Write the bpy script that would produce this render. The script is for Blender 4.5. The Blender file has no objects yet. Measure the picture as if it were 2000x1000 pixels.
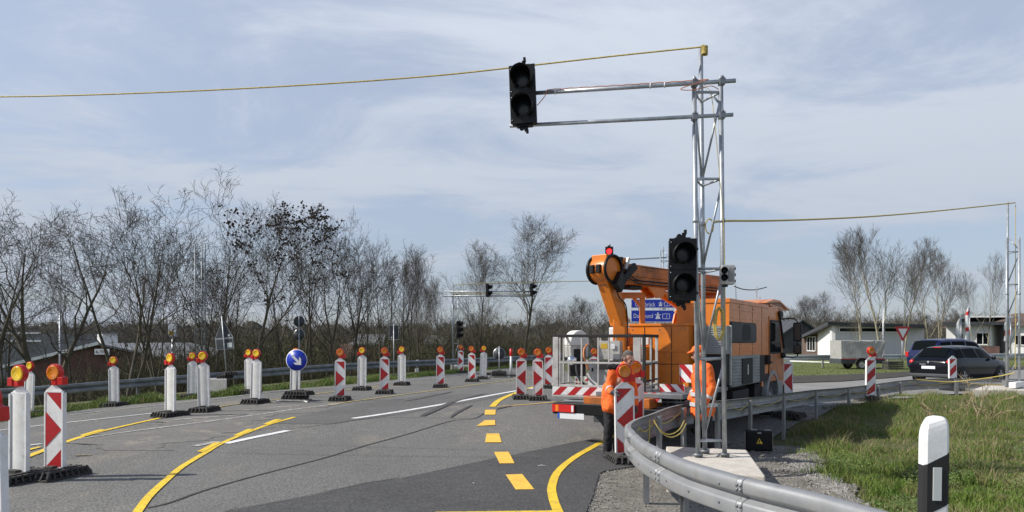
import bpy, bmesh, math, random
import numpy as np
from mathutils import Vector, Matrix
R = math.radians
random.seed(7)
S = bpy.context.scene
COL = S.collection
# ------------------------------------------------------------------ camera, light, exposure
F = 1444.0; CAMH = 1.65; HOR = 666.0          # focal length in photo pixels, eye height, horizon row
cam_d = bpy.data.cameras.new('camera'); cam = bpy.data.objects.new('camera', cam_d); COL.objects.link(cam)
cam.location = (0, 0, CAMH); cam.rotation_euler = (R(90), 0, 0)
cam_d.sensor_width = 36; cam_d.lens = 36*F/2000; cam_d.shift_y = (HOR-500)/2000
cam_d.clip_start = 0.05; cam_d.clip_end = 5000
S.camera = cam
S.view_settings.view_transform = 'Standard'; S.view_settings.look = 'None'
S.view_settings.exposure = 0.0; S.view_settings.gamma = 1
SUN_EL = R(40); SUN_DIR = Vector((-1, -0.10, 0)).normalized()*math.cos(SUN_EL) + Vector((0, 0, math.sin(SUN_EL)))
sd = bpy.data.lights.new('sun', 'SUN'); sd.energy = 5.0; sd.angle = R(0.6); sd.color = (1, .95, .87)
so = bpy.data.objects.new('sun', sd); COL.objects.link(so)
so.rotation_euler = SUN_DIR.to_track_quat('Z', 'Y').to_euler(); so.location = SUN_DIR*60
W = bpy.data.worlds.new('World'); S.world = W; W.use_nodes = True
nt = W.node_tree; nt.nodes.clear()
def N(t, **k):
    n = nt.nodes.new(t)
    for a, b in k.items(): setattr(n, a, b)
    return n
sky = N('ShaderNodeTexSky', sky_type='NISHITA', sun_disc=False, sun_elevation=SUN_EL,
        sun_rotation=math.atan2(SUN_DIR.x, SUN_DIR.y), air_density=1.0, dust_density=1.2, ozone_density=3.0)
bg = N('ShaderNodeBackground'); bg.inputs[1].default_value = 0.105
wo = N('ShaderNodeOutputWorld')
geo = N('ShaderNodeTexCoord')
sep = N('ShaderNodeSeparateXYZ'); nt.links.new(geo.outputs['Generated'], sep.inputs[0])
# project the view direction on a cloud layer so that the streaks flatten towards the horizon
zz = N('ShaderNodeMath', operation='MAXIMUM'); nt.links.new(sep.outputs[2], zz.inputs[0]); zz.inputs[1].default_value = 0.0
za = N('ShaderNodeMath', operation='ADD'); nt.links.new(zz.outputs[0], za.inputs[0]); za.inputs[1].default_value = 0.16
dx = N('ShaderNodeMath', operation='DIVIDE'); nt.links.new(sep.outputs[0], dx.inputs[0]); nt.links.new(za.outputs[0], dx.inputs[1])
dy = N('ShaderNodeMath', operation='DIVIDE'); nt.links.new(sep.outputs[1], dy.inputs[0]); nt.links.new(za.outputs[0], dy.inputs[1])
cb = N('ShaderNodeCombineXYZ'); nt.links.new(dx.outputs[0], cb.inputs[0]); nt.links.new(dy.outputs[0], cb.inputs[1])
mp = N('ShaderNodeMapping'); nt.links.new(cb.outputs[0], mp.inputs[0])
mp.inputs['Rotation'].default_value = (0, 0, R(-24)); mp.inputs['Scale'].default_value = (0.75, 1.1, 1); mp.inputs['Location'].default_value = (3.1, 1.7, 0)
n1 = N('ShaderNodeTexNoise'); nt.links.new(mp.outputs[0], n1.inputs[0]); n1.inputs['Scale'].default_value = 1.25; n1.inputs['Detail'].default_value = 14; n1.inputs['Roughness'].default_value = .64; n1.inputs['Distortion'].default_value = .55
n2 = N('ShaderNodeTexNoise'); nt.links.new(mp.outputs[0], n2.inputs[0]); n2.inputs['Scale'].default_value = 0.45; n2.inputs['Detail'].default_value = 4
ml = N('ShaderNodeMath', operation='ADD'); nt.links.new(n1.outputs[0], ml.inputs[0]); nt.links.new(n2.outputs[0], ml.inputs[1])
rp = N('ShaderNodeMapRange', interpolation_type='SMOOTHSTEP'); nt.links.new(ml.outputs[0], rp.inputs[0])
rp.inputs[1].default_value = .90; rp.inputs[2].default_value = 1.15; rp.inputs[3].default_value = .55; rp.inputs[4].default_value = 1.0
mx = N('ShaderNodeMixRGB'); tint = N('ShaderNodeMixRGB', blend_type='MULTIPLY'); tint.inputs[0].default_value = 1; nt.links.new(sky.outputs[0], tint.inputs[1]); tint.inputs[2].default_value = (1.15, 1.15, 1.22, 1); nt.links.new(tint.outputs[0], mx.inputs[1])
# cloud colour: lighter high up, greyer and a little violet near the horizon
ch = N('ShaderNodeMapRange'); nt.links.new(zz.outputs[0], ch.inputs[0]); ch.inputs[1].default_value = 0.0; ch.inputs[2].default_value = .42
cc = N('ShaderNodeMixRGB'); nt.links.new(ch.outputs[0], cc.inputs[0]); cc.inputs[1].default_value = (4.5, 5.0, 5.85, 1); cc.inputs[2].default_value = (6.5, 7.1, 8.15, 1)
nt.links.new(cc.outputs[0], mx.inputs[2])
# the thin cloud opens towards the zenith, where the sky is a deeper blue
zf = N('ShaderNodeMapRange', interpolation_type='SMOOTHSTEP'); nt.links.new(zz.outputs[0], zf.inputs[0]); zf.inputs[1].default_value = .44; zf.inputs[2].default_value = .80; zf.inputs[3].default_value = 1.0; zf.inputs[4].default_value = .12
zm = N('ShaderNodeMath', operation='MULTIPLY'); nt.links.new(rp.outputs[0], zm.inputs[0]); nt.links.new(zf.outputs[0], zm.inputs[1]); nt.links.new(zm.outputs[0], mx.inputs[0])
nt.links.new(mx.outputs[0], bg.inputs[0]); nt.links.new(bg.outputs[0], wo.inputs[0])

# ------------------------------------------------------------------ geometry helpers
def at(px, py, Y):
    return Vector(((px-1000)/F*Y, Y, CAMH-(py-HOR)/F*Y))
def sstep(a, b, v):
    t = np.clip((v-a)/(b-a), 0, 1); return t*t*(3-2*t)
PL = [(-60, 6), (-24, 20.5), (-15, 25), (-10.4, 30), (-4.1, 39), (2.2, 52), (9, 72), (22, 120), (60, 300)]
def rail_dist(x, y):
    """signed distance to the left guard rail line, positive on the embankment side"""
    x = np.asarray(x, float); y = np.asarray(y, float)
    best = np.full(np.broadcast(x, y).shape, 1e9); sg = np.ones_like(best)
    for (ax, ay), (bx, by) in zip(PL[:-1], PL[1:]):
        dx_, dy_ = bx-ax, by-ay; L2 = dx_*dx_+dy_*dy_
        t = np.clip(((x-ax)*dx_+(y-ay)*dy_)/L2, 0, 1)
        d = np.hypot(x-ax-t*dx_, y-ay-t*dy_); c = dx_*(y-ay)-dy_*(x-ax)
        m = d < best; best = np.where(m, d, best); sg = np.where(m, np.sign(c), sg)
    return best*sg
def gz(x, y):
    x = np.asarray(x, float); y = np.asarray(y, float)
    lx = -x-7.0
    z = -0.065*np.clip(np.where(lx > 0, lx*lx/(lx.clip(0)+1.0), 0), 0, 20)
    d = rail_dist(x, y)
    z = z - 4.2*sstep(1.2, 14, d)
    z = z - 0.05*sstep(.9, 2.0, x)*sstep(3, 6, y)*(1-sstep(24, 30, y)) - .09*sstep(2, 5, y)*(1-sstep(12, 22, y))
    z = z - 0.24*np.exp(-(((x-5.6)/2.2)**2+((y-14.3)/2.6)**2))
    z = z + 0.30*np.exp(-(((x-4.0)/2.2)**2+((y-3.6)/2.2)**2)) + .24*np.exp(-(((x-13.5)/4.5)**2+((y-19.2)/3.0)**2))
    mm = sstep(1.6, 3.2, x)*sstep(3, 5, y)*(1-sstep(19, 22, y))*(1-np.exp(-(((x-2.6)/1.3)**2+((y-9.6)/2.0)**2)))
    z = z + mm*(.05*np.sin(x*1.9+.7)*np.sin(y*1.3+.4)+.03*np.sin(x*4.3)*np.sin(y*3.7+1)+.015*np.sin(x*9.1+2)*np.sin(y*7.9))
    return z
def gzf(x, y): return float(gz(x, y))
def G(px, py, dz=0.0):
    Y = 12.0
    for _ in range(40):
        Y2 = (CAMH-gzf((px-1000)/F*Y, Y)-dz)*F/(py-HOR); Y = .5*Y+.5*min(Y2, 400)
    x = (px-1000)/F*Y
    return Vector((x, Y, gzf(x, Y)+dz))

def basis(n):
    n = n.normalized(); a = Vector((0, 0, 1)) if abs(n.z) < .95 else Vector((1, 0, 0))
    u = a.cross(n).normalized(); return u, n.cross(u)
class MB:
    def __init__(s, M=None): s.v = []; s.f = []; s.m = []; s.s = []; s.mi = 0; s.M = M
    def add(s, vs, fs, smooth=False):
        b = len(s.v)
        s.v += [Vector(p) if s.M is None else s.M @ Vector(p) for p in vs]
        for f in fs: s.f.append([b+i for i in f]); s.m.append(s.mi); s.s.append(smooth)
        return s
    def box(s, c, d, rot=None):
        c = Vector(c); hx, hy, hz = d[0]/2, d[1]/2, d[2]/2
        vs = [Vector((x*hx, y*hy, z*hz)) for x in (-1, 1) for y in (-1, 1) for z in (-1, 1)]
        if rot is not None: vs = [rot @ p for p in vs]
        return s.add([c+p for p in vs], [(0, 1, 3, 2), (4, 6, 7, 5), (0, 4, 5, 1), (2, 3, 7, 6), (0, 2, 6, 4), (1, 5, 7, 3)])
    def bx(s, x0, x1, y0, y1, z0, z1): return s.box(((x0+x1)/2, (y0+y1)/2, (z0+z1)/2), (abs(x1-x0), abs(y1-y0), abs(z1-z0)))
    def beam(s, p0, p1, w, h, up=Vector((0, 0, 1)), w1=None, h1=None):
        p0 = Vector(p0); p1 = Vector(p1); d = (p1-p0).normalized(); sx = d.cross(Vector(up)).normalized(); uz = sx.cross(d)
        w1 = w if w1 is None else w1; h1 = h if h1 is None else h1
        vs = [p+sx*a*ww/2+uz*b*hh/2 for p, ww, hh in ((p0, w, h), (p1, w1, h1)) for a, b in ((-1, -1), (1, -1), (1, 1), (-1, 1))]
        return s.add(vs, [(3, 2, 1, 0), (4, 5, 6, 7), (0, 1, 5, 4), (1, 2, 6, 5), (2, 3, 7, 6), (3, 0, 4, 7)])
    def tube(s, pts, r, n=8, cap=True):
        pts = [Vector(p) for p in pts]; rr = r if isinstance(r, (list, tuple)) else [r]*len(pts)
        vs = []; fs = []; u = None
        for i, p in enumerate(pts):
            d = (pts[min(i+1, len(pts)-1)]-pts[max(i-1, 0)]).normalized()
            if u is None: u, w = basis(d)
            else:
                u = (u-d*u.dot(d)).normalized(); w = d.cross(u)
            for k in range(n):
                a = 2*math.pi*k/n; vs.append(p+(u*math.cos(a)+w*math.sin(a))*rr[i])
        for i in range(len(pts)-1):
            for k in range(n):
                k2 = (k+1) % n; fs.append((i*n+k, i*n+k2, (i+1)*n+k2, (i+1)*n+k))
        s.add(vs, fs, n > 5)
        if cap and n > 2:
            b = len(s.v)-len(vs); s.f.append([b+k for k in range(n)][::-1]); s.m.append(s.mi); s.s.append(False)
            e = b+(len(pts)-1)*n; s.f.append([e+k for k in range(n)]); s.m.append(s.mi); s.s.append(False)
        return s
    def lathe(s, prof, o, axis, n=24):
        """prof: (radius, distance along axis) from o"""
        o = Vector(o); axis = Vector(axis).normalized(); u, w = basis(axis); vs = []; fs = []
        for r, h in prof:
            for k in range(n):
                a = 2*math.pi*k/n; vs.append(o+axis*h+(u*math.cos(a)+w*math.sin(a))*max(r, 1e-4))
        for i in range(len(prof)-1):
            for k in range(n):
                k2 = (k+1) % n; fs.append((i*n+k, i*n+k2, (i+1)*n+k2, (i+1)*n+k))
        return s.add(vs, fs, True)
    def prism(s, pts, o, ux, uy, th):
        """flat outline pts in (ux, uy) about o, from 0 to th along ux x uy"""
        o = Vector(o); ux = Vector(ux).normalized(); uy = Vector(uy).normalized(); nn = ux.cross(uy); n = len(pts)
        vs = [o+ux*a+uy*b for a, b in pts]+[o+ux*a+uy*b+nn*th for a, b in pts]
        fs = [list(range(n))[::-1], list(range(n, 2*n))]+[(i, (i+1) % n, n+(i+1) % n, n+i) for i in range(n)]
        return s.add(vs, fs)
    def ball(s, c, r, n=12, m=8, sc=(1, 1, 1)):
        c = Vector(c); vs = []; fs = []
        for i in range(m+1):
            t = math.pi*i/m
            for k in range(n):
                a = 2*math.pi*k/n; vs.append(c+Vector((math.sin(t)*math.cos(a)*sc[0], math.sin(t)*math.sin(a)*sc[1], math.cos(t)*sc[2]))*r)
        for i in range(m):
            for k in range(n):
                k2 = (k+1) % n; fs.append((i*n+k, (i+1)*n+k, (i+1)*n+k2, i*n+k2))
        return s.add(vs, fs, True)
    def build(s, name, mats, parent=None, bevel=0, world=False):
        vs = s.v
        if parent is not None and world:
            inv = WM.get(parent.name, Matrix.Identity(4)).inverted(); vs = [inv @ p for p in vs]
        me = bpy.data.meshes.new(name); me.from_pydata([tuple(p) for p in vs], [], s.f)
        if not isinstance(mats, (list, tuple)): mats = [mats]
        for m in mats: me.materials.append(m)
        me.polygons.foreach_set('material_index', s.m); me.polygons.foreach_set('use_smooth', s.s); me.update()
        o = bpy.data.objects.new(name, me); COL.objects.link(o)
        if parent is not None: o.parent = parent; WM[o.name] = WM.get(parent.name, Matrix.Identity(4))
        if bevel:
            b = o.modifiers.new('bevel', 'BEVEL'); b.width = bevel; b.segments = 2; b.limit_method = 'ANGLE'; b.angle_limit = R(40)
        return o
WM = {}
def thing(name, label, cat, loc=(0, 0, 0), rz=0, group=None, tilt=(0, 0)):
    o = bpy.data.objects.new(name, None); COL.objects.link(o); o.empty_display_size = .1
    o.location = loc; o.rotation_euler = (tilt[0], tilt[1], rz)
    WM[o.name] = Matrix.Translation(Vector(loc)) @ o.rotation_euler.to_matrix().to_4x4()
    o['label'] = label; o['category'] = cat
    if group: o['group'] = group
    return o
def tag(o, label=None, cat=None, group=None, kind=None):
    if label: o['label'] = label
    if cat: o['category'] = cat
    if group: o['group'] = group
    if kind: o['kind'] = kind
    return o
def copy_tree(o, parent=None):
    c = o.copy(); COL.objects.link(c); c.parent = parent
    for ch in [q for q in COL.objects if q.parent == o]: copy_tree(ch, c)
    return c
def catmull(P, n=8):
    P = [Vector(p) for p in P]; out = []
    for i in range(len(P)-1):
        a = P[max(i-1, 0)]; b = P[i]; c = P[i+1]; d = P[min(i+2, len(P)-1)]
        for k in range(n):
            t = k/n; out.append(.5*((2*b)+(c-a)*t+(2*a-5*b+4*c-d)*t*t+(3*b-a-3*c+d)*t**3))
    return out+[P[-1]]

# ------------------------------------------------------------------ materials
def mat(name, col, rough=.6, metal=0., var=0., vs=8., bump=0., bs=60., spec=.5, col2=None, detail=4, emit=None, coat=0., trans=0., alpha=None, obj=True, dirt=None):
    m = bpy.data.materials.new(name); m.use_nodes = True; t = m.node_tree; p = t.nodes['Principled BSDF']
    p.inputs['Base Color'].default_value = (*col, 1); p.inputs['Roughness'].default_value = rough; p.inputs['Metallic'].default_value = metal
    p.inputs['Specular IOR Level'].default_value = spec; p.inputs['Coat Weight'].default_value = coat
    if trans: p.inputs['Transmission Weight'].default_value = trans
    if emit: p.inputs['Emission Color'].default_value = (*emit[0], 1); p.inputs['Emission Strength'].default_value = emit[1]
    tc = t.nodes.new('ShaderNodeTexCoord')
    out = tc.outputs['Object']
    if var or col2:
        n = t.nodes.new('ShaderNodeTexNoise'); n.inputs['Scale'].default_value = vs; n.inputs['Detail'].default_value = detail; n.inputs['Roughness'].default_value = .6
        t.links.new(out, n.inputs[0])
        c2 = col2 if col2 else tuple(max(0, c*(1-var)) for c in col); c1 = col if col2 else tuple(min(1, c*(1+var*.5)) for c in col)
        r = t.nodes.new('ShaderNodeMapRange'); r.inputs[1].default_value = .35; r.inputs[2].default_value = .65; t.links.new(n.outputs[0], r.inputs[0])
        x = t.nodes.new('ShaderNodeMixRGB'); x.inputs[1].default_value = (*c1, 1); x.inputs[2].default_value = (*c2, 1); t.links.new(r.outputs[0], x.inputs[0])
        t.links.new(x.outputs[0], p.inputs['Base Color'])
        r2 = t.nodes.new('ShaderNodeMapRange'); r2.inputs[3].default_value = max(.03, rough-.1); r2.inputs[4].default_value = min(1, rough+.12); t.links.new(n.outputs[0], r2.inputs[0]); t.links.new(r2.outputs[0], p.inputs['Roughness'])
    if dirt:      # (colour, scale, threshold, amount): grime in patches
        n = t.nodes.new('ShaderNodeTexNoise'); n.inputs['Scale'].default_value = dirt[1]; n.inputs['Detail'].default_value = 9; n.inputs['Roughness'].default_value = .72; t.links.new(out, n.inputs[0])
        r = t.nodes.new('ShaderNodeMapRange'); r.inputs[1].default_value = dirt[2]; r.inputs[2].default_value = dirt[2]+.16; r.inputs[4].default_value = dirt[3]; t.links.new(n.outputs[0], r.inputs[0])
        x = t.nodes.new('ShaderNodeMixRGB'); t.links.new(r.outputs[0], x.inputs[0]); x.inputs[2].default_value = (*dirt[0], 1)
        if p.inputs['Base Color'].links: t.links.new(p.inputs['Base Color'].links[0].from_socket, x.inputs[1])
        else: x.inputs[1].default_value = (*col, 1)
        t.links.new(x.outputs[0], p.inputs['Base Color'])
    if bump:
        n = t.nodes.new('ShaderNodeTexNoise'); n.inputs['Scale'].default_value = bs; n.inputs['Detail'].default_value = 5; t.links.new(out, n.inputs[0])
        b = t.nodes.new('ShaderNodeBump'); b.inputs['Strength'].default_value = bump; b.inputs['Distance'].default_value = .02
        t.links.new(n.outputs[0], b.inputs['Height']); t.links.new(b.outputs[0], p.inputs['Normal'])
    return m
def ground_mat(name, cols, fine, finevar, patch, rough=.9, bump=.5, spots=None, stretch=None):
    """mineral ground: large patches between two colours, fine grain, optional third colour in blotches"""
    m = bpy.data.materials.new(name); m.use_nodes = True; t = m.node_tree; p = t.nodes['Principled BSDF']; L = t.links
    p.inputs['Roughness'].default_value = rough; p.inputs['Specular IOR Level'].default_value = .3
    tc = t.nodes.new('ShaderNodeTexCoord').outputs['Object']
    if stretch:
        mpn = t.nodes.new('ShaderNodeMapping'); mpn.inputs['Rotation'].default_value = (0, 0, stretch[0]); mpn.inputs['Scale'].default_value = (1, stretch[1], 1); L.new(tc, mpn.inputs[0]); tp = mpn.outputs[0]
    else: tp = tc
    a = t.nodes.new('ShaderNodeTexNoise'); a.inputs['Scale'].default_value = patch; a.inputs['Detail'].default_value = 6; a.inputs['Roughness'].default_value = .62; L.new(tp, a.inputs[0])
    r = t.nodes.new('ShaderNodeMapRange'); r.inputs[1].default_value = .36; r.inputs[2].default_value = .64; L.new(a.outputs[0], r.inputs[0])
    x = t.nodes.new('ShaderNodeMixRGB'); x.inputs[1].default_value = (*cols[0], 1); x.inputs[2].default_value = (*cols[1], 1); L.new(r.outputs[0], x.inputs[0]); out = x.outputs[0]
    if spots:
        s = t.nodes.new('ShaderNodeTexNoise'); s.inputs['Scale'].default_value = spots[1]; s.inputs['Detail'].default_value = 7; s.inputs['Roughness'].default_value = .7; L.new(tp, s.inputs[0])
        rs = t.nodes.new('ShaderNodeMapRange'); rs.inputs[1].default_value = spots[2]; rs.inputs[2].default_value = spots[2]+.08; rs.inputs[4].default_value = spots[3]; L.new(s.outputs[0], rs.inputs[0])
        y = t.nodes.new('ShaderNodeMixRGB'); L.new(rs.outputs[0], y.inputs[0]); L.new(out, y.inputs[1]); y.inputs[2].default_value = (*spots[0], 1); out = y.outputs[0]
    mo = t.nodes.new('ShaderNodeTexNoise'); mo.inputs['Scale'].default_value = 7; mo.inputs['Detail'].default_value = 4; mo.inputs['Roughness'].default_value = .7; L.new(tc, mo.inputs[0])
    mr = t.nodes.new('ShaderNodeMapRange'); mr.inputs[1].default_value = .3; mr.inputs[2].default_value = .7; mr.inputs[3].default_value = .88; mr.inputs[4].default_value = 1.12; L.new(mo.outputs[0], mr.inputs[0])
    m2 = t.nodes.new('ShaderNodeMixRGB'); m2.blend_type = 'MULTIPLY'; m2.inputs[0].default_value = 1; L.new(out, m2.inputs[1]); L.new(mr.outputs[0], m2.inputs[2]); out = m2.outputs[0]
    f = t.nodes.new('ShaderNodeTexNoise'); f.inputs['Scale'].default_value = fine; f.inputs['Detail'].default_value = 3; f.inputs['Roughness'].default_value = .8; L.new(tc, f.inputs[0])
    fr = t.nodes.new('ShaderNodeMapRange'); fr.inputs[1].default_value = .3; fr.inputs[2].default_value = .7; fr.inputs[3].default_value = 1-finevar; fr.inputs[4].default_value = 1+finevar; L.new(f.outputs[0], fr.inputs[0])
    mu = t.nodes.new('ShaderNodeMixRGB'); mu.blend_type = 'MULTIPLY'; mu.inputs[0].default_value = 1; L.new(out, mu.inputs[1]); L.new(fr.outputs[0], mu.inputs[2])
    L.new(mu.outputs[0], p.inputs['Base Color'])
    b = t.nodes.new('ShaderNodeBump'); b.inputs['Strength'].default_value = bump; b.inputs['Distance'].default_value = .012; L.new(f.outputs[0], b.inputs['Height']); L.new(b.outputs[0], p.inputs['Normal'])
    return m
M = {}
M['asphalt'] = ground_mat('asphalt', ((.168, .165, .153), (.138, .136, .127)), 34, .80, .35, bump=.7, spots=((.225, .205, .17), .55, .54, .6), stretch=(R(-35), .35))
M['dark_asphalt'] = ground_mat('dark_asphalt', ((.084, .083, .081), (.069, .068, .067)), 38, .65, .6, bump=.5, spots=((.11, .105, .10), 1.1, .6, .5))
M['smooth_asphalt'] = ground_mat('smooth_asphalt', ((.132, .130, .123), (.112, .110, .105)), 38, .6, .5, bump=.4)
M['side_asphalt'] = ground_mat('side_asphalt', ((.26, .255, .24), (.22, .215, .205)), 45, .2, .5, bump=.4)
M['dusty'] = ground_mat('dusty_asphalt', ((.185, .176, .158), (.158, .152, .138)), 44, .45, 1.2, bump=.5, spots=((.27, .24, .195), 1.6, .56, .8))
M['kerb_soil'] = ground_mat('kerb_soil', ((.045, .042, .037), (.075, .068, .055)), 30, .5, 3, bump=.9)
M['gravel'] = ground_mat('gravel', ((.16, .150, .128), (.22, .205, .175)), 26, .55, 2.2, bump=1., spots=((.085, .078, .065), 3.2, .56, .7))
M['soil'] = ground_mat('soil', ((.075, .085, .03), (.12, .105, .06)), 22, .4, 1.1, bump=.8, spots=((.05, .07, .02), 2.0, .52, .8))
M['crack'] = ground_mat('crack', ((.055, .055, .055), (.075, .073, .07)), 30, .3, 6)
M['skid'] = ground_mat('skid', ((.075, .075, .074), (.095, .093, .09)), 40, .3, 3)
def paint(name, c, worn, amt):
    m = ground_mat(name, (c, tuple(v*.9 for v in c)), 60, .10, 1.5, rough=.6, bump=.2, spots=(worn, 11, amt-.07, .85)); return m
M['yellow'] = paint('yellow_marking', (.84, .57, .035), (.45, .33, .09), .60)
M['amber_tape'] = paint('amber_marking', (.88, .53, .07), (.6, .38, .1), .66)
M['thin_yellow'] = paint('old_yellow_marking', (.62, .47, .13), (.24, .20, .12), .5)
M['white_line'] = paint('white_marking', (.80, .80, .78), (.5, .49, .47), .60)
M['old_white'] = paint('worn_white_marking', (.55, .54, .51), (.25, .24, .22), .5)
M['concrete'] = ground_mat('concrete', ((.62, .58, .51), (.52, .48, .42)), 30, .12, 2.5, bump=.3, spots=((.42, .36, .28), 3.5, .6, .5))
M['conc_grey'] = ground_mat('grey_concrete', ((.36, .36, .35), (.28, .28, .27)), 30, .12, 2.5, bump=.3)
M['galv'] = mat('galvanised', (.46, .48, .50), .42, .5, var=.22, vs=9, bump=.08, bs=30)
M['galv_rail'] = mat('galvanised_rail', (.31, .315, .32), .52, .35, var=.18, vs=4, bump=.05, bs=14, dirt=((.20, .19, .17), 3.5, .53, .5), col2=(.25, .26, .27))
M['galv_dark'] = mat('weathered_rail', (.20, .215, .23), .5, .4, var=.3, vs=3, bump=.05)
M['mast'] = mat('mast_steel', (.42, .45, .475), .42, .5, var=.25, vs=6, bump=.05, bs=25)
M['alu'] = mat('aluminium', (.55, .54, .51), .45, .35, var=.2, vs=5, bump=.05, dirt=((.22, .19, .15), 6, .52, .5))
M['red'] = mat('red_sheeting', (.46, .016, .02), .35, var=.15, vs=20, dirt=((.20, .05, .045), 7, .52, .5))
M['white'] = mat('white_sheeting', (.78, .78, .78), .4, var=.07, vs=10, dirt=((.30, .28, .25), 5, .54, .5))
M['white_pl'] = mat('white_plastic', (.80, .80, .79), .45, var=.10, vs=7, bump=.05, dirt=((.33, .31, .27), 6, .53, .55))
M['pocket'] = mat('beacon_back', (.76, .755, .73), .5, var=.12, vs=5, col2=(.66, .64, .60), dirt=((.36, .33, .27), 7, .52, .6))
M['lamp_red'] = mat('lamp_red', (.56, .016, .012), .32, var=.15, vs=20)
M['rubber'] = mat('recycled_rubber', (.035, .034, .033), .85, var=.5, vs=25, bump=.9, bs=40, col2=(.075, .07, .062))
M['black'] = mat('black_plastic', (.007, .007, .008), .45, var=.3, vs=10, spec=.3)
M['blackm'] = mat('black_matte', (.016, .016, .017), .75)
M['lens_off'] = mat('dark_lens', (.012, .016, .018), .25, var=.4, vs=60, spec=.4)
M['orange'] = mat('orange_paint', (.68, .19, .013), .38, var=.10, vs=3, dirt=((.10, .06, .03), 2.2, .52, .35), coat=.12, bump=.02, bs=6)
M['orange_dirty'] = mat('orange_paint_dirty', (.50, .135, .012), .45, dirt=((.09, .055, .03), 3., .48, .5), var=.3, vs=3.5, bump=.03)
M['hivis'] = mat('hivis_orange', (1.0, .165, .022), .75, var=.18, vs=14, bump=.5, bs=12)
M['reflect'] = mat('reflective_tape', (.62, .63, .63), .45, .2, var=.1)
M['skin'] = mat('skin', (.56, .31, .22), .5, var=.15, vs=30)
M['hair'] = mat('hair', (.20, .17, .145), .8, var=.5, vs=90, bump=.8, bs=150)
M['navy'] = mat('dark_trousers', (.014, .014, .018), .8, var=.3, vs=20, bump=.5, bs=25)
M['glove'] = mat('glove', (.035, .035, .04), .7, var=.5, vs=40, col2=(.16, .16, .17))
M['shoe'] = mat('shoe', (.015, .014, .013), .6)
M['tyre'] = mat('tyre', (.02, .02, .02), .8, bump=.4, bs=50)
M['glass'] = mat('dark_glass', (.006, .008, .009), .07, spec=.2); M['glass'].node_tree.nodes['Principled BSDF'].inputs['IOR'].default_value = 1.13
M['blue'] = mat('sign_blue', (.008, .035, .40), .38, var=.06)
M['sign_back'] = mat('sign_back', (.055, .06, .068), .6, .2, var=.25, vs=6)
M['sticker'] = mat('sticker', (.60, .62, .60), .5)
M['silver_body'] = mat('grey_body', (.26, .275, .285), .5, .2, var=.2, vs=4)
M['plate'] = mat('plate_white', (.72, .74, .76), .35)
M['euro_blue'] = mat('plate_blue', (.02, .10, .50), .35)
M['tail_red'] = mat('tail_red', (.60, .02, .018), .15, coat=.5)
M['tail_amber'] = mat('tail_amber', (.85, .22, .02), .15, coat=.5)
M['cable_y'] = mat('yellow_rope', (.50, .39, .11), .6, var=.3, vs=30)
M['cable_o'] = mat('orange_cable', (.62, .22, .08), .5)
M['car_black'] = mat('car_black', (.004, .005, .008), .16, spec=.35)
M['car_blue'] = mat('car_blue', (.010, .014, .060), .2, coat=.4, spec=.4)
M['bark'] = mat('bark', (.060, .050, .038), .9, var=.4, vs=3, bump=.8, bs=14, col2=(.10, .09, .062))
M['bark_pale'] = mat('pale_bark', (.36, .32, .225), .9, var=.3, vs=3, bump=.5, bs=14)
M['twig'] = mat('twig', (.046, .037, .028), .9, var=.3, vs=2)
M['twig_grey'] = mat('grey_twig', (.10, .088, .070), .9, var=.3, vs=2)
M['twig_olive'] = mat('olive_twig', (.12, .115, .055), .9, var=.3, vs=2)
M['cone'] = mat('seed_cluster', (.012, .010, .010), .9)
M['under'] = mat('undergrowth', (.074, .061, .038), .95, vs=.25, col2=(.074, .078, .033))
M['farwood'] = mat('far_wood', (.095, .086, .068), .95, vs=.05, col2=(.125, .115, .095))
M['tarp'] = mat('grey_tarp', (.36, .355, .335), .6, var=.12, vs=3, bump=.6, bs=2.2)
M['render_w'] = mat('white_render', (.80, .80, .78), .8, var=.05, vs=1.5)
M['render_grey_shade'] = mat('grey_or_shaded_render', (.60, .61, .62), .8, var=.06, vs=1.5)  # plain grey on shed and flags; painted shade on the white office side
M['roof_dark'] = mat('dark_roof', (.055, .06, .066), .7, var=.2, vs=1)
M['roof_grey'] = mat('grey_roof', (.20, .205, .21), .7, var=.15, vs=.5)
M['brick_red'] = mat('brick_wall', (.125, .072, .060), .9, var=.2, vs=1.5)
M['brown_roof'] = mat('brown_roof', (.13, .09, .07), .85, var=.2, vs=2)
M['flag_red'] = mat('flag_red', (.6, .03, .03), .7)
M['warn_y'] = mat('warning_yellow', (.55, .36, .03), .5)
def amber(name, c, tr):
    m = mat(name, c, .18, var=.25, vs=70, coat=.4)
    p = m.node_tree.nodes['Principled BSDF']; p.inputs['Subsurface Weight'].default_value = tr; p.inputs['Subsurface Radius'].default_value = (.06, .03, .005); p.inputs['Subsurface Scale'].default_value = 1.
    return m
M['amber'] = amber('sunlit_amber_lens', (.98, .60, .02), .45)  # yellower copy of the lens: its sunlit, backlit glow is put into the colour
M['amber_shaded'] = amber('shaded_amber_lens', (.72, .22, .012), .35)  # same lens made darker and redder: its shade is put into the colour
M['red_on'] = mat('lit_red_signal', (.8, .02, .02), .4, emit=((1, .03, .04), 2.2))
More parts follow.
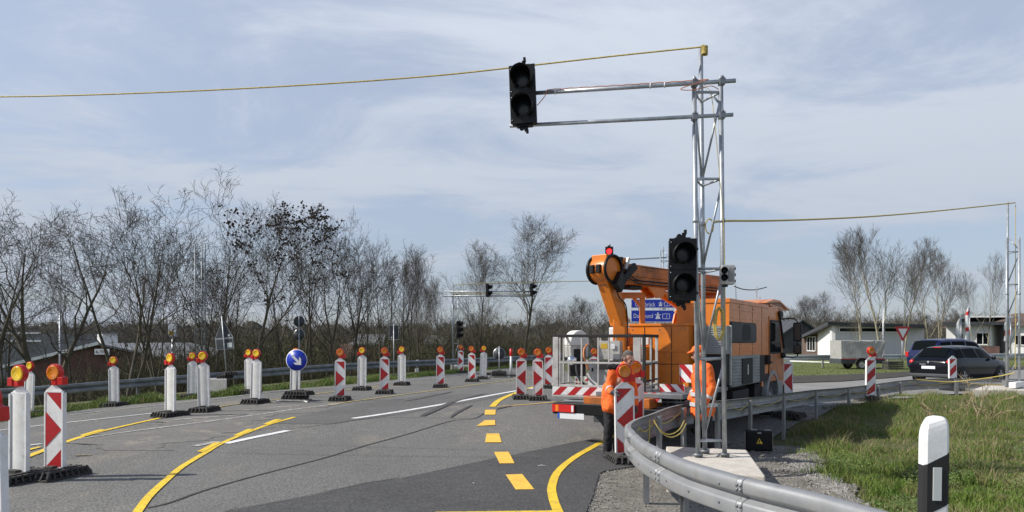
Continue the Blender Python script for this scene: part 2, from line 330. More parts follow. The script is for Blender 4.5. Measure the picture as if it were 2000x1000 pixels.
def grass_mat(name, a, b, c):
    m = mat(name, a, .6, vs=.9, col2=b, spec=.3); t = m.node_tree; p = t.nodes['Principled BSDF']
    lk = p.inputs['Base Color'].links[0].from_socket
    n = t.nodes.new('ShaderNodeTexNoise'); n.inputs['Scale'].default_value = 7; n.inputs['Detail'].default_value = 3
    t.links.new([q for q in t.nodes if q.type == 'TEX_COORD'][0].outputs['Object'], n.inputs[0])
    r = t.nodes.new('ShaderNodeMapRange'); r.inputs[1].default_value = .50; r.inputs[2].default_value = .63; t.links.new(n.outputs[0], r.inputs[0])
    x = t.nodes.new('ShaderNodeMixRGB'); t.links.new(r.outputs[0], x.inputs[0]); t.links.new(lk, x.inputs[1]); x.inputs[2].default_value = (*c, 1); t.links.new(x.outputs[0], p.inputs['Base Color'])
    p.inputs['Subsurface Weight'].default_value = 0
    return m
M['grass'] = grass_mat('grass', (.135, .205, .03), (.078, .14, .022), (.20, .185, .07))
M['grass_far'] = grass_mat('far_grass', (.13, .165, .04), (.085, .13, .028), (.18, .165, .085))
M['leafy'] = mat('herb_leaves', (.15, .21, .045), .55, var=.3, vs=12)
M['dry'] = mat('dry_stems', (.32, .25, .15), .8, var=.3, vs=8)
M['stone'] = mat('stones', (.30, .285, .26), .85, var=.4, vs=11, col2=(.14, .13, .115))
# ------------------------------------------------------------------ ground and roads
def grid(name, m, xs, ys, dz, kind='structure'):
    X, Y = np.meshgrid(xs, ys); Z = gz(X, Y)+dz
    v = np.stack([X, Y, Z], -1).reshape(-1, 3); nx = len(xs); ny = len(ys)
    i = (np.arange(ny-1)[:, None]*nx+np.arange(nx-1)).ravel(); f = np.stack([i, i+1, i+nx+1, i+nx], -1)
    me = bpy.data.meshes.new(name); me.from_pydata(v.tolist(), [], f.tolist()); me.materials.append(m)
    for p in me.polygons: p.use_smooth = True
    o = bpy.data.objects.new(name, me); COL.objects.link(o); o['kind'] = kind; return o
def sheet(name, m, a, lo, hi, dz, axis='y', parent=None, step=.9):
    """sheet swept along a: for every value the width runs from lo to hi"""
    n = max(2, int(max(abs(np.array(hi)-np.array(lo)))/step)+2); v = []; f = []
    for i, t in enumerate(a):
        for k in range(n):
            s = lo[i]+(hi[i]-lo[i])*k/(n-1)
            x, y = (s, t) if axis == 'y' else (t, s); v.append((x, y))
    v = np.array(v); z = gz(v[:, 0], v[:, 1])+dz
    for i in range(len(a)-1):
        for k in range(n-1):
            q = (i*n+k, i*n+k+1, (i+1)*n+k+1, (i+1)*n+k); f.append(q if axis == 'y' else q[::-1])
    me = bpy.data.meshes.new(name); me.from_pydata(np.c_[v, z].tolist(), [], f); me.materials.append(m)
    for p in me.polygons: p.use_smooth = True
    o = bpy.data.objects.new(name, me); COL.objects.link(o)
    if parent is None: o['kind'] = 'structure'
    else: o.parent = parent
    return o
def chain(px, by='y'):
    g = [G(*p) for p in px]; g.sort(key=lambda q: q.y if by == 'y' else q.x)
    k = np.array([(q.y, q.x) if by == 'y' else (q.x, q.y) for q in g]); return k[:, 0], k[:, 1]
xs = np.concatenate([np.linspace(-500, -60, 14), np.linspace(-56, -31, 12), np.arange(-30, 26, .5), np.linspace(26, 60, 30), np.linspace(65, 500, 14)])
ys = np.concatenate([np.arange(0, 60, .5), np.linspace(60, 130, 36), np.linspace(135, 1200, 24)])
M['terrain'] = ground_mat('verge_ground', ((.085, .10, .032), (.11, .10, .05)), 18, .3, .8, bump=.8, spots=((.06, .085, .02), 1.5, .5, .7))
terrain = grid('ground', M['terrain'], xs, ys, -.035)
ky, kx = chain([(-200, 850), (60, 815), (135, 803), (223, 792), (450, 773), (510, 764), (690, 749), (850, 733), (1008, 717), (1070, 711)])
ry, rx = chain([(1125, 1060), (1145, 1000), (1158, 969), (1171, 922), (1185, 897), (1245, 878)])
ya = np.concatenate([np.arange(1.5, 32, .35), np.arange(32, 62, 1.0)])
def road_right(y):
    P = [(1.5, .9), (5, .8)]+[(a, b) for a, b in zip(ry, rx)]+[(11.0, 2.15), (12.4, 3.0), (14, 4.1), (16, 5.9), (18, 7.6), (20, 9.6), (22, 12.0), (28.0, 10.5), (30.5, 2.6), (45, 3.1), (62, 4.5)]
    P.sort(); P = [p for p in P if not (p[0] > 11.0 and p[0] < 11.01)]
    return np.interp(y, [p[0] for p in P], [p[1] for p in P])
def road_left(y):
    return np.interp(y, np.r_[1.5, 12, ky], np.r_[-22, -22, kx]) if ky[0] > 12 else np.interp(y, ky, kx)
road = sheet('road', M['asphalt'], ya, road_left(ya), road_right(ya), 0.0)
# side road that runs off to the right behind the rail
sx, sy0 = chain([(1540, 801), (1680, 785), (1757, 778), (1860, 769), (1985, 763), (2150, 757)], 'x')
tx, ty0 = chain([(1480, 753), (1545, 749), (1640, 746), (1750, 738), (1790, 733), (2000, 722), (2150, 716)], 'x')
xa = np.arange(5.6, 34, .5)
lo = np.interp(xa, sx, sy0); lo[xa < sx[0]] = sy0[0]
side = sheet('side_road', M['side_asphalt'], xa, lo, np.interp(xa, tx, ty0), .006, 'x')
ux_, uy_ = chain([(1480, 738), (1545, 735), (1640, 733), (1750, 728), (1800, 725), (2000, 716), (2150, 710)], 'x')
sheet('soil_strip', M['kerb_soil'], xa, np.interp(xa, tx, ty0), np.interp(xa, ux_, uy_), .03, 'x')
# paler concrete edge strip of the side road next to the grass
sheet('pavement_edge', M['conc_grey'], xa[4:], lo[4:]-.25, lo[4:]+.1, .012, 'x')
# gravel shoulder
gy, gx = chain([(1760, 1060), (1720, 1000), (1680, 975), (1630, 930), (1590, 880), (1560, 845), (1540, 828), (1500, 812)])
ga = np.arange(3.5, 14.6, .3)
gl = road_right(ga)+.0; gr = np.interp(ga, gy, gx)+.12*np.sin(ga*5)+.08*np.sin(ga*11)
gr = np.maximum(gr, gl+.1)
sheet('gravel_shoulder', M['gravel'], ga, gl, gr, -.012, step=.4)
def ybetween(y0, y1, st=.4): return np.arange(y0, y1+.01, st)
dy_, dx_ = chain([(300, 1030), (442, 1000), (606, 969), (715, 945), (780, 935), (963, 896), (999, 889.5), (1134, 862), (1190, 850)])
a = ybetween(dy_[0], dy_[-1], .2); sheet('asphalt_patch', M['dark_asphalt'], a, np.interp(a, dy_, dx_), np.maximum(np.interp(a, dy_, dx_)+.03, np.minimum(road_right(a), 1.9)), .005, parent=road)
ly_, lx_ = chain([(575, 815), (640, 800), (700, 789), (780, 779), (1007, 748)]); ry_, rx_ = chain([(563, 843), (689, 822), (780, 810), (890, 791), (1007, 770)])
a = ybetween(max(ly_[0], ry_[0])-1.2, min(ly_[-1], ry_[-1])); sheet('asphalt_band', M['smooth_asphalt'], a, np.interp(a, ly_, lx_), np.maximum(np.interp(a, ry_, rx_), np.interp(a, ly_, lx_)+.05), .005, parent=road)
ly_, lx_ = chain([(120, 905), (200, 845), (310, 822), (420, 802), (560, 785)]); ry_, rx_ = chain([(330, 880), (390, 866), (470, 838), (560, 812), (640, 792), (700, 783)])
a = ybetween(max(ly_[0], ry_[0]), min(ly_[-1], ry_[-1])); a = np.arange(a[0], a[-1], .12); wob = lambda q, s_: .35*np.sin(q*1.7+s_)+.22*np.sin(q*4.1+s_*2)+.12*np.sin(q*9.7+s_)+.06*np.sin(q*23)
sheet('dusty_surface', M['dusty'], a, np.interp(a, ly_, lx_)+wob(a, 1), np.interp(a, ry_, rx_)+wob(a, 2.2), .005, parent=road)

def ribbon(name, m, px, w, dz=.011, parent=road, taper=False, smooth=True):
    P = [G(*p) for p in px]
    if smooth and len(P) > 2: P = catmull(P, 6)
    Q = []
    for p, q in zip(P[:-1], P[1:]):
        k = max(1, int((q-p).length/.6)); Q += [p.lerp(q, i/k) for i in range(k)]
    Q.append(P[-1]); v = []; f = []
    for i, p in enumerate(Q):
        d = Q[min(i+1, len(Q)-1)]-Q[max(i-1, 0)]; d.z = 0; d.normalize(); nn = Vector((-d.y, d.x, 0)); t = i/(len(Q)-1)
        ww = w*(1 if not taper else max(.02, math.sin(math.pi*min(.97, max(.03, t)))**.5))
        for s in (-.5, .5):
            q = p+nn*ww*s; v.append((q.x, q.y, gzf(q.x, q.y)+dz))
    for i in range(len(Q)-1): f.append((2*i, 2*i+2, 2*i+3, 2*i+1)[::-1])
    me = bpy.data.meshes.new(name); me.from_pydata(v, [], f); me.materials.append(m)
    o = bpy.data.objects.new(name, me); COL.objects.link(o); o.parent = parent; return o
def patch(name, m, px, dz=.011, parent=road):
    P = [G(*p, dz) for p in px]; me = bpy.data.meshes.new(name); me.from_pydata([tuple(p) for p in P], [], [list(range(len(P)))]); me.materials.append(m)
    o = bpy.data.objects.new(name, me); COL.objects.link(o); o.parent = parent; return o
Z3 = lambda L: [(760+a/3.845, 740+b/3.845) for a, b in L]
Z2 = lambda L: [(380+a/3.845, 740+b/3.845) for a, b in L]
Z1 = lambda L: [(a/4.545, 780+b/4.545) for a, b in L]
ribbon('yellow_lane_line', M['yellow'], [(1145, 1075), (1108, 1030), (1089.5, 1000), (1079, 969), (1078.6, 948), (1090, 922), (1116, 898.6), (1150, 878), (1185, 860), (1240, 836)], .105)
ribbon('yellow_stop_line', M['yellow'], [(850, 1005), (1083, 1002)], .12, dz=.014, smooth=False)
for L in ([(875, 718), (1000, 714), (1090, 828), (950, 830)], [(787, 548), (897, 546), (942, 633), (830, 634)], [(732, 410), (826, 409), (845, 476), (720, 476)], [(720, 310), (795, 308), (798, 345), (655, 354)], [(722, 232), (800, 231), (798, 268), (716, 268)]):
    patch('yellow_dash', M['amber_tape'], Z3(L)[::-1])
ribbon('yellow_lane_line', M['yellow'], [(961.5, 795), (976, 781.6), (1007, 768), (1040, 757), (1090, 748)], .16)
ribbon('old_yellow_line', M['amber_tape'], [(972, 794.6), (1040, 789.5), (1115, 784.7)], .07)
ribbon('white_lane_line', M['white_line'], [(689.5, 818), (780, 804.5), (890, 785.5), (1007, 764), (1060, 756)], .17)
ribbon('white_lane_line', M['white_line'], [(440, 867), (500, 854), (563, 841.5)], .17, dz=.009)
ribbon('white_lane_line', M['old_white'], [(380, 872), (425, 863)], .16, dz=.009)
ribbon('yellow_lane_line', M['yellow'], [(255, 1020), (270.6, 998), (292.6, 969), (325.6, 938), (356.4, 912), (400, 885.6), (432, 867), (484, 845), (525.6, 829.7), (575, 815.4)], .095)
for L in ([(18, 545), (70, 547), (205, 475), (150, 475)], [(290, 424), (345, 424), (445, 376), (400, 375)], [(515, 339), (570, 339), (655, 301), (605, 301)]):
    patch('yellow_dash', M['yellow'], Z2(L)[::-1], .015)
ribbon('yellow_lane_line', M['yellow'], [(20, 905), (57.6, 891), (81, 882), (134, 862), (198, 843), (308, 818), (374, 804)], .13)
patch('yellow_dash', M['yellow'], Z1([(708, 316), (742, 319), (940, 268), (888, 264)])[::-1], .015)
patch('yellow_dash', M['yellow'], Z1([(150, 466), (190, 470), (372, 420), (340, 418)])[::-1], .015)
ribbon('old_yellow_line', M['thin_yellow'], [(374, 804), (421.6, 796), (453, 790.7), (520, 783), (557, 778.5), (640, 767), (760, 752)], .13)
ribbon('old_yellow_line', M['thin_yellow'], [(640, 791), (690, 784), (780, 772), (890, 757), (1007, 741), (1065, 734)], .13)
ribbon('white_lane_line', M['white_line'], [(0, 841), (57.6, 834), (134, 825.5), (308, 806.8)], .11)
ribbon('white_lane_line', M['old_white'], [(154, 858), (280, 840), (400, 824.7), (520, 808), (606, 796), (666, 789)], .11)
ribbon('white_lane_line', M['old_white'], [(340, 821), (380, 817.5), (497, 809)], .11)
ribbon('white_lane_line', M['old_white'], [(525.6, 796.5), (585.5, 793.5)], .14)
ribbon('white_lane_line', M['white_line'], [(20, 876), (57.6, 870.6), (81, 867.6)], .13)
ribbon('white_lane_line', M['white_line'], [(118, 915), (162, 916.5)], .12)
ribbon('road_edge_line', M['old_white'], [(134, 811), (260, 797), (400, 782), (560, 763), (700, 754), (860, 737), (1000, 722)], .12)
ribbon('asphalt_crack', M['crack'], [(286, 993), (330, 983), (395, 960), (480, 935), (560, 914), (640, 893), (720, 869), (790, 850), (880, 823), (925, 818), (945, 808)], .035, dz=.008)
ribbon('asphalt_crack', M['crack'], [(380, 883), (560, 888), (760, 891), (960, 894), (1060, 895)], .012, dz=.009)
ribbon('asphalt_crack', M['crack'], [(566, 838), (640, 829), (700, 820), (760, 816), (880, 817), (922, 818)], .022, dz=.008)
ribbon('asphalt_crack', M['crack'], [(440, 999), (520, 985), (606, 968), (715, 944), (780, 934)], .022, dz=.008)
for a in ([(820, 814), (850, 800), (885, 785), (945, 770)], [(826, 814), (856, 800), (893, 784), (950, 769)], [(880, 816), (895, 805), (922, 792)]):
    ribbon('skid_mark', M['skid'], a, .10, dz=.0165, taper=True)
ribbon('skid_mark', M['skid'], [(792, 784), (830, 777), (885, 765)], .12, dz=.0135, taper=True)
ribbon('skid_mark', M['skid'], [(970, 800), (985, 795.5), (1000, 793)], .14, dz=.0135, taper=True)
def scrap(px, py, l, w, rz, m, label):
    p = G(px, py, .012); e = MB(Matrix.Translation(p) @ Matrix.Rotation(rz, 4, 'Z'))
    for k in range(3): e.box((l*(k-1)*.33, .01*math.sin(k*2), .003+.004*(k % 2)), (l*.36, w*(1-.2*k), .006))
    o = e.build('litter', m); tag(o, label, 'litter'); return o
scrap(1058, 909.5, .10, .016, 0, M['white_pl'], 'small white strip of litter lying on the dark asphalt')
scrap(163, 889, .22, .07, .2, M['dry'], 'flattened brown debris on the road right of the front beacon')
scrap(925, 944, .05, .012, 1.9, M['old_white'], 'short pale sliver on the dark asphalt left of the yellow dashes')

# ------------------------------------------------------------------ steel guard rails
PROF = [(0, .004), (.038, .003), (.056, -.004), (.069, -.016), (.076, -.034), (.079, -.055), (.078, -.098), (.074, -.110), (.066, -.117), (.024, -.139), (.018, -.146), (.018, -.154), (.024, -.161), (.066, -.181), (.074, -.188), (.078, -.200), (.079, -.203), (.079, -.290), (.077, -.300), (.070, -.307), (.062, -.310), (.01, -.313)]
def rail_mesh(P, side=1):
    """W profile swept along P (top edge points); side=1 bulges to the left of travel"""
    th = .006; v = []; f = []; n = len(PROF)
    for i, p in enumerate(P):
        d = P[min(i+1, len(P)-1)]-P[max(i-1, 0)]; d.z = 0; d.normalize(); o = Vector((-d.y, d.x, 0))*side
        for q in (0, th):
            for a, b in PROF: v.append(p+o*(a-q)+Vector((0, 0, b)))
    for i in range(len(P)-1):
        for k in range(n-1):
            a = i*2*n+k; b = (i+1)*2*n+k; f.append((a, b, b+1, a+1)); a += n; b += n; f.append((a, a+1, b+1, b))
        for k in (0, n-1):
            a = i*2*n+k; b = (i+1)*2*n+k; f.append((a, a+n, b+n, b) if k == 0 else (a, b, b+n, a+n))
    for i in (0, len(P)-1):
        for k in range(n-1):
            a = i*2*n+k; f.append((a, a+1, a+n+1, a+n))
    mb = MB(); mb.add(v, f, True); return mb
def rail_post(p, d, h, m, parent, name='post'):
    """sigma post of folded steel behind the rail"""
    d = Vector((d.x, d.y, 0)).normalized(); nn = Vector((-d.y, d.x, 0)); b = MB()
    pts = [(-.05, 0), (.05, 0), (.05, .05), (.044, .05), (.044, .006), (-.044, .006), (-.044, .05), (-.05, .05)]
    base = Vector((p.x, p.y, gzf(p.x, p.y)-.3)); b.prism([(a, c) for a, c in pts], base, d, nn, 0.01)
    n = len(pts); b = MB(); vs = []
    for z in (base.z, p.z-h):
        for a, c in pts: q = base+d*a+nn*c; vs.append(Vector((q.x, q.y, z)))
    b.add(vs, [(i, (i+1) % n, n+(i+1) % n, n+i) for i in range(n)]+[list(range(n, 2*n))])
    return b.build(name, m, parent, world=True)
RP = [at(px, py, (CAMH-z)*F/(py-HOR)) for px, py, z in ((2100, 1100, .60), (1900, 1046, .6), (1800, 1018, .59), (1700, 992, .58), (1600, 965, .58), (1480, 938, .58), (1420, 923, .58), (1348, 902, .58), (1300, 882, .58), (1259, 861, .58),
     (1238, 842, .585), (1232, 832, .6), (1243, 821, .62), (1276, 809, .66), (1329, 791.5, .69), (1420, 782, .66), (1460, 778, .60), (1526, 770, .54), (1590, 762, .50), (1654, 757, .48), (1712, 750, .475), (1776, 742, .49), (1866, 739, .5), (2000, 741, .5), (2110, 744, .5))]
gr_t = thing('guardrail', 'light galvanised guard rail that bends sharply round the concrete slab in the foreground', 'guard rail', (RP[9].x, RP[9].y, 0))
RC = catmull(RP, 10)
fr = [p for i, p in enumerate(RC) if i <= 120]; bk = [p for i, p in enumerate(RC) if i >= 120]
def seg_rail(P, m):
    mb = rail_mesh(P, 1); return mb.build('rail_beam', m, gr_t, world=True)
# orientation: travelling from the near right end round the bend, the face bulges outward (to the left)
seg_rail(fr, M['galv_rail'])
seg_rail(bk, M['galv_rail'])
# fish plates and bolts on the near beam
fp = MB(); nn_ = 0; acc = 0
for i in range(1, len(fr)):
    acc += (fr[i]-fr[i-1]).length
    if acc > .42:
        acc = 0; d = (fr[i]-fr[i-1]); d.z = 0; d.normalize(); o = Vector((-d.y, d.x, 0)); nn_ += 1
        for zz_ in (-.08, -.23):
            if nn_ % 3 == 0 or zz_ < -.2:
                fp.lathe([(0, 0), (.016, 0), (.015, .007), (.009, .011), (0, .012)], fr[i]+o*.076+Vector((0, 0, zz_)), o, 8)
        if nn_ % 4 == 0: fp.beam(fr[i]+o*.008+Vector((0, 0, -.175)), fr[i]+o*.008+Vector((0, 0, -.135)), .05, .012, up=o)
fp.build('bolting', M['galv_dark'], gr_t, world=True)
for i0 in (22, 52, 79, 96, 112):      # lapped joints: the next length overlaps this one
    seg = []
    for p, d_ in ((fr[i0], fr[i0+1]-fr[i0-1]), (fr[i0+1], fr[i0+2]-fr[i0]), (fr[i0+2], fr[i0+3]-fr[i0+1])):
        d_ = d_.copy(); d_.z = 0; d_.normalize(); seg.append(p+Vector((-d_.y, d_.x, 0))*.006)
    rail_mesh(seg, 1).build('lap_joint', M['galv_rail'], gr_t, world=True)
    b = MB(); d_ = (seg[1]-seg[0]).normalized(); o = Vector((-d_.y, d_.x, 0))
    for k_ in (0, 1):
        for z_ in (-.05, -.085, -.215, -.265): b.lathe([(0, 0), (.014, 0), (.013, .006), (0, .010)], seg[0].lerp(seg[-1], .2+.6*k_)+o*.08+Vector((0, 0, z_)), o, 8)
    b.build('lap_bolting', M['galv_dark'], gr_t, world=True)
def on_rail(px, lo=0):
    """rail point whose image column is px, searched from index lo on"""
    best = min(range(lo, len(RC)-1), key=lambda i: abs(1000+F*RC[i].x/RC[i].y-px)); return best
for px, rng in ((1253, (60, 110)), (1326, (40, 90)), (1440, (30, 70)), (1600, (30, 60)), (1282, (112, 135)), (1329, (125, 150)), (1395, (140, 170)), (1460, (150, 180)), (1526, (160, 190)), (1590, (170, 200)), (1654, (180, 210)), (1712, (190, 225)), (1757, (195, 225)), (1866, (205, 235)), (1960, (215, 245))):
    i = min(range(rng[0], min(rng[1], len(RC)-1)), key=lambda i: abs(1000+F*RC[i].x/RC[i].y-px))
    d = RC[i+1]-RC[i-1]; nn2 = Vector((-d.y, d.x, 0)).normalized(); q = RC[i]-nn2*.075
    rail_post(q, d, .03, M['galv_rail'], gr_t)
# cable tied along the inside of the rail
cb_ = []
for i in range(118, 236):
    d = RC[min(i+1, len(RC)-1)]-RC[i-1]; nn2 = Vector((-d.y, d.x, 0)).normalized(); t = (i % 10)/10
    cb_.append(RC[i]-nn2*.035+Vector((0, 0, -.08-.10*math.sin(math.pi*t))))
tag(MB().tube(cb_, .008, 5).build('cable', M['cable_y']), 'yellow cable hanging in loops along the inner side of the guard rail', 'cable')
lp = RC[128]; lc = [lp+Vector((.05, -.06, -.05)), lp+Vector((.12, -.10, -.17)), lp+Vector((.25, -.08, -.24)), lp+Vector((.40, 0, -.19)), lp+Vector((.5, .12, -.08))]
lc2 = [p+Vector((.02, -.02, -.035)) for p in lc]
tag(MB().tube(catmull(lc, 6), .008, 5).tube(catmull(lc2, 6), .008, 5).tube(catmull([lp+Vector((0, -.05, -.05)), lp+Vector((-.01, -.06, -.3)), lp+Vector((-.04, -.06, -.62))], 5), .009, 5).build('cable_loop', M['cable_y']), 'slack yellow cable loop hanging inside the bend of the guard rail', 'cable')
# left guard rail along the verge
def long_rail(name, label, pts, m, zt, side_, post_d, bulge):
    P = [Vector((x, y, gzf(x, y)+zt)) for x, y in pts]
    t = thing(name, label, 'guard rail', (P[0].x, P[0].y, P[0].z-zt)); C = []
    for p, q in zip(P[:-1], P[1:]):
        k = max(1, int((q-p).length/1.0)); C += [p.lerp(q, i/k) for i in range(k)]
    C.append(P[-1])
    for p in C: p.z = gzf(p.x, p.y)+zt
    zz_ = [p.z for p in C]
    for i, p in enumerate(C): p.z = sum(zz_[max(0, i-3):i+4])/len(zz_[max(0, i-3):i+4])
    rail_mesh(C, bulge).build('rail_beam', m, t, world=True)
    acc = 0
    for i in range(1, len(C)-1):
        acc += (C[i]-C[i-1]).length
        if acc > post_d:
            acc = 0; d = C[i+1]-C[i-1]; nn2 = Vector((-d.y, d.x, 0)).normalized(); rail_post(C[i]-nn2*bulge*.06, d, .02, m, t)
    return t
long_rail('guardrail', 'long dark guard rail along the left verge in front of the bare trees', PL[1:7], M['galv_dark'], .66, 1, 3.9, -1)
rr_ = [at(px, py, (CAMH-.80)*F/(py-HOR)) for px, py in ((1440, 693), (1545, 693.5), (1640, 693), (1760, 692), (1870, 691.5), (2000, 690), (2140, 689))]
long_rail('guardrail', 'sunlit pale guard rail behind the trailer and the dark cars at right', [(p.x, p.y) for p in rr_], M['galv'], .80, 1, 4.5, -1)
# ------------------------------------------------------------------ guide beacons
def rnd_arch():
    pts = [(-.105*math.cos(a), 1.335+.105*math.sin(a)) for a in [math.pi*k/14*1.0-.9 for k in range(0, 1)]]
    return pts
def make_beacon(pattern, label, lamp=True, lens='amber', dirt=0):
    t = thing('guide_beacon', label, 'guide beacon')
    w, z0, z1 = .145, .11, 1.11
    b = MB()
    out = [(-w+.015, z0), (w-.015, z0), (w, z0+.03), (w, z1-.03), (w-.02, z1), (.045, z1+.055), (.02, z1+.08), (-.02, z1+.08), (-.045, z1+.055), (-w+.02, z1), (-w, z1-.03), (-w, z0+.03)]
    b.prism([(x, z) for x, z in out], (0, -.006, 0), (1, 0, 0), (0, 0, 1), .014)      # thickness towards -Y
    for sx in (-1, 1): b.bx(sx*(w-.02), sx*(w+.001), -.026, .034, z0+.03, z1-.03)
    b.bx(-w+.021, w-.021, -.024, .020, z1-.026, z1-.008); b.bx(-w+.021, w-.021, -.024, .02, z0+.006, z0+.024)
    # slightly curved back panel
    b.mi = 2; n = 6; vs = []
    for i in range(n+1):
        a = -1+2*i/n; vs += [(a*(w-.022), .012+.018*(1-a*a), z0+.02), (a*(w-.022), .012+.018*(1-a*a), z1-.02)]
    b.add(vs, [(2*i, 2*i+1, 2*i+3, 2*i+2) for i in range(n)], True)
    iw, a0, a1 = w-.022, z0+.03, z1-.03; H = a1-a0
    # sheeting pattern, three colours apart from the frame
    def red(p): b.mi = 1; b.prism([(x, a0+z*H) for x, z in p], (0, -.0225, 0), (1, 0, 0), (0, 0, 1), .0022)
    if pattern in ('right', 'left'):
        k = 1 if pattern == 'right' else -1
        P = [[(-iw*.9, 1), (iw, 1), (iw, .765)], [(-iw, .26), (iw, .5), (-iw, .74)], [(-iw*.9, 0), (iw, 0), (iw, .235)]]
        for p in P:
            q = [(x*k, z) for x, z in p]
            area = sum(q[i][0]*q[(i+1) % 3][1]-q[(i+1) % 3][0]*q[i][1] for i in range(3)); red(q if area > 0 else q[::-1])
    elif pattern == 'stripe':
        red([(-iw, 1), (-iw, .80), (iw, 1)]); red([(-iw, .36), (iw, .58), (iw, .82), (-iw, .60)][::1]); red([(-iw, 0), (-iw, 0.001), (iw, .13), (iw, .36), (-iw, .14)])
    b.build('panel', [M['white_pl'], M['red'], M['pocket']], t)
    f = MB()                                            # ribbed foot plate
    f.bx(-.25, .25, -.35, .35, 0, .022); f.bx(-.20, .20, -.30, .30, .02, .062)
    for sy in (-1, 1):
        for k in range(6):
            x = -.235+k*.094; f.beam((x, sy*.335, .018), (x*.88, sy*.27, .112), .024, .05)
    for sx in (-1, 1):
        for k in range(8):
            y = -.32+k*.0915; f.beam((sx*.235, y, .018), (sx*.19, y*.88, .112), .024, .05)
    f.bx(-.215, .215, -.29, .29, .085, .112); f.bx(-.06, .06, -.10, .10, .112, .15)
    for sx in (-1, 1): f.bx(sx*.10, sx*.16, -.25, .25, .112, .126)
    f.build('foot_plate', M['rubber'], t, bevel=.006)
    if lamp:
        h = MB(); c = 1.335; out = []
        for k in range(17):
            a = math.pi*1.12-math.pi*1.22*k/16; out.append((.112*math.cos(a), c+.112*math.sin(a)))
        out += [(.15, c-.06), (.155, c-.155), (-.03, c-.155), (-.035, c-.10), (-.07, c-.09)]
        h.prism(out[::-1], (0, .032, 0), (1, 0, 0), (0, 0, 1), .064)
        h.bx(.075, .158, -.045, .045, c-.155, c-.055); h.bx(-.02, .05, -.04, .04, c-.16, c-.10)
        ho = h.build('lamp_housing', M['lamp_red'], t, bevel=.006)
        l = MB()
        for s in (-1, 1):
            l.lathe([(.092, 0), (.092, .010), (.088, .016), (.080, .018), (.077, .015), (.066, .021), (.063, .018), (.048, .025), (.045, .022), (.030, .028), (.027, .025), (.012, .030), (0, .030)], (0, s*.032, c), (0, s, 0), 28)
        l.build('lens', M[lens], ho)
    return t
protos = {}
def beacon(pattern, pos, yaw, label, lamp=True, lens='amber', group='guide beacons lining the lanes', tilt=(0, 0), dz=0):
    key = (pattern, lamp, lens)
    if key not in protos: protos[key] = make_beacon(pattern, label, lamp, lens); t = protos[key]
    else: t = copy_tree(protos[key]); t['label'] = label
    jr = random.Random(int(pos[0]*97+pos[1]*31)); t['group'] = group; t.location = (pos[0], pos[1], gzf(pos[0], pos[1])+dz); t.rotation_euler = (tilt[0]+R(jr.uniform(-.8, .8)), tilt[1]+R(jr.uniform(-1.2, 1.2)), R(yaw+jr.uniform(-7, 7)))
    return t
def bp(px, bt): return G(px, bt, .11)
def atY(px, Y): return ((px-1000)/F*Y, Y)
BK = 180
beacon('right', atY(-18, 5.2), -12, 'nearest red and white beacon, cut off by the left edge of the photo', lens='amber_shaded')
beacon('back', bp(38, 922), BK-14, 'large white beacon back with yellow lens touching the big red chevron beacon')
beacon('back', bp(56, 804), BK-10, 'white beacon back leaning behind the large white one at the far left', tilt=(0, R(-4)))
beacon('right', bp(107, 915), -8, 'large front-left red and white beacon with its arrow pointing right', lens='amber_shaded')
beacon('back', bp(223, 786), BK-6, 'white beacon standing at the grass verge in front of the brick building')
beacon('back', bp(333, 804), BK-18, 'white beacon with big amber lens, tallest of the trio left of the leaning triangular sign')
beacon('back', bp(375, 770.5), BK, 'small white beacon behind the white pair, beside the concrete block on the verge')
beacon('back', bp(399, 795), BK-10, 'white beacon in front of the thin lattice mast at the left verge')
beacon('back', bp(487, 762), BK-10, 'white beacon almost hidden behind another one, left of the blue arrow sign')
beacon('back', bp(499, 779.5), BK-14, 'white beacon hiding its twin, second thing left of the blue arrow sign')
beacon('back', bp(576, 768.5), BK-8, 'white beacon standing directly behind the round blue arrow sign')
beacon('right', bp(664, 774.5), -4, 'red and white beacon next to the right of the blue arrow sign', lens='amber_shaded')
beacon('back', bp(707, 755.5), BK-4, 'white beacon between the first and second red chevron beacons right of the blue sign')
beacon('right', bp(751, 762), -4, 'red and white beacon in front of the square sign seen from behind', lens='amber_shaded')
beacon('back', bp(785, 746.5), BK-6, 'white beacon just right of the square sign seen from behind', tilt=(0, R(-1)))
beacon('right', bp(860, 750.5), -2, 'red and white beacon standing alone left of the far signal gantry', lens='amber_shaded')
beacon('right', bp(900, 724), -10, 'smallest red and white beacon at the foot of the far signal gantry', lens='amber_shaded')
beacon('right', bp(922, 740), -6, 'red and white beacon touching the white one, right of the far gantry', lens='amber_shaded')
beacon('back', bp(943, 735.5), BK, 'slightly leaning white beacon left of the round sign seen from behind', tilt=(0, R(-2)))
beacon('left', bp(1018, 771.5), -3, 'left-arrow beacon, left one of the close pair beside the lift basket', lens='amber_shaded')
beacon('right', bp(1051, 773.5), -3, 'right-arrow beacon, right one of the close pair beside the lift basket', lens='amber_shaded')
beacon('left', bp(1071, 752), -2, 'red and white beacon behind the pair, partly hidden by the lift basket', lens='amber_shaded')
beacon('left', bp(1160, 757), 0, 'beacon with amber lamp seen through the basket beside the rounded white cover', lens='amber_shaded')
beacon('left', bp(1131, 752), 0, 'red and white beacon seen through the basket railing near its left end', lamp=False)
beacon('left', atY(1221, 10.9), 8, 'red and white beacon held by the bare-headed worker beside the guard rail bend', lens='amber_shaded', tilt=(0, R(-1.2)))
beacon('left', atY(1240, 11.75), 14, 'red and white beacon standing behind the one the worker holds', lens='amber_shaded', dz=.04)
beacon('left', atY(1538, 19.3), 10, 'red and white beacon without a lamp at the nose of the orange truck', lamp=False)
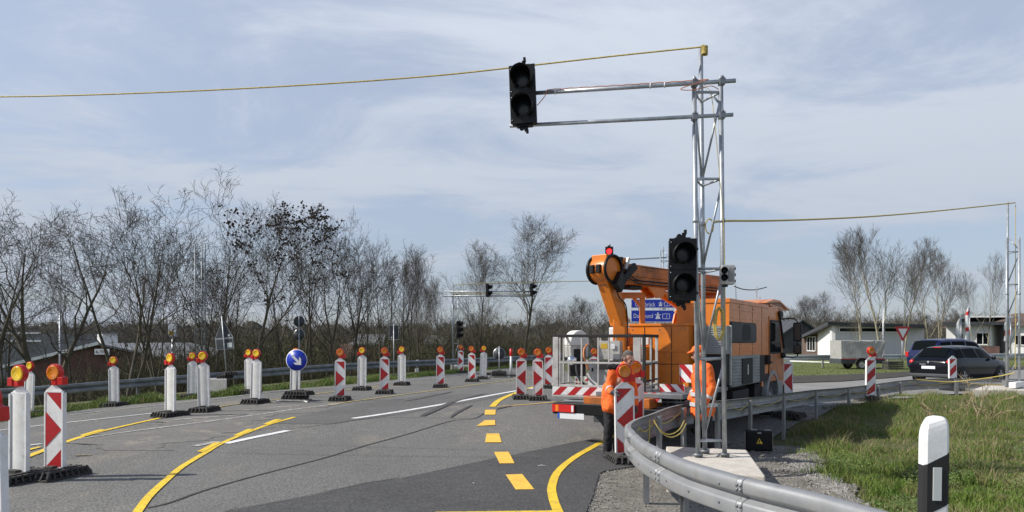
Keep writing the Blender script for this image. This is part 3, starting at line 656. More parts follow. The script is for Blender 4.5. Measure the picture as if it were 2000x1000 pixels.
beacon('stripe', bp(1700, 774.5), 8, 'diagonally striped beacon with an amber lamp in front of the covered trailer', lens='amber_shaded')
beacon('stripe', bp(1861, 757), 8, 'diagonally striped beacon without a lamp in front of the black car', lamp=False)
# loose foot plates
def loose_foot(x, y, z, rz, label):
    src = [o for o in COL.objects if o.name.startswith('foot_plate')][0]; o = src.copy(); COL.objects.link(o); o.parent = None; o.name = 'rubber_foot_plate'
    o.location = (x, y, z); o.rotation_euler = (0, 0, rz); tag(o, label, 'foot plate'); return o
p = G(1540, 815); loose_foot(p.x, p.y, p.z, .9, 'loose black rubber foot plate in the grass behind the guard rail near the truck')
p = G(971, 733); loose_foot(p.x-.6, p.y+.2, p.z, .3, 'dark rubber foot plate beside the foot of the round sign seen from behind')

# ------------------------------------------------------------------ lattice masts
def lattice(name, label, loc, rz, side, hleg, hrear, rungs, rt=.030, tilt=(0, 0), group='galvanised lattice masts', m='mast', feet=True):
    t = thing(name, label, 'lattice mast', loc, rz, group, tilt)
    d = side; A = Vector((-d/2, -d*.29, 0)); B = Vector((d/2, -d*.29, 0)); C = Vector((0, d*.58, 0)); up = Vector((0, 0, 1))
    for q, h in ((A, hleg), (B, hleg), (C, hrear)):
        l = MB().tube([q+up*.05, q+up*h], rt, 10)
        if hleg > 3: l.tube([q+up*(hleg*.62), q+up*(hleg*.62+.05)], rt*1.25, 10)
        l.tube([q+up*(h-.02), q+up*(h+.03)], rt*.6, 8); l.build('leg', M[m], t)
    b = MB(); bs = rt*.48
    for z in rungs: b.tube([A+up*z, B+up*z], bs*1.25, 6).tube([B+up*z, C+up*(z-.03)], bs, 6).tube([C+up*(z-.03), A+up*z], bs, 6)
    for z0, z1 in zip(rungs[:-1], rungs[1:]):
        b.tube([A+up*(z1-.06), C+up*(z0+.04)], bs, 6).tube([B+up*(z1-.06), C+up*(z0+.04)], bs, 6)
        b.tube([A+up*(z1-.04), B+up*(z0+.04)], bs*.8, 5) if False else None
    b.tube([A+up*(hleg-.35), C+up*(hleg+.06)], bs, 6).tube([B+up*(hleg-.35), C+up*(hleg+.06)], bs, 6)
    b.build('bracing', M[m], t)
    if feet:
        for q in (A, B, C):
            f = MB(); f.lathe([(0, .03), (.065, .03), (.065, .05), (.03, .055), (.028, .09)], q, up, 12); f.lathe([(.012, -.03), (.012, .03)], q+Vector((.045, -.03, 0)), up, 8); f.box(q+Vector((0, 0, .02)), (.09, .03, .02))
            f.build('foot', M['galv_dark'], t)
    return t
def slab(label, corners, ztop, zbot, m='concrete', name='concrete_slab', bevel=.02):
    """block with the given four corners (x, y), counter-clockwise seen from above"""
    c = Vector((sum(p[0] for p in corners)/4, sum(p[1] for p in corners)/4, zbot)); b = MB(); n = 4
    vs = [Vector((p[0], p[1], z))-c for z in (zbot, ztop) for p in corners]
    b.add(vs, [(3, 2, 1, 0), (4, 5, 6, 7)]+[(i, (i+1) % 4, 4+(i+1) % 4, 4+i) for i in range(4)])
    o = b.build(name, M[m], bevel=bevel); o.location = c; tag(o, label, 'concrete slab'); return o
slab('pale concrete slab under the tall lattice mast inside the guard rail bend', [(1.84, 8.80), (2.88, 8.40), (3.30, 10.40), (2.24, 10.75)], .12, -.22)
MY = 9.72; MX = (1389-1000)/F*MY
lattice('lattice_mast', 'tall galvanised lattice mast in the foreground carrying the two-arm signal', (MX+.0, MY+.1, .12), R(1), .352, 4.98, 5.50, [.22, 1.30, 2.48, 3.66, 4.80], .031, tilt=(0, -.0105))
# signal arms (clamped tubes)
def arm(name, label, p0, p1, r, parent=None):
    b = MB().tube([p0, p1], r, 12); o = b.build(name, M['mast']); tag(o, label, 'signal arm', 'signal arms'); return o
def rod(px0, py0, Y0, px1, py1): 
    a = at(px0, py0, Y0); Y1 = Y0*(HOR-py0)/(HOR-py1); return a, at(px1, py1, Y1)
a0, a1 = rod(1437, 157.5, 9.56, 1042, 182); b0, b1 = rod(1432, 224, 9.56, 996, 246)
arm('gantry_tube', 'upper horizontal tube clamped to the tall mast with an orange cable along it', a0, a1, .028)
arm('gantry_tube', 'lower horizontal tube clamped to the tall mast, its end sticking out past the hanging signal', b0, b1, .026)
for px, pa, pb in ((1357, a0, a1), (1410, a0, a1), (1357, b0, b1), (1410, b0, b1)):
    t_ = min([k/400 for k in range(401)], key=lambda k: abs(1000+F*pa.lerp(pb, k).x/pa.lerp(pb, k).y-px)); q = pa.lerp(pb, t_)
    c_ = MB(); c_.box(q+Vector((0, .01, 0)), (.075, .10, .085)); c_.tube([q+Vector((0, -.02, -.06)), q+Vector((0, -.02, .075))], .012, 8); c_.box(q+Vector((0, -.035, .045)), (.03, .03, .03))
    o_ = c_.build('pipe_clamp', M['galv_dark'], bpy.data.objects['lattice_mast'], world=True, bevel=.006)
wv = []
for k in range(41):
    t_ = k/40; q = a0.lerp(a1, .13+.80*t_); wv.append(q+Vector((0, -.012, .033+.004*math.sin(k*1.7))))
q0 = wv[0]; q1 = wv[-1]
L_ = catmull([at(1410, 178, 9.75), at(1390, 168, 9.7), at(1372, 172, 9.7), at(1350, 176, 9.55), at(1330, 173, 9.55), q0], 6)+wv[1:]+catmull([q1, at(1065, 186, 9.95), at(1056, 198, 9.93), at(1049, 206, 9.95)], 6)[1:]
tag(MB().tube(L_, .006, 5).build('signal_cable', M['cable_o']), 'thin orange cable strapped along the upper signal arm', 'cable')
tr = MB()
for px in (1085, 1270, 1298):
    t_ = min([k/400 for k in range(401)], key=lambda k: abs(1000+F*a0.lerp(a1, k).x/a0.lerp(a1, k).y-px)); q = a0.lerp(a1, t_); d = (a1-a0).normalized(); tr.tube([q-d*.007, q+d*.007], .037, 10)
tr.build('cable_tie', M['white_pl'], bpy.data.objects['gantry_tube'])

# ------------------------------------------------------------------ two-lens signal heads
def signal_head(label, loc, rot, n=2, sc=1.0, lit=None, brackets=True, group='dark traffic signal heads'):
    t = thing('traffic_signal', label, 'traffic signal', loc, 0, group); t.rotation_euler = rot; t.scale = (sc, sc, sc)
    hw = .165; hh = .195*n
    b = MB(); b.bx(-hw, hw, -.02, .13, -hh, hh); b.bx(-hw-.012, hw+.012, -.034, -.014, -hh-.012, hh+.012)
    for k in range(1, n): b.bx(-hw-.014, hw+.014, -.038, -.01, -hh+2*hh/n*k-.006, -hh+2*hh/n*k+.006)
    b.bx(-.10, .10, .0, .10, hh, hh+.03); b.bx(-.11, .11, 0, .10, -hh-.035, -hh)
    b.build('housing', M['black'], t, bevel=.012)
    sc_ = MB()
    for k in range(n):
        z = -hh+2*hh/n*(k+.5)
        for q in (-.155, .155): sc_.lathe([(0, .0), (.008, 0), (.006, .006), (0, .007)], (-hw+.012, -.035, z+q), (0, -1, 0), 8)
    sc_.build('screws', M['galv'], t)
    for k in range(n):
        z = -hh+2*hh/n*(k+.5); v = MB(); r = .142; seg = 22; vs = []
        for i in range(seg+1):
            a = R(-58)+R(296)*i/seg; ln = .23-.13*max(0, -math.sin(a))**.6 if math.sin(a) < 0 else .23
            for rr, yy in ((r, -.03), (r*.97, -.03-ln), (r*.935, -.03-ln), (r*.965, -.03)):
                vs.append((rr*math.cos(a), yy, z+rr*math.sin(a)))
        fs = []
        for i in range(seg):
            for j in range(4): fs.append((4*i+j, 4*i+(j+1) % 4, 4*(i+1)+(j+1) % 4, 4*(i+1)+j))
        v.add(vs, fs, True); v.build('visor', M['black'], t)
        l = MB().lathe([(.125, .0), (.118, .012), (.08, .022), (.04, .028), (0, .03)], (0, -.03, z), (0, -1, 0), 24)
        l.build('lens', M['red_on'] if lit == k else M['lens_off'], t)
    if brackets:
        for s in (1, -1):
            k_ = MB(); k_.box((.02, .05, s*(hh+.05)), (.05, .04, .09)); k_.lathe([(.0, -.02), (.035, -.02), (.035, .02), (0, .02)], (-.04, .05, s*(hh+.045)), (0, 1, 0), 12); k_.box((.035, .03, s*(hh+.10)), (.035, .05, .06))
            k_.build('bracket', M['black'], t, bevel=.006)
    return t
signal_head('black two-lens signal hanging tilted from the end of the long arms', at(1021.5, 185, 9.93), (R(-3), R(-2.6), R(-9)))
signal_head('black two-lens signal fixed low on the left leg of the tall mast', at(1333, 527, 9.52), (0, R(.6), R(-4)))
kk = MB(); kk.tube([at(1352, 486, 9.6), at(1362, 486, 9.66)], .022, 8).tube([at(1352, 572, 9.6), at(1362, 572, 9.66)], .022, 8)
kk.build('signal_bracket', M['black'], bpy.data.objects['lattice_mast'], world=True)
# control box on the right leg
t = thing('control_box', 'light grey control box with black sensor eyes on the right leg of the tall mast', 'control box', tuple(at(1420, 537, 9.52)))
b = MB(); b.bx(-.085, .085, -.06, .06, -.125, .125); b.build('case', M['alu'], t, bevel=.01)
b = MB(); b.bx(.0, .07, -.066, -.060, -.09, .09); b.build('door', M['conc_grey'], t, bevel=.003)
b = MB()
for z in (.055, -.035): b.lathe([(.038, 0), (.045, .02), (.045, .09), (.040, .09), (.036, .03), (0, .03)], (-.05, -.055, z), (-.25, -1, -.1), 16)
for z in (.08, 0, -.08): b.box((.093, 0, z), (.02, .07, .035))
b.box((-.03, 0, -.14), (.06, .08, .03)); b.build('sensor', M['black'], t)
# yellow coil of cable on the mast
cc_ = []
c0 = at(1404, 632, 9.45)
for k in range(150):
    a = k*.25; w = .055*(1+.10*math.sin(k*.11)); cc_.append(c0+Vector((w*math.cos(a)+.01*math.sin(k*.07), -.02+.02*math.sin(k*.13), .20*(1+.05*math.sin(k*.09))*math.sin(a))))
tag(MB().tube(cc_, .009, 5).build('cable_coil', M['cable_y']), 'yellow coil of cable hung on the right leg of the tall mast', 'cable coil')
tag(MB().tube(catmull([at(1412, 660, 9.5), at(1415, 600, 9.6), at(1413, 440, 9.63), at(1396, 240, 9.6), at(1388, 175, 9.75)], 8), .005, 5).build('mast_cable', M['cable_y']), 'thin yellow cable running up inside the tall mast', 'cable')
# ropes
def rope(label, pts, r=.013, n=10, m='cable_y'):
    o = MB().tube(catmull(pts, n), r, 5).build('rope', M[m]); tag(o, label, 'rope', 'yellow guy ropes'); return o
rope('yellow rope running left from the top of the tall mast past the hanging signal', [at(1375, 91.5, 9.92), at(1210, 108.5, 10.08), at(1045, 127, 10.2), at(850, 148, 10.4), at(600, 166, 10.6), at(300, 181, 10.9), at(0, 189, 11.3), at(-300, 186, 11.8)], .0115)
mt = Vector(at(1376, 98, 9.92)); wr = [mt+Vector((.037*math.cos(a), .037*math.sin(a), -.06+.0135*a/ (2*math.pi)*1.0)) for a in [k*.5 for k in range(110)]]
tag(MB().tube(wr, .010, 5).build('rope_wrap', M['cable_y']), 'yellow rope wound round the tip of the tall mast', 'rope')
rm_Y = 21.6
rope('yellow rope sagging from the right-hand mast back to the tall mast', [at(1392, 436, 9.9), at(1415, 431.5, 10.4), at(1500, 431, 12.5), at(1600, 428, 14.6), at(1700, 423, 16.6), at(1800, 415, 18.6), at(1900, 405, 20.2), at(1983, 396, 21.7)], .017)
tag(MB().tube([mt+Vector((.055*math.cos(a)*1.0+.07, .02, -2.36+.10*math.sin(a))) for a in [k*.5 for k in range(40)]], .009, 5).build('rope_loop', M['cable_y']), 'yellow rope looped round the rear leg at mid height of the tall mast', 'rope')
# right mast and its slab
g2 = at(1976, 757, rm_Y)
zt = .30
slab('pale concrete slab under the mast at the right edge of the photo', [atY(1900, 20.6), atY(2080, 20.0), atY(2070, 22.6), atY(1932, 23.4)], zt, -.1)
lattice('lattice_mast', 'lattice mast near the right edge of the photo, standing on its own slab', (atY(1975, rm_Y)[0], rm_Y, zt), R(-8), .335, 4.35, 5.42, [.2, .95, 2.05, 3.0, 3.95], .032)
o = slab('white beam lying across the slab of the right-hand mast', [atY(1970, 20.9), atY(1984, 20.75), (atY(2000, 21.4)[0]+.1, 21.5), (atY(1988, 21.6)[0]+.1, 21.65)], .48, .32, 'white_pl', 'plank', .01); o['category'] = 'plank'
rope('yellow rope dropping from the right-hand mast to the guard rail', [at(1982, 728, 21.3), at(1950, 735, 21.6), at(1900, 742, 21.8), at(1850, 746, 22.2), at(1790, 741, 22.3)], .017)
tag(MB().tube([at(1983, 720, 21.4), at(1983.5, 600, 21.5), at(1983.5, 400, 21.6)], .009, 5).build('mast_cable', M['cable_y']), 'yellow cable running up the right-hand mast', 'cable')
# left mast
LM = G(392, 770); LY = 28.6
pz = gzf(*atY(392, LY)); slab('grey concrete block at the foot of the thin mast on the left verge', [atY(378, 27.9), atY(443, 27.5), atY(441, 29.6), atY(380, 30)], pz+.50, pz-.3, 'conc_grey')
lattice('lattice_mast', 'thin lattice mast among the bare trees on the left verge', (atY(392, LY)[0], LY, pz+.50), R(12), .36, 5.15, 5.25, [.2, 1.0, 1.9, 2.8, 3.7, 4.6], .024, m='galv_dark')
# far gantry
GY = 47.0; gx0 = atY(888, GY)[0]; gzb = gzf(gx0, GY)
slab('low concrete block under the far signal gantry', [atY(880, GY-1.2), atY(915, GY-1.4), atY(914, GY+1), atY(880, GY+1)], gzb+.35, gzb-.3)
gm = lattice('lattice_mast', 'far lattice mast carrying the distant signal gantry', (gx0, GY, gzb+.35), R(30), .40, CAMH+99/F*GY-gzb-.35, CAMH+110/F*GY-gzb-.35, [.3, 1.4, 2.5, 3.6, 4.5], .036)
for (x0, x1, y, lb) in ((868, 1044, 569.5, 'upper tube of the distant signal gantry'), (866, 1046, 578, 'lower tube of the distant signal gantry')):
    arm('gantry_tube', lb, at(x0, y, GY-.3), at(x1, y, GY-.3), .045)
tag(MB().tube([at(885, 574, GY-.4), at(950, 573.5, GY-.4), at(1040, 575, GY-.2)], .03, 5).build('signal_cable', M['cable_y']), 'yellow cable strapped along the distant gantry', 'cable')
signal_head('small dark signal on the middle of the distant gantry', at(953.5, 567, GY-.5), (0, 0, R(78)), brackets=False)
signal_head('small dark signal at the right end of the distant gantry', at(1040, 566, GY-.5), (0, 0, R(78)), brackets=False)
signal_head('dark three-lens signal low on the mast of the distant gantry', at(897, 644, GY-.35), (0, 0, R(70)), n=3, brackets=False, sc=.92)
rope('faint yellow rope above the distant gantry', [at(885, 557, GY), at(960, 553, GY), at(1150, 549, GY+1), at(1260, 545, GY+2)], .022)
# second distant mast behind the lift
HY = 31.0
t = lattice('lattice_mast', 'distant mast rising behind the boom of the lift', (atY(1297, HY)[0], HY, 0), 0, .34, CAMH+178/F*HY, CAMH+184/F*HY, [.4, 1.6, 2.8, 4.0, 5.0], .026)
arm('gantry_tube', 'distant tube above the knuckle of the lift boom', at(1178, 509, HY), at(1302, 503, HY), .030)
signal_head('small signal glowing red above the knuckle of the lift boom', at(1190, 491, HY-.1), (0, 0, R(-12)), n=1, lit=0, sc=.95)
tag(MB().tube(catmull([at(1434, 559, 16), at(1452, 565, 16.5), at(1475, 566, 17.2), at(1497, 561, 18)], 6), .012, 5).build('wire', M['blackm']), 'thin black wire sagging above the truck cab', 'wire')

# ------------------------------------------------------------------ signs
def disc(b, c, r, y0, th, n=32, ax=Vector((0, -1, 0))): b.lathe([(0, 0), (r, 0), (r, th), (0, th)], c, ax, n)
def arrow_sign():
    g = G(579, 783); t = thing('traffic_sign', 'round blue sign with a white arrow pointing down to the right', 'traffic sign', tuple(g), R(-3), tilt=(0, R(.5)))
    zc = 1.125
    MB().tube([(0, .02, .05), (0, .02, zc+.25)], .022, 10).build('pole', M['galv'], t)
    b = MB(); disc(b, Vector((0, -.005, zc)), .300, 0, .010); b.mi = 1; disc(b, Vector((0, -.0152, zc)), .284, 0, .0015)
    b.mi = 0; a = R(-45); e1 = Vector((math.cos(a), 0, math.sin(a))); e2 = Vector((-math.sin(a), 0, math.cos(a)))
    P = [(-.17, .033), (.06, .033), (-.02, .115), (.06, .115), (.185, 0), (.06, -.115), (-.02, -.115), (.06, -.033), (-.17, -.033)]
    b.prism(P[::-1], Vector((0, -.0168, zc)), e1, e2, -.0015) if False else b.prism([(x, y) for x, y in P[::-1]], Vector((0, -.0168, zc)), e1, e2, .0015)
    b.build('sign_face', [M['white'], M['blue']], t)
    f = MB()
    for s in (-1, 1): f.box((s*.32, 0, .02), (.05, .70, .04), Matrix.Rotation(s*.25, 3, 'Z')); f.tube([(s*.32, -.3, .02), (s*.45, -.42, .0)], .02, 6)
    f.box((0, -.28, .035), (.75, .04, .035)); f.box((0, .2, .035), (.75, .04, .035)); f.build('stand', M['alu'], t, bevel=.004)
    for z, r_, dx in ((.06, .2, -.05), (.16, -.15, .06)):
        src = [o for o in COL.objects if o.name.startswith('foot_plate')][0]; o = src.copy(); COL.objects.link(o); o.parent = t; o.name = 'foot_plate'; o.location = (dx, .05, z); o.rotation_euler = (0, 0, R(90)+r_)
arrow_sign()
def back_sign(label, loc, hpole, shapes, rz=0, tilt=(0, 0), r=.022, stand=False, zp0=-.2):
    t = thing('traffic_sign', label, 'traffic sign', loc, rz, 'road signs seen from behind', tilt)
    MB().tube([(0, .0, zp0), (0, .0, hpole)], r, 10).build('pole', M['galv'], t)
    for kind, zc, d in shapes:
        b = MB()
        if kind == 'round': b.mi = 1; disc(b, Vector((0, .03, zc)), d, 0, .008, ax=Vector((0, 1, 0))); b.mi = 0; disc(b, Vector((0, .029, zc)), d*.93, 0, .004)
        elif kind == 'tri':
            P = [(-d, 0), (d, 0), (.04, d*1.75), (-.04, d*1.75)]
            b.mi = 1; b.prism(P, (0, .038, zc), (1, 0, 0), (0, 0, 1), .006); b.mi = 0; P2 = [(x*.90, .035+z*.94) for x, z in P]; b.prism(P2, (0, .032, zc), (1, 0, 0), (0, 0, 1), .003)
            b.mi = 2; b.prism([(.20*d/.45, .07), (.28*d/.45, .07), (.28*d/.45, .15), (.20*d/.45, .15)], (0, .029, zc), (1, 0, 0), (0, 0, 1), .002)
        else:
            w, h = d; b.mi = 1; b.prism([(-w, -h), (w, -h), (w, h), (-w, h)], (0, .038, zc), (1, 0, 0), (0, 0, 1), .006); b.mi = 0; w2, h2 = w*.93, h*.93; b.prism([(-w2, -h2), (w2, -h2), (w2, h2), (-w2, h2)], (0, .032, zc), (1, 0, 0), (0, 0, 1), .003)
            b.mi = 2; b.prism([(w*.3, -h*.7), (w*.85, -h*.7), (w*.85, h*.2), (w*.3, h*.2)], (0, .029, zc), (1, 0, 0), (0, 0, 1), .002) if kind == 'rects' else b.prism([(-w*.6, -h*.8), (-w*.3, -h*.8), (-w*.3, -h*.6), (-w*.6, -h*.6)], (0, .029, zc), (1, 0, 0), (0, 0, 1), .002)
        b.build('sign_face', [M['sign_back'], M['galv'], M['sticker']], t)
        MB().box((0, .012, zc+(.2 if kind == 'tri' else 0)), (.07, .03, .04)).build('clamp', M['galv'], t)
    if stand:
        f = MB()
        for s in (-1, 1): f.box((s*.45, 0, .03), (.05, .8, .05))
        f.box((0, 0, .05), (.95, .05, .04)); f.build('stand', M['alu'], t)
        src = [o for o in COL.objects if o.name.startswith('foot_plate')][0]
        for z in (.07, .18): o = src.copy(); COL.objects.link(o); o.parent = t; o.name = 'foot_plate'; o.location = (0, 0, z); o.rotation_euler = (0, 0, R(90))
    return t
sY = 28.2; sx_ = atY(443, sY)[0]; sz = pz+.52
back_sign('back of a leaning triangular sign with a stickered plate below it', (sx_, sY, sz), 2.36, [('tri', CAMH+(HOR-661)/F*sY-sz, .385), ('rects', CAMH+(HOR-672)/F*sY-sz, (.36, .20))], tilt=(0, R(-5)), zp0=.02, rz=R(-8))
for k in range(2):
    loose_foot(sx_-.1+.2*k, sY+.1, pz+.50+.13*k, .2+.3*k, ['lower rubber plate on the grey concrete block, holding the leaning sign', 'upper rubber plate on the grey concrete block, round the pole of the leaning sign'][k])
def post_base(px, Y): x, y = atY(px, Y); return (x, y, gzf(x, y))
q = post_base(584, 36.5); q = (q[0], q[1], -.9); back_sign('two round signs one above the other, seen from behind in front of the bare trees', q, CAMH+50/F*36.5+.9, [('round', CAMH+38/F*36.5+.9, .285), ('round', CAMH+12/F*36.5+.9, .285)])
q = post_base(769, 40.5); q = (q[0], q[1], -.6); back_sign('square dark sign seen from behind, left of the lone red chevron beacon', q, CAMH+33/F*40.5+.6, [('rect', CAMH+17/F*40.5+.6, (.27, .41))])
q = post_base(975, 33.5); back_sign('round sign seen from behind on a low metal stand near the far beacons', q, CAMH-10/F*33.5, [('round', CAMH-25/F*33.5, .28)], stand=True, zp0=.05)
q = post_base(998, 34.5); t = thing('delineator', 'thin white tube post with a red top right of the round sign', 'delineator', q)
MB().lathe([(0, .1), (.065, .1), (.05, .95), (0, .95)], (0, 0, 0), (0, 0, 1), 14).build('tube', M['white_pl'], t); MB().lathe([(.06, .95), (.075, 1.0), (.07, 1.28), (0, 1.30)], (0, 0, 0), (0, 0, 1), 14).build('top', M['lamp_red'], t)
MB().bx(-.3, .3, -.35, .35, 0, .1).build('foot_plate', M['rubber'], t, bevel=.02)
# delineators (white posts with slanting black band)
def delineator(label, loc, rz, h=1.0, s=1.0, tilt=(0, 0)):
    t = thing('delineator', label, 'delineator', loc, rz, 'white roadside delineator posts', tilt); w = .062*s; d = .05*s
    sec = [(-w, -d*.75), (-w*.75, -d), (w*.75, -d), (w, -d*.75), (w*.98, d*.3), (w*.45, d), (-w*.45, d), (-w*.98, d*.3)]
    slope = lambda x: .055*(x/w)
    def body(b, z0f, z1f, grow=0, cap=False):
        vs = [];
        for zf in (z0f, z1f):
            for x, y in sec: vs.append((x*(1+grow), y*(1+grow), zf(x)))
        n = len(sec); b.add(vs, [(i, (i+1) % n, n+(i+1) % n, n+i) for i in range(n)]+[list(range(n, 2*n)), list(range(n))[::-1]])
    b = MB(); vs = []; n = len(sec); rings = [(1.0, None), (1.0, -.12), (1.0, -.085), (.985, -.055), (.94, -.030), (.84, -.012), (.66, -.002), (.4, .0)]
    for g_, zz in rings:
        for x, y in sec: vs.append((x*g_, y*g_, 0 if zz is None else h+zz-.050*max(0, -(x*g_)/w-.1)*(1 if zz > -.11 else .6)))
    fs = [(r_*n+i, r_*n+(i+1) % n, (r_+1)*n+(i+1) % n, (r_+1)*n+i) for r_ in range(len(rings)-1) for i in range(n)]+[list(range((len(rings)-1)*n, len(rings)*n))]
    b.add(vs, fs, False); b.build('post', M['white_pl'], t)
    b = MB(); body(b, lambda x: h-.452+slope(x)*.6, lambda x: h-.205+slope(x)*.6, .02); b.build('black_band', M['blackm'], t)
    b = MB(); b.bx(-.021*s, .021*s, -d*1.02-.004, -d*1.02, h-.405, h-.245); b.build('reflector', M['sticker'], t, bevel=.001)
    return t
dY = 3.62; dl = atY(1815, dY); dz_ = gzf(*dl); delineator('large white post with slanting black band and reflector in the right foreground', (dl[0], dl[1], dz_), R(-3), CAMH-(812-HOR)/F*dY-dz_, .97, (0, R(.8)))
q = (*atY(329, 27.6), -.9); delineator('small white post with black bands behind the rail left of the thin mast', q, R(20), 1.42, 1.7)
q = (*atY(814, 41), -.8); delineator('small white post behind the rail right of the square sign', q, R(10), 1.40, 1.6)
# hard case
t = thing('tool_case', 'black hard case with a yellow warning triangle, standing behind a rail post', 'case', (*atY(1482, 13.0), gzf(*atY(1482, 13.0))), R(-12))
b = MB(); b.bx(-.225, .225, -.09, .09, .02, .38); b.build('body', M['black'], t, bevel=.03)
b = MB()
for s in (-1, 1): b.bx(s*.228-.008, s*.228+.008, -.012, .012, .06, .34)
b.bx(-.13, .0-.03, -.014, .014, .376, .392); b.bx(.09, .2, -.014, .014, .376, .392); b.build('metal_edge', M['alu'], t, bevel=.004)
b = MB(); b.bx(-.03, .03, -.10, -.089, .33, .35); b.build('latch', M['alu'], t)
b = MB(); b.prism([(-.055, .15), (.055, .15), (0, .255)], (0, -.0905, 0), (1, 0, 0), (0, 0, 1), .002); b.mi = 1; b.prism([(-.006, .178), (.006, .178), (.010, .222), (-.010, .222)], (0, -.0927, 0), (1, 0, 0), (0, 0, 1), .001); b.prism([(-.006, .163), (.006, .163), (.006, .172), (-.006, .172)], (0, -.0927, 0), (1, 0, 0), (0, 0, 1), .001)
b.build('warning_label', [M['warn_y'], M['black']], t)
# motorway sign
def text_mesh(txt, size, width=None):
    cu = bpy.data.curves.new('t', 'FONT'); cu.body = txt; cu.size = size; cu.resolution_u = 3; o = bpy.data.objects.new('t', cu); COL.objects.link(o)
    dg = bpy.context.evaluated_depsgraph_get(); me = bpy.data.meshes.new_from_object(o.evaluated_get(dg)); bpy.data.objects.remove(o); bpy.data.curves.remove(cu)
    v = [tuple(p.co) for p in me.vertices]; f = [tuple(p.vertices) for p in me.polygons]; w = max(p[0] for p in v); 
    if width: v = [(p[0]*width/w, p[1], 0) for p in v]
    return v, f
def put_text(b, txt, size, x, z, y, width=None, dirx=Vector((1, 0, 0)), diry=Vector((0, 0, 1))):
    v, f = text_mesh(txt, size, width); b.add([Vector((0, y, 0))+dirx*(x+p[0])+diry*(z+p[1]) for p in v], f)
def motorway(b, x, z, s, y):
    for k in (-1, 1): b.prism([(x+k*.02*s, z), (x+k*.40*s, z), (x+k*.16*s, z+.62*s), (x+k*.02*s, z+.62*s)][::k], (0, y, 0), (1, 0, 0), (0, 0, 1), .004)
    b.prism([(x-.5*s, z+.62*s), (x+.5*s, z+.62*s), (x+.45*s, z+.70*s), (x-.45*s, z+.70*s)], (0, y-.002, 0), (1, 0, 0), (0, 0, 1), .004)
    b.prism([(x-.13*s, z+.72*s), (x+.13*s, z+.72*s), (x+.06*s, z+1.0*s), (x-.06*s, z+1.0*s)], (0, y, 0), (1, 0, 0), (0, 0, 1), .004)
SY = 28.0; sg = F/SY; kS = SY/50
t = thing('direction_sign', 'blue motorway direction sign seen between the boom and the truck body', 'direction sign', (*atY(1274, SY), 0))
zof = lambda py: CAMH-(py-HOR)/sg
b = MB()
for s in (-1, 1): b.tube([(s*.5, .06, 0), (s*.5, .06, zof(584))], .03, 8)
b.build('post', M['galv'], t)
for y0, y1, x0, x1, pt in ((584, 602, 1232, 1318, 0), (605, 629.5, 1232, 1316, .14)):
    b = MB(); X0 = (x0-1274)/sg; X1 = (x1-1274)/sg; za, zb = zof(y1), zof(y0)
    P = [(X0, za), (X1, za), (X1+pt, (za+zb)/2), (X1, zb), (X0, zb)] if pt else [(X0, za), (X1, za), (X1, zb), (X0, zb)]
    b.prism(P, (0, .03, 0), (1, 0, 0), (0, 0, 1), .03); b.mi = 1; m_ = .028
    P = [(X0+m_, za+m_), (X1-m_, za+m_)]+([(X1+pt-m_*1.3, (za+zb)/2)] if pt else [])+[(X1-m_, zb-m_), (X0+m_, zb-m_)]
    b.prism(P, (0, -.001, 0), (1, 0, 0), (0, 0, 1), .002); b.mi = 0
    if not pt: put_text(b, 'Osnabrück', .42*kS, (1240-1274)/sg, zof(598.5), -.006, width=1.38*kS); motorway(b, (1290-1274)/sg, zof(598), .32*kS, -.004); X, Z, w, h = (1303-1274)/sg, zof(598), .42*kS, .27*kS; tx_ = '1'
    else: put_text(b, 'Dortmund', .42*kS, (1237-1274)/sg, zof(621), -.006, width=1.32*kS); motorway(b, (1285-1274)/sg, zof(623), .44*kS, -.004); X, Z, w, h = (1301-1274)/sg, zof(623), .50*kS, .36*kS; tx_ = '1'
    for a in ((X-w/2, X+w/2, Z, Z+.017), (X-w/2, X+w/2, Z+h-.017, Z+h), (X-w/2, X-w/2+.017, Z, Z+h), (X+w/2-.017, X+w/2, Z, Z+h)): b.bx(a[0], a[1], -.006, -.003, a[2], a[3])
    put_text(b, tx_, h*.8, X-.022, Z+.04, -.006)
    b.build('sign_panel', [M['white'], M['blue']], t)
# yield sign, pole and stacked bases at the right
q = (*atY(1763, 47), gzf(*atY(1763, 47))); t = thing('traffic_sign', 'red-bordered give-way triangle on a grey pole left of the blue van', 'traffic sign', q, R(12))
zt_ = CAMH+28/F*47; MB().tube([(0, .03, 0), (0, .03, zt_-.1)], .04, 8).build('pole', M['galv'], t)
b = MB(); b.prism([(-.02, zt_-.95), (.02, zt_-.95), (.55, zt_-.04), (.50, zt_), (-.50, zt_), (-.55, zt_-.04)], (0, 0, 0), (1, 0, 0), (0, 0, 1), .02); b.mi = 1
b.prism([(0, zt_-.72), (.34, zt_-.13), (-.34, zt_-.13)], (0, -.021, 0), (1, 0, 0), (0, 0, 1), .003); b.build('sign_face', [M['red'], M['white']], t)
q = (*atY(1725, 44), gzf(*atY(1725, 44))); t = thing('sign_post', 'tall thin grey post behind the trailer with a narrow sign seen edge-on', 'sign post', q)
MB().tube([(0, 0, 0), (0, 0, 3.55)], .038, 8).build('pole', M['galv'], t); MB().box((.0, -.05, 3.18), (.04, .55, .86), Matrix.Rotation(-.45, 3, 'Z')).build('sign_face', M['white'], t); MB().bx(-.35, .35, -.3, .3, 0, .06).build('foot', M['conc_grey'], t)
q = (*atY(1744, 42.5), gzf(*atY(1744, 42.5))); t = thing('plate_stack', 'stack of dark foot plates on the grass left of the blue van', 'plate stack', q)
for k in range(4): MB().bx(-.45, .45, -.35, .35, .02+k*.125, .11+k*.125).build('plate', M['rubber'], t, bevel=.015)
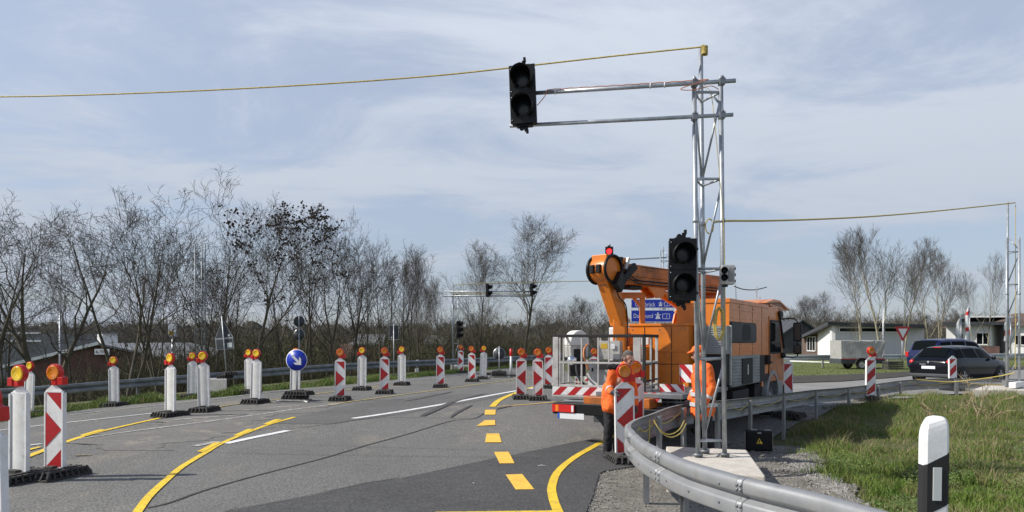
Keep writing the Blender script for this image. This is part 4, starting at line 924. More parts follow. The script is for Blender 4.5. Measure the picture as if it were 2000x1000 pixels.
p0 = G(1546, 707); p1 = G(1632, 709.5); tag(MB().beam(p0+Vector((0, 0, .08)), p1+Vector((0, 0, .05)), .5, .09, w1=.15, h1=.05).build('plank', M['white_pl']), 'long white strip lying on the grass left of the trailer', 'plank')
# bare white tube poles at left
q = atY(117, 45); tag(MB().tube([(q[0], q[1], -3.5), (q[0], q[1], CAMH+58/F*45)], .055, 8).build('street_lamp_pole', M['galv']), 'thin grey pole among the bare trees left of the brick building', 'pole')
# ------------------------------------------------------------------ orange lift truck; local x = forward, y = left, z = up
TR = thing('lift_truck', 'orange municipal truck with folded boom and grey work basket over its rear', 'lift truck', (2.65, 11.75, -.08), R(58))
def T(x, y, z): return WM[TR.name] @ Vector((x, y, z))
def stripes(b, o, ux, uz, w, h, n, slant, red=1, base=0, off=.0015):
    """white board face with slanted red bars; o lower left corner"""
    ux = Vector(ux).normalized(); uz = Vector(uz).normalized(); b.mi = base
    nn = ux.cross(uz); b.prism([(0, 0), (w, 0), (w, h), (0, h)], o, ux, uz, -.012) if False else b.prism([(0, 0), (w, 0), (w, h), (0, h)], Vector(o)-nn*.012, ux, uz, .012)
    b.mi = red; p = w/n; sh = slant*h
    for k in range(-2, n+2):
        x0 = k*p; q = [(x0, 0), (x0+p*.5, 0), (x0+p*.5+sh, h), (x0+sh, h)]
        # clip to the board
        def clip(P, f):
            out = []
            for i in range(len(P)):
                a, c = P[i], P[(i+1) % len(P)]; fa, fc = f(a), f(c)
                if fa >= 0: out.append(a)
                if fa*fc < 0: t_ = fa/(fa-fc); out.append((a[0]+(c[0]-a[0])*t_, a[1]+(c[1]-a[1])*t_))
            return out
        q = clip(q, lambda a: a[0]-.003)
        if len(q) > 2: q = clip(q, lambda a: w-.003-a[0])
        if len(q) > 2: b.prism(q, Vector(o)+nn*.0003, ux, uz, off)
# cab: outline in side view, extruded across
cab = MB()
OL = [(6.0, 1.02), (5.98, 2.50), (6.9, 2.58), (7.14, 2.47), (7.55, 1.50), (7.66, 1.30), (7.68, .62), (6.98, .60), (6.93, .80), (6.75, .97), (6.45, 1.03)]
cab.prism([(x, z) for x, z in OL], (0, 2.2, 0), (1, 0, 0), (0, 0, 1), 2.2)
co = cab.build('cab', M['orange'], TR, bevel=.035)
b = MB(); b.bx(2.86, 6.02, 0, 1.05, .92, 2.47); b.bx(2.84, 6.02, -.015, 1.06, 2.47, 2.55)
for z in (1.52, 1.60, 2.18, 2.34): b.bx(2.9, 5.9, -.006, .0, z, z+.018)
b.build('crew_body', M['orange'], TR, bevel=.025)
b = MB(); P = [(5.7, 2.60), (6.4, 2.70), (7.0, 2.70), (8.12, 2.52), (8.10, 2.49), (7.0, 2.655), (5.7, 2.58)]; b.prism(P[::-1], (0, -.02, 0), (1, 0, 0), (0, 0, 1), -2.2) if False else b.prism(P, (0, 2.2, 0), (1, 0, 0), (0, 0, 1), 2.25)
for y in (.02, .7, 1.4, 2.1): b.beam((6.2, y, 2.57), (7.9, y, 2.50), .03, .05)
b.build('roof_visor', M['orange'], TR, bevel=.01)
# windows
def side_pane(name, P, y=-.004, th=.006, m='glass'):
    o = MB().prism(P, (0, y, 0), (1, 0, 0), (0, 0, 1), th).build(name, M[m], TR); return o
def inset(P, d):
    cx = sum(p[0] for p in P)/len(P); cz = sum(p[1] for p in P)/len(P); return [(x+(cx-x)*d, z+(cz-z)*d) for x, z in P]
WP = [(2.93, 1.70), (4.80, 1.70), (4.88, 1.76), (4.88, 2.04), (4.80, 2.10), (2.93, 2.10)]
w = side_pane('window', inset(WP, -.04), -.006, .006, 'blackm'); MB().prism(inset(WP, .03), (0, -.0135, 0), (1, 0, 0), (0, 0, 1), .004).build('pane', M['glass'], w)
MB().prism([(3.75, 1.74), (4.35, 1.74), (4.40, 1.85), (4.36, 2.03), (4.25, 2.07), (3.9, 2.07), (3.78, 2.0)], (0, -.0185, 0), (1, 0, 0), (0, 0, 1), .003).build('headrest', M['blackm'], w)
DP = [(6.14, 1.45), (7.32, 1.45), (7.02, 2.20), (6.20, 2.20)]
w = side_pane('door_window', inset(DP, -.05), -.008, .008, 'blackm'); MB().prism(inset(DP, .06), (0, -.0145, 0), (1, 0, 0), (0, 0, 1), .005).build('pane', M['glass'], w)
dr = MB(); dr.prism([(6.06, .80), (7.50, .80), (7.50, 1.42), (7.42, 1.43), (6.06, 1.43)], (0, -.001, 0), (1, 0, 0), (0, 0, 1), .014)
dr.bx(6.06, 6.10, -.012, 0, 1.43, 2.3); d_ = dr.build('door', M['orange_dirty'], TR, bevel=.01)
b = MB(); b.bx(6.12, 6.30, -.045, -.014, 1.22, 1.26); b.build('handle', M['black'], d_)
ws = MB(); A = [(7.17, 2.40), (7.54, 1.56)]; vs = []
for x, z in A:
    for y in (.12, 2.08): vs.append((x+.035, y, z+.012))
ws.add(vs+[(v[0]-.02, v[1], v[2]) for v in vs], [(0, 2, 3, 1), (4, 5, 7, 6), (0, 1, 5, 4), (2, 6, 7, 3), (0, 4, 6, 2), (1, 3, 7, 5)]); ws.build('windscreen', M['glass'], TR)
b = MB(); b.bx(7.62, 7.72, .1, 2.1, .95, 1.25); b.bx(7.60, 7.74, 0, 2.2, .42, .68); b.bx(7.05, 7.45, -.03, 2.22, 2.30, 2.46); b.beam((7.0, -.03, 2.43), (7.55, -.03, 1.55), .05, .06)
b.build('front_trim', M['blackm'], TR, bevel=.02)
# mirrors on the near side
b = MB(); b.box((7.6, -.33, 1.95), (.10, .20, .46)); b.box((7.6, -.33, 1.53), (.11, .19, .24)); mo = b.build('mirror', M['black'], TR, bevel=.035)
b = MB(); b.box((7.545, -.33, 1.95), (.008, .15, .40)); b.box((7.54, -.33, 1.53), (.008, .14, .18)); b.build('mirror_glass', mat('mirror_glass', (.10, .11, .12), .08, .6), mo)
b = MB(); b.tube([(7.2, -.02, 2.26), (7.3, -.30, 2.28), (7.6, -.33, 2.2), (7.6, -.33, 1.36), (7.45, -.25, 1.32), (7.35, -.02, 1.36)], .016, 8); b.ball((7.3, -.05, 1.38), .075, 10, 6); b.build('mirror_arm', M['blackm'], mo)
b = MB(); b.box((7.6, 2.52, 1.95), (.10, .20, .46)); b.tube([(7.3, 2.2, 2.26), (7.6, 2.5, 2.24), (7.6, 2.5, 1.6)], .016, 8); b.build('mirror', M['black'], TR, bevel=.03)
# fender, step, wheels
b = MB(); n = 12; vs = []
for i in range(n+1):
    a = R(5)+R(170)*i/n
    for r in (.50, .60):
        for y in (-.03, .42): vs.append((6.42+r*math.cos(a)*1.02, y, .45+r*math.sin(a)))
fs = []
for i in range(n):
    q = 4*i; fs += [(q, q+4, q+5, q+1), (q+2, q+3, q+7, q+6), (q, q+2, q+6, q+4), (q+1, q+5, q+7, q+3)]
b.add(vs, fs, True); b.bx(6.92, 7.45, -.02, .4, .40, .78); b.build('wheel_arch', M['silver_body'], TR, bevel=.01)
def wheel(par, c, r, w, ax=(0, 1, 0), rim='alu', spokes=0):
    ax = Vector(ax); c = Vector(c)
    ty = MB().lathe([(r*.62, -w/2), (r*.93, -w/2), (r, -w*.36), (r, w*.36), (r*.93, w/2), (r*.62, w/2)], c, ax, 28).build('wheel', M['tyre'], par)
    b = MB().lathe([(r*.64, -w*.42), (r*.60, -w*.47), (r*.55, -w*.25), (r*.32, -w*.22), (r*.22, -w*.42), (.001, -w*.42)], c, ax, 28)
    b.lathe([(r*.64, w*.42), (r*.60, w*.47), (r*.55, w*.25), (r*.32, w*.22), (r*.22, w*.42), (.001, w*.42)], c, ax, 28)
    u_, w_ = basis(ax)
    b.build('rim', M[rim], ty)
    if spokes:
        b = MB()
        for k in range(spokes):
            a = 2*math.pi*k/spokes+.3
            for s in (-1, 1): b.box(c+ax*(s*w*.44)+(u_*math.cos(a)+w_*math.sin(a))*r*.4, (.01, .01, .01)); b.beam(c+ax*(s*w*.42)+(u_*math.cos(a)+w_*math.sin(a))*r*.12, c+ax*(s*w*.42)+(u_*math.cos(a)+w_*math.sin(a))*r*.60, .05, .02, up=ax)
        b.build('spoke', M[rim], ty)
    return ty
for c in ((6.42, .16, .43), (6.42, 2.04, .43), (1.9, .22, .43), (1.9, 1.98, .43)): wheel(TR, c, .43, .28, rim='silver_body')
# chassis, deck, under-run gear
b = MB()
for y in (.65, 1.5): b.bx(.1, 7.2, y-.05, y+.05, .50, .72)
b.bx(2.6, 5.8, .25, 1.95, .38, .90); b.bx(5.2, 6.0, .1, 2.1, .45, 1.0); b.bx(.6, 1.3, .7, 1.5, .35, .75); b.bx(3.2, 4.4, .02, .30, .42, .74)
b.tube([(3.0, .1, .55), (3.0, 2.1, .55)], .09, 10); b.tube([(1.9, .1, .43), (1.9, 2.1, .43)], .08, 10)
b.build('chassis', M['blackm'], TR, bevel=.015)
b = MB(); b.bx(.25, 2.84, .02, 2.18, .78, .86); b.bx(.10, .40, .9, 2.12, .66, .70); b.build('deck', M['galv_dark'], TR, bevel=.008)
b = MB(); b.bx(.03, .60, .5, 1.7, .62, .78); b.build('cross_member', M['orange_dirty'], TR, bevel=.01)
b = MB(); b.bx(-.02, .18, .95, 2.28, .46, .66); b.bx(.0, .15, .1, 1.0, .48, .62); b.build('bumper_bar', M['black'], TR, bevel=.015)
b = MB(); b.bx(-.05, -.021, 1.84, 2.27, .50, .63); b.mi = 1; b.bx(-.055, -.0505, 2.14, 2.20, .51, .62); b.mi = 2; b.bx(-.053, -.0505, 1.85, 1.89, .51, .62)
b.build('tail_light', [M['tail_red'], M['tail_amber'], M['plate']], TR, bevel=.004)
b = MB(); b.bx(-.03, -.021, 1.66, 2.17, .385, .485); b.mi = 1; b.bx(-.034, -.0305, 2.13, 2.17, .385, .485); b.build('number_plate', [M['plate'], M['euro_blue']], TR, bevel=.002)
for y_ in (.08, 1.66): MB().bx(1.28, 1.30, y_, y_+.45, .20, .66).build('mud_flap', M['roof_dark'], TR, bevel=.003)
# orange superstructure on the deck
b = MB(); b.bx(2.32, 2.82, .62, 1.82, .86, 2.02); b.bx(2.30, 2.83, .60, 1.84, 2.02, 2.07); b.bx(2.305, 2.32, .70, 1.30, 1.52, 1.545); b.bx(2.0, 2.32, 1.35, 1.75, .86, 1.62); b.bx(2.82, 5.9, 1.2, 2.15, .9, 1.95)
b.build('superstructure', M['orange'], TR, bevel=.02)
b = MB(); b.bx(2.60, 2.84, -.02, .55, .90, 1.46); b.mi = 1
b.bx(2.585, 2.84, -.03, .58, 1.48, 2.02)
for k in range(11): b.bx(2.572, 2.586, .0, .55, 1.52+k*.044, 1.545+k*.044)
b.build('rear_locker', [M['blackm'], M['silver_body']], TR, bevel=.006)
b = MB(); b.bx(2.80, 2.85, -.055, -.015, .88, 2.03); b.build('corner_post', M['alu'], TR, bevel=.006)
b = MB(); b.bx(2.88, 5.02, -.05, .0, .84, 1.44)
for k in range(9): b.bx(2.90, 5.0, -.062, -.049, .87+k*.062, .905+k*.062)
lk = b.build('side_locker', M['silver_body'], TR, bevel=.006)
b = MB(); b.bx(3.55, 4.35, -.075, -.06, .86, 1.38); b.build('locker_door', M['blackm'], lk, bevel=.004)
MB().bx(3.90, 3.98, -.085, -.074, 1.05, 1.25).build('handle', M['alu'], lk)
b = MB(); b.bx(5.02, 5.55, -.04, .02, .80, 1.42); b.bx(5.45, 5.95, -.03, .1, .86, 1.0); b.tube([(5.75, -.05, 1.2), (5.75, -.05, 1.42)], .07, 10); b.build('intake', M['blackm'], TR, bevel=.02)
MB().bx(5.2, 5.3, -.06, -.03, .74, .84).build('side_marker', M['tail_amber'], TR)
# seams, fasteners, retroreflective strips and small fittings
b = MB()
for x in (3.6, 4.6, 5.4): b.bx(x, x+.012, -.004, 0, .95, 2.46)
for y in (.95, 1.5): b.bx(2.312, 2.32, y, y+.01, .9, 2.0)
for x in (6.05, 7.5): b.bx(x, x+.010, -.018, -.0135, .82, 1.42)
b.bx(2.312, 2.32, .64, 1.8, 1.28, 1.29); b.build('panel_seam', M['blackm'], TR)
b = MB()
for k in range(7): b.bx(2.95+k*.42, 3.30+k*.42, -.004, -.001, .93, .975)
b.build('reflective_strip', M['reflect'], TR)
b = MB()
for z in (1.0, 1.95):
    for y in (.68, 1.2, 1.76): b.lathe([(0, 0), (.014, 0), (.012, .008), (0, .009)], (2.32, y, z), (-1, 0, 0), 8)
for x in (2.95, 3.5, 4.1, 4.7): b.lathe([(0, 0), (.012, 0), (.010, .006), (0, .007)], (x, -.004, 2.40), (0, -1, 0), 8)
b.build('fastener_row', M['galv_dark'], TR)
MB().bx(2.305, 2.315, 1.42, 1.62, 1.66, 1.80).build('warning_sticker', M['sticker'], TR)
# hazard boards at the rear right
b = MB(); stripes(b, T(.8, .62, .85), T(0, -1, 0)-T(0, 0, 0), (0, 0, 1), .44, .14, 2, -1.0); b.build('hazard_board', [M['white'], M['red']], TR, world=True)
b = MB(); stripes(b, T(.78, .26, 1.03), T(0, -1, 0)-T(0, 0, 0), (0, 0, 1), .24, .30, 1, -.9); b.build('hazard_board', [M['white'], M['red']], TR, world=True)
b = MB(); stripes(b, T(.25, .68, .72), T(0, -1, 0)-T(0, 0, 0), Vector((0, .25, 1)), .30, .16, 2, .9); b.build('hazard_board', [M['silver_body'], M['red']], TR, world=True)
b = MB()
for i in range(7):
    y = .15+i*.11; b.tube([(.5+.1*(i % 2), y, .60), (.62, y+.04, .78), (.8, y, .84)], .014, 6)
b.bx(.35, .80, .05, .95, .60, .64); b.bx(.72, .80, .0, .08, .45, .90); b.bx(.72, .80, .30, .36, .45, .85); b.tube([(.45, .1, .72), (.45, .9, .70)], .02, 8); b.tube([(.6, .0, .40), (.6, 1.0, .42)], .03, 8)
b.build('outrigger_gear', M['galv_dark'], TR)
# boom
KN = at(1181, 531, 13.8); PV = at(1402, 562, 16.4); PV.z = 2.90; KN.z = 2.98
bd = (PV-KN); bd.z = 0; bd.normalize(); bw = Vector((bd.y, -bd.x, 0)); up = Vector((0, 0, 1))
b = MB(); B0 = KN+bd*.30; B0.z = 2.93; B1 = PV.copy(); B1.z = 2.87
b.beam(B0, B1, .30, .40); b.beam(B0+up*.005, B1+up*.005, .325, .10); b.build('main_boom', M['orange_dirty'], TR, bevel=.02, world=True)
b = MB(); v_, f_ = text_mesh('www.', .16); o_ = KN+bd*1.05+bw*.1660+up*.02; b.add([o_+bd*p[0]+up*p[1] for p in v_], f_); b.build('lettering', mat('boom_lettering', (.30, .13, .04), .5), TR, world=True)
b = MB(); b.lathe([(0, -.19), (.235, -.19), (.235, .19), (0, .19)], KN, bw, 28); b.beam(KN+up*.10-bw*.0, KN+bd*.45+up*.16, .30, .18)
b.beam(KN+up*.20-bd*.16, KN+up*.20+bd*.14, .36, .14); b.build('knuckle', M['orange'], TR, bevel=.012, world=True)
b = MB()
for s in (-1, 1): b.lathe([(.235, .18), (.27, .19), (.275, .23), (.25, .25), (.225, .235), (.22, .18)], KN+up*.0, bw*s, 28)
b.beam(KN+bd*.14-up*.26+bw*.24, KN+bd*.60+up*.10+bw*.24, .09, .13); b.beam(KN+bd*.06+bw*.24-up*.36, KN+bd*.24+bw*.22-up*.10, .12, .24); b.beam(KN+bd*.1-bw*.05+up*.20, KN+bd*.34+up*.20, .42, .09)
for s in (-.10, .06): b.box(KN-bd*.235+bw*s-up*.0, (.08, .10, .16), Matrix.Rotation(math.atan2(bd.y, bd.x), 3, 'Z'))
b.beam(KN+bd*.62-up*.30, KN+bd*1.0-up*.30, .22, .07)
b.build('joint_plate', M['black'], TR, bevel=.012, world=True)
b = MB(); b.beam(KN+bd*.36+bw*.20+up*.02, KN+bd*.46+bw*.20+up*.24, .05, .06, up=bd); b.box(KN+bd*.36+up*.23, (.22, .2, .05)); b.build('hinge', M['alu'], TR, bevel=.006, world=True)
A1 = at(1211, 630, 14.15); A2 = at(1210, 712, 14.15); ad = Vector((.97, -.24, 0))
b = MB(); b.beam(KN-up*.02-bd*.02, A1, .27, .30, up=bd, w1=.27, h1=.25); b.beam(A1+up*.06, A2, .28, .24, up=ad); b.beam(A1+up*.1-ad*.04, A1-up*.03, .282, .26, up=bd)
b.build('jib', M['orange'], TR, bevel=.018, world=True)
b = MB(); q = KN.lerp(A1, .28); b.box(q-bd*.17, (.19, .012, .05), Matrix.Rotation(math.atan2(-bd.x, bd.y), 3, 'Z') @ Matrix.Rotation(R(-14), 3, 'X')); b.build('maker_plate', M['sign_back'], TR, world=True)
b = MB()
for k_, off in enumerate((.06, .0)):
    b.tube(catmull([KN+bd*.30+bw*.2-up*(.02+off), KN+bd*.75+bw*.19-up*(.16+off), KN+bd*1.3+bw*.175-up*(.17+off), KN+bd*2.2+bw*.175-up*(.18+off), PV+bw*.17-up*(.10+off)], 6), .012, 6)
b.tube(catmull([KN+bw*.21-up*.2, KN+bw*.19-up*.5+bd*.18, A1+bw*.16+up*.25, A2+bw*.18+up*.2], 6), .013, 6); b.build('hydraulic_hose', M['blackm'], TR, world=True)
b = MB(); b.beam(KN+bd*.9+bw*.1525+up*.10, KN+bd*3.0+bw*.1525+up*.10, .004, .012); b.beam(KN+bd*.6+bw*.153-up*.165, KN+bd*3.0+bw*.153-up*.165, .006, .02); b.build('boom_seam', M['blackm'], TR, world=True)
# boom rest and slewing turret
r0 = at(1206, 577, 14.6); r1 = at(1256, 577, 14.75); r2 = at(1254, 668, 14.75)
b = MB(); b.beam(r0, r1, .11, .12); b.beam(at(1254.5, 572, 14.75), r2, .10, .10, up=Vector((0, 1, 0))); b.beam(at(1238, 582, 14.7), at(1251, 598, 14.75), .08, .05); b.beam(at(1218, 582, 14.65), at(1207, 594, 14.6), .08, .05)
b.build('boom_rest', M['orange'], TR, bevel=.01, world=True)
b = MB(); c0 = T(4.35, 1.32, 1.95)
P = [(-.42, 0), (.62, 0), (.50, .40), (.60, 1.12), (.36, 1.14), (.05, .52), (-.28, .38)]
for s in (-.17, .12): b.prism(P, c0+bw*s, bd, up, .05) if False else b.prism(P[::-1], c0+bw*s, bd, up, -.05) if False else b.prism(P, c0+bw*s, bd, up, .05)
b.beam(c0+bd*.1, c0+bd*.1+up*.45, .30, .70); b.lathe([(0, 0), (.45, 0), (.45, .12), (0, .12)], c0-up*.14, up, 28); b.beam(c0+bd*.45+up*.3, PV+up*.02, .22, .28)
b.build('turret', M['orange'], TR, bevel=.015, world=True)
b = MB(); b.tube([KN+bd*1.55-up*.30, KN+bd*1.75-up*.36, c0+bd*.05+up*.42], [.085, .095, .10], 14); b.lathe([(0, -.06), (.09, -.06), (.09, .06), (0, .06)], KN+bd*1.45-up*.27, bw, 14); b.build('lift_cylinder', M['orange'], TR, world=True)
b = MB(); P = [(-.28, 0), (.30, 0), (.22, -.22), (.02, -.24)]
for s in (-.13, .09): b.prism(P[::-1], KN+bd*1.42-up*.24+bw*s, bd, up, .04)
b.build('cylinder_bracket', M['orange'], TR, world=True)
b = MB(); b.ball(T(5.15, 1.9, 1.98), .14, 12, 8, (.5, .8, 1.7)); b.build('mirror', M['plate'], TR, world=True)
b = MB(); b.bx(2.05, 2.6, 1.90, 2.15, .9, 2.0); b.build('white_cabinet', M['plate'], TR, bevel=.02)
# work basket
C = Vector((.1787*12.5, 12.5, 0)); L = Vector((.0554*13.12, 13.12, 0)); e = (C-L).normalized(); f = Vector((-e.y, e.x, 0)); W_ = (C-L).length; D_ = 1.15
zb, zt, zm, zr = .69, .855, 1.27, 1.72
BK_ = MB(); P4 = [L, C, C+f*D_, L+f*D_]
def post(b, p, w=.032, z0=zb, z1=zr, d=None): b.beam(p+up*z0, p+up*z1, w, d or w, up=f)
for a_, c_ in ((0, 1), (1, 2), (2, 3), (3, 0)):
    for z in (zt+.012, zm): BK_.beam(P4[a_]+up*z, P4[c_]+up*z, .030, .035)
post(BK_, L+e*.055, .10, d=.05)
for x in (.13, .53, .83, 1.02): post(BK_, L+e*x, .028)
post(BK_, L+e*(W_-.12), .13, d=.03); 
for x in (.12, .25, .55, .85, 1.35, 1.6): post(BK_, L+e*x+f*D_, .028)
for y in (.05, D_-.05): post(BK_, C+f*y, .034)
post(BK_, C+f*.55, .034)
for y in (.3, .6, .9): post(BK_, L+f*y, .028)
BK_.bx(0, 0, 0, 0, 0, 0) if False else None
bk_o = BK_.build('basket', M['alu'], TR, bevel=.004, world=True)
b = MB()
for a_, c_ in ((0, 1), (1, 2), (2, 3), (3, 0)): b.beam(P4[a_]+up*(zr+.02), P4[c_]+up*(zr+.02), .045, .05)
post(b, C-e*.0, .05, d=.05); post(b, C+f*.62, .030); b.beam(C+up*(zm-.02), C+f*D_+up*(zm-.02), .03, .03); b.beam(C+up*.96, C+f*D_+up*.96, .03, .03)
b.build('top_rail', M['blackm'], bk_o, bevel=.006, world=True)
b = MB(); stripes(b, L+up*(zb+.01)-f*.026, e, up, W_, .145, 6, 1.0); b.build('hazard_board', [M['white'], M['red']], bk_o, world=True)
b = MB(); stripes(b, L+f*(D_-.06)+e*.25+up*(zb+.2), e, up, .62, .15, 3, 1.0); b.build('hazard_board', [M['white'], M['red']], bk_o, world=True)
b = MB(); q = (L+C)/2+f*D_/2; rot = Matrix.Rotation(math.atan2(e.y, e.x), 3, 'Z'); b.box(q+up*(zb-.01), (W_, D_, .04), rot); b.box(q-f*(D_/2+.012)+up*(zb+.0), (W_+.02, .03, .05), rot)
b.build('floor', M['alu'], bk_o, bevel=.005, world=True)
# fan-shaped hood, console and hose inside the basket
h0 = at(1127, 673, 13.75); rx_v = Vector((.95, .3, 0)).normalized(); ry_v = Vector((-.3, .95, 0)); b = MB()
out = [(-.19, -.02)]+[(.19*math.cos(math.pi-math.pi*k/14), .03+.235*math.sin(math.pi*k/14)) for k in range(15)]+[(.19, -.02)]
b.prism(out[::-1], h0+ry_v*.2, rx_v, up, .34); b.mi = 1; b.prism([(-.18, -.24), (.17, -.24), (.19, -.022), (-.19, -.022)], h0+ry_v*.18, rx_v, up, .30)
b.build('engine_cover', [M['pocket'], M['alu']], bk_o, bevel=.02, world=True)
b = MB(); b.tube(catmull([h0+Vector((.0, -.05, -.2)), at(1126, 722, 13.3), at(1134, 743, 13.2), at(1152, 757, 13.1), at(1180, 757.5, 13.1), at(1200, 757, 13.2)], 6), .024, 8); b.bx(0, 0, 0, 0, 0, 0) if False else None
b.box(at(1128, 708, 13.7), (.28, .2, .50)); b.build('hose', M['blackm'], bk_o, world=True)
MB().tube(catmull([at(1148, 672, 13.4), at(1141, 682, 13.35), at(1141, 700, 13.3), at(1150, 722, 13.3)], 6), .017, 8).build('cable', M['cable_o'], bk_o, world=True)
b = MB(); c_ = at(1117, 704, 13.45); b.lathe([(.07, -.08), (.085, .0), (.08, .02), (.001, .03)], c_, Vector((-.15, -1, .1)), 20); b.build('work_light', mat('chrome_lamp', (.85, .87, .9), .08, 1.), bk_o, world=True)
b = MB(); c_ = at(1193, 690, 13.7); b.box(c_+up*.06, (.40, .22, .34), rot); b.box(at(1190, 737, 13.7), (.36, .2, .42), rot); b.mi = 1; b.box(at(1186, 713, 13.45), (.38, .05, .17), rot); b.mi = 2; b.box(at(1180, 676, 13.52), (.13, .01, .10), rot); b.mi = 3; b.box(at(1197, 677, 13.55), (.08, .01, .09), rot)
b.build('control_console', [M['alu'], M['blackm'], M['warn_y'], M['plate']], bk_o, bevel=.008, world=True)
b = MB(); b.box(at(1160, 728, 13.9), (.22, .02, .48), rot); b.mi = 1; b.box(at(1157, 722, 13.88), (.03, .006, .07), rot); b.build('white_panel', [M['white_pl'], M['black']], bk_o, world=True)
b = MB(); b.beam(A2+up*.15, at(1200, 752, 13.6), .2, .2, up=ad); b.build('basket_mount', M['blackm'], TR, world=True)
# antennas on the roof
b = MB(); b.tube([T(5.2, .5, 2.55), T(5.15, .5, 3.0)], .008, 5).tube([T(6.2, .3, 2.6), T(6.2, .3, 3.0)], .012, 5).tube([T(6.5, .3, 2.6), T(6.5, .3, 2.78)], .012, 5)
b.build('antenna', M['galv'], TR, world=True)
# ------------------------------------------------------------------ people
def organic(name, parts, m, parent, voxel=.014, smooth=4, disp=0):
    """one continuous surface grown from tapered limbs: (p0, p1, r0, r1[, flatten]) or ('e', centre, radii)"""
    b = MB()
    for q in parts:
        if q[0] == 'e': b.ball(q[1], 1, 16, 12, q[2]); continue
        p0, p1, r0, r1 = Vector(q[0]), Vector(q[1]), q[2], q[3]; d = (p1-p0).normalized(); pts = []; rr = []
        for k in range(4): a = math.pi/2*k/4; pts.append(p0-d*r0*math.cos(a)); rr.append(max(.001, r0*math.sin(a)))
        for k in range(1, 5): a = math.pi/2*k/4; pts.append(p1+d*r1*math.sin(a)); rr.append(max(.001, r1*math.cos(a)))
        pts.insert(4, p0); rr.insert(4, r0); pts.insert(5, p1); rr.insert(5, r1)
        b.tube(pts, rr, 14)
    o = b.build('tmp', m); r = o.modifiers.new('r', 'REMESH'); r.mode = 'VOXEL'; r.voxel_size = voxel; r.use_smooth_shade = True
    s = o.modifiers.new('s', 'SMOOTH'); s.iterations = smooth; s.factor = .5
    if disp:
        tx = bpy.data.textures.new('folds', 'CLOUDS'); tx.noise_scale = .085; tx.noise_depth = 1
        dm = o.modifiers.new('d', 'DISPLACE'); dm.texture = tx; dm.strength = disp; dm.mid_level = .5
    dg = bpy.context.evaluated_depsgraph_get(); me = bpy.data.meshes.new_from_object(o.evaluated_get(dg)); me.name = name
    old = o.data; bpy.data.objects.remove(o); bpy.data.meshes.remove(old)
    o = bpy.data.objects.new(name, me); COL.objects.link(o); o.parent = parent
    for p in me.polygons: p.use_smooth = True
    return o
V = Vector
def lathe_band(parent, name, c0, c1, r, m, sx=1., sy=1.):
    b = MB(); c0 = V(c0); c1 = V(c1); n = 24; vs = []
    for c in (c0, c1):
        for k in range(n): a = 2*math.pi*k/n; vs.append(c+V((r*sx*math.cos(a), r*sy*math.sin(a), 0)))
    b.add(vs, [(k, (k+1) % n, n+(k+1) % n, n+k) for k in range(n)], True); return b.build(name, m, parent)
def head(parent, c, yaw, pitch=0, hair=True, cap=None, H=.235):
    """head facing local -Y before yaw; c = centre between the ears; returns head pieces in body space"""
    Rm = Matrix.Translation(V(c)) @ Matrix.Rotation(yaw, 4, 'Z') @ Matrix.Rotation(pitch, 4, 'X')
    def q(x, y, z): return Rm @ V((x, y, z))
    skin = [('e', q(0, .012, .035), (.076, .094, .088)), (q(0, -.03, -.03), q(0, -.045, -.062), .058, .036), (q(0, -.075, -.005), q(0, -.103, -.028), .011, .014),
            (q(-.03, -.072, .022), q(.03, -.072, .022), .018, .018), ('e', q(-.078, .012, -.002), (.012, .02, .032)), ('e', q(.078, .012, -.002), (.012, .02, .032)),
            (q(-.016, -.084, -.05), q(.016, -.084, -.05), .009, .009), (q(-.034, -.055, -.015), q(-.03, -.05, -.04), .03, .02), (q(.034, -.055, -.015), q(.03, -.05, -.04), .03, .02)]
    eyes = MB()
    for s in (-1, 1): eyes.ball(q(s*.031, -.083, .008), .0115, 8, 6)
    return skin, eyes, q
def hand_parts(w, d, n, curl=.6, s=1.0, thumb=1):
    """hand at wrist w, pointing along d, palm normal n (towards the palm side): palm, five bent fingers, thumb from the side"""
    d = V(d).normalized(); n = V(n).normalized(); a = d.cross(n).normalized()*thumb; w = V(w); P = []
    for k in (-1, -.33, .33, 1): P.append((w+a*k*.014*s, w+d*.082*s+a*k*.030*s, .015*s, .0125*s))
    for k, ln in ((-1, .060), (-.33, .074), (.33, .080), (1, .070)):
        p = w+d*.082*s+a*k*.030*s; dd = d
        for j, (fr_, r0) in enumerate(((.45, .0098), (.32, .0088), (.23, .0078))):
            c_ = curl*(.75+.25*j)+.08*k; dd = (dd*math.cos(c_)+n*math.sin(c_)).normalized(); n2 = n
            p2 = p+dd*ln*fr_*s; P.append((p, p2, r0*s, (r0-.001)*s)); p = p2
            n = (n2-dd*n2.dot(dd)).normalized() if abs(n2.dot(dd)) < .98 else (-d)
        n = V(n)
    nn = d.cross(a).normalized()*(1)
    p = w+d*.02*s+a*.022*s; p1 = p+(d*.6+a*.75).normalized()*.042*s; p2 = p1+(d*.95+a*.15-nn*.0).normalized()*.032*s
    P += [(p, p1, .0125*s, .0105*s), (p1, p2, .0100*s, .008*s)]
    return P
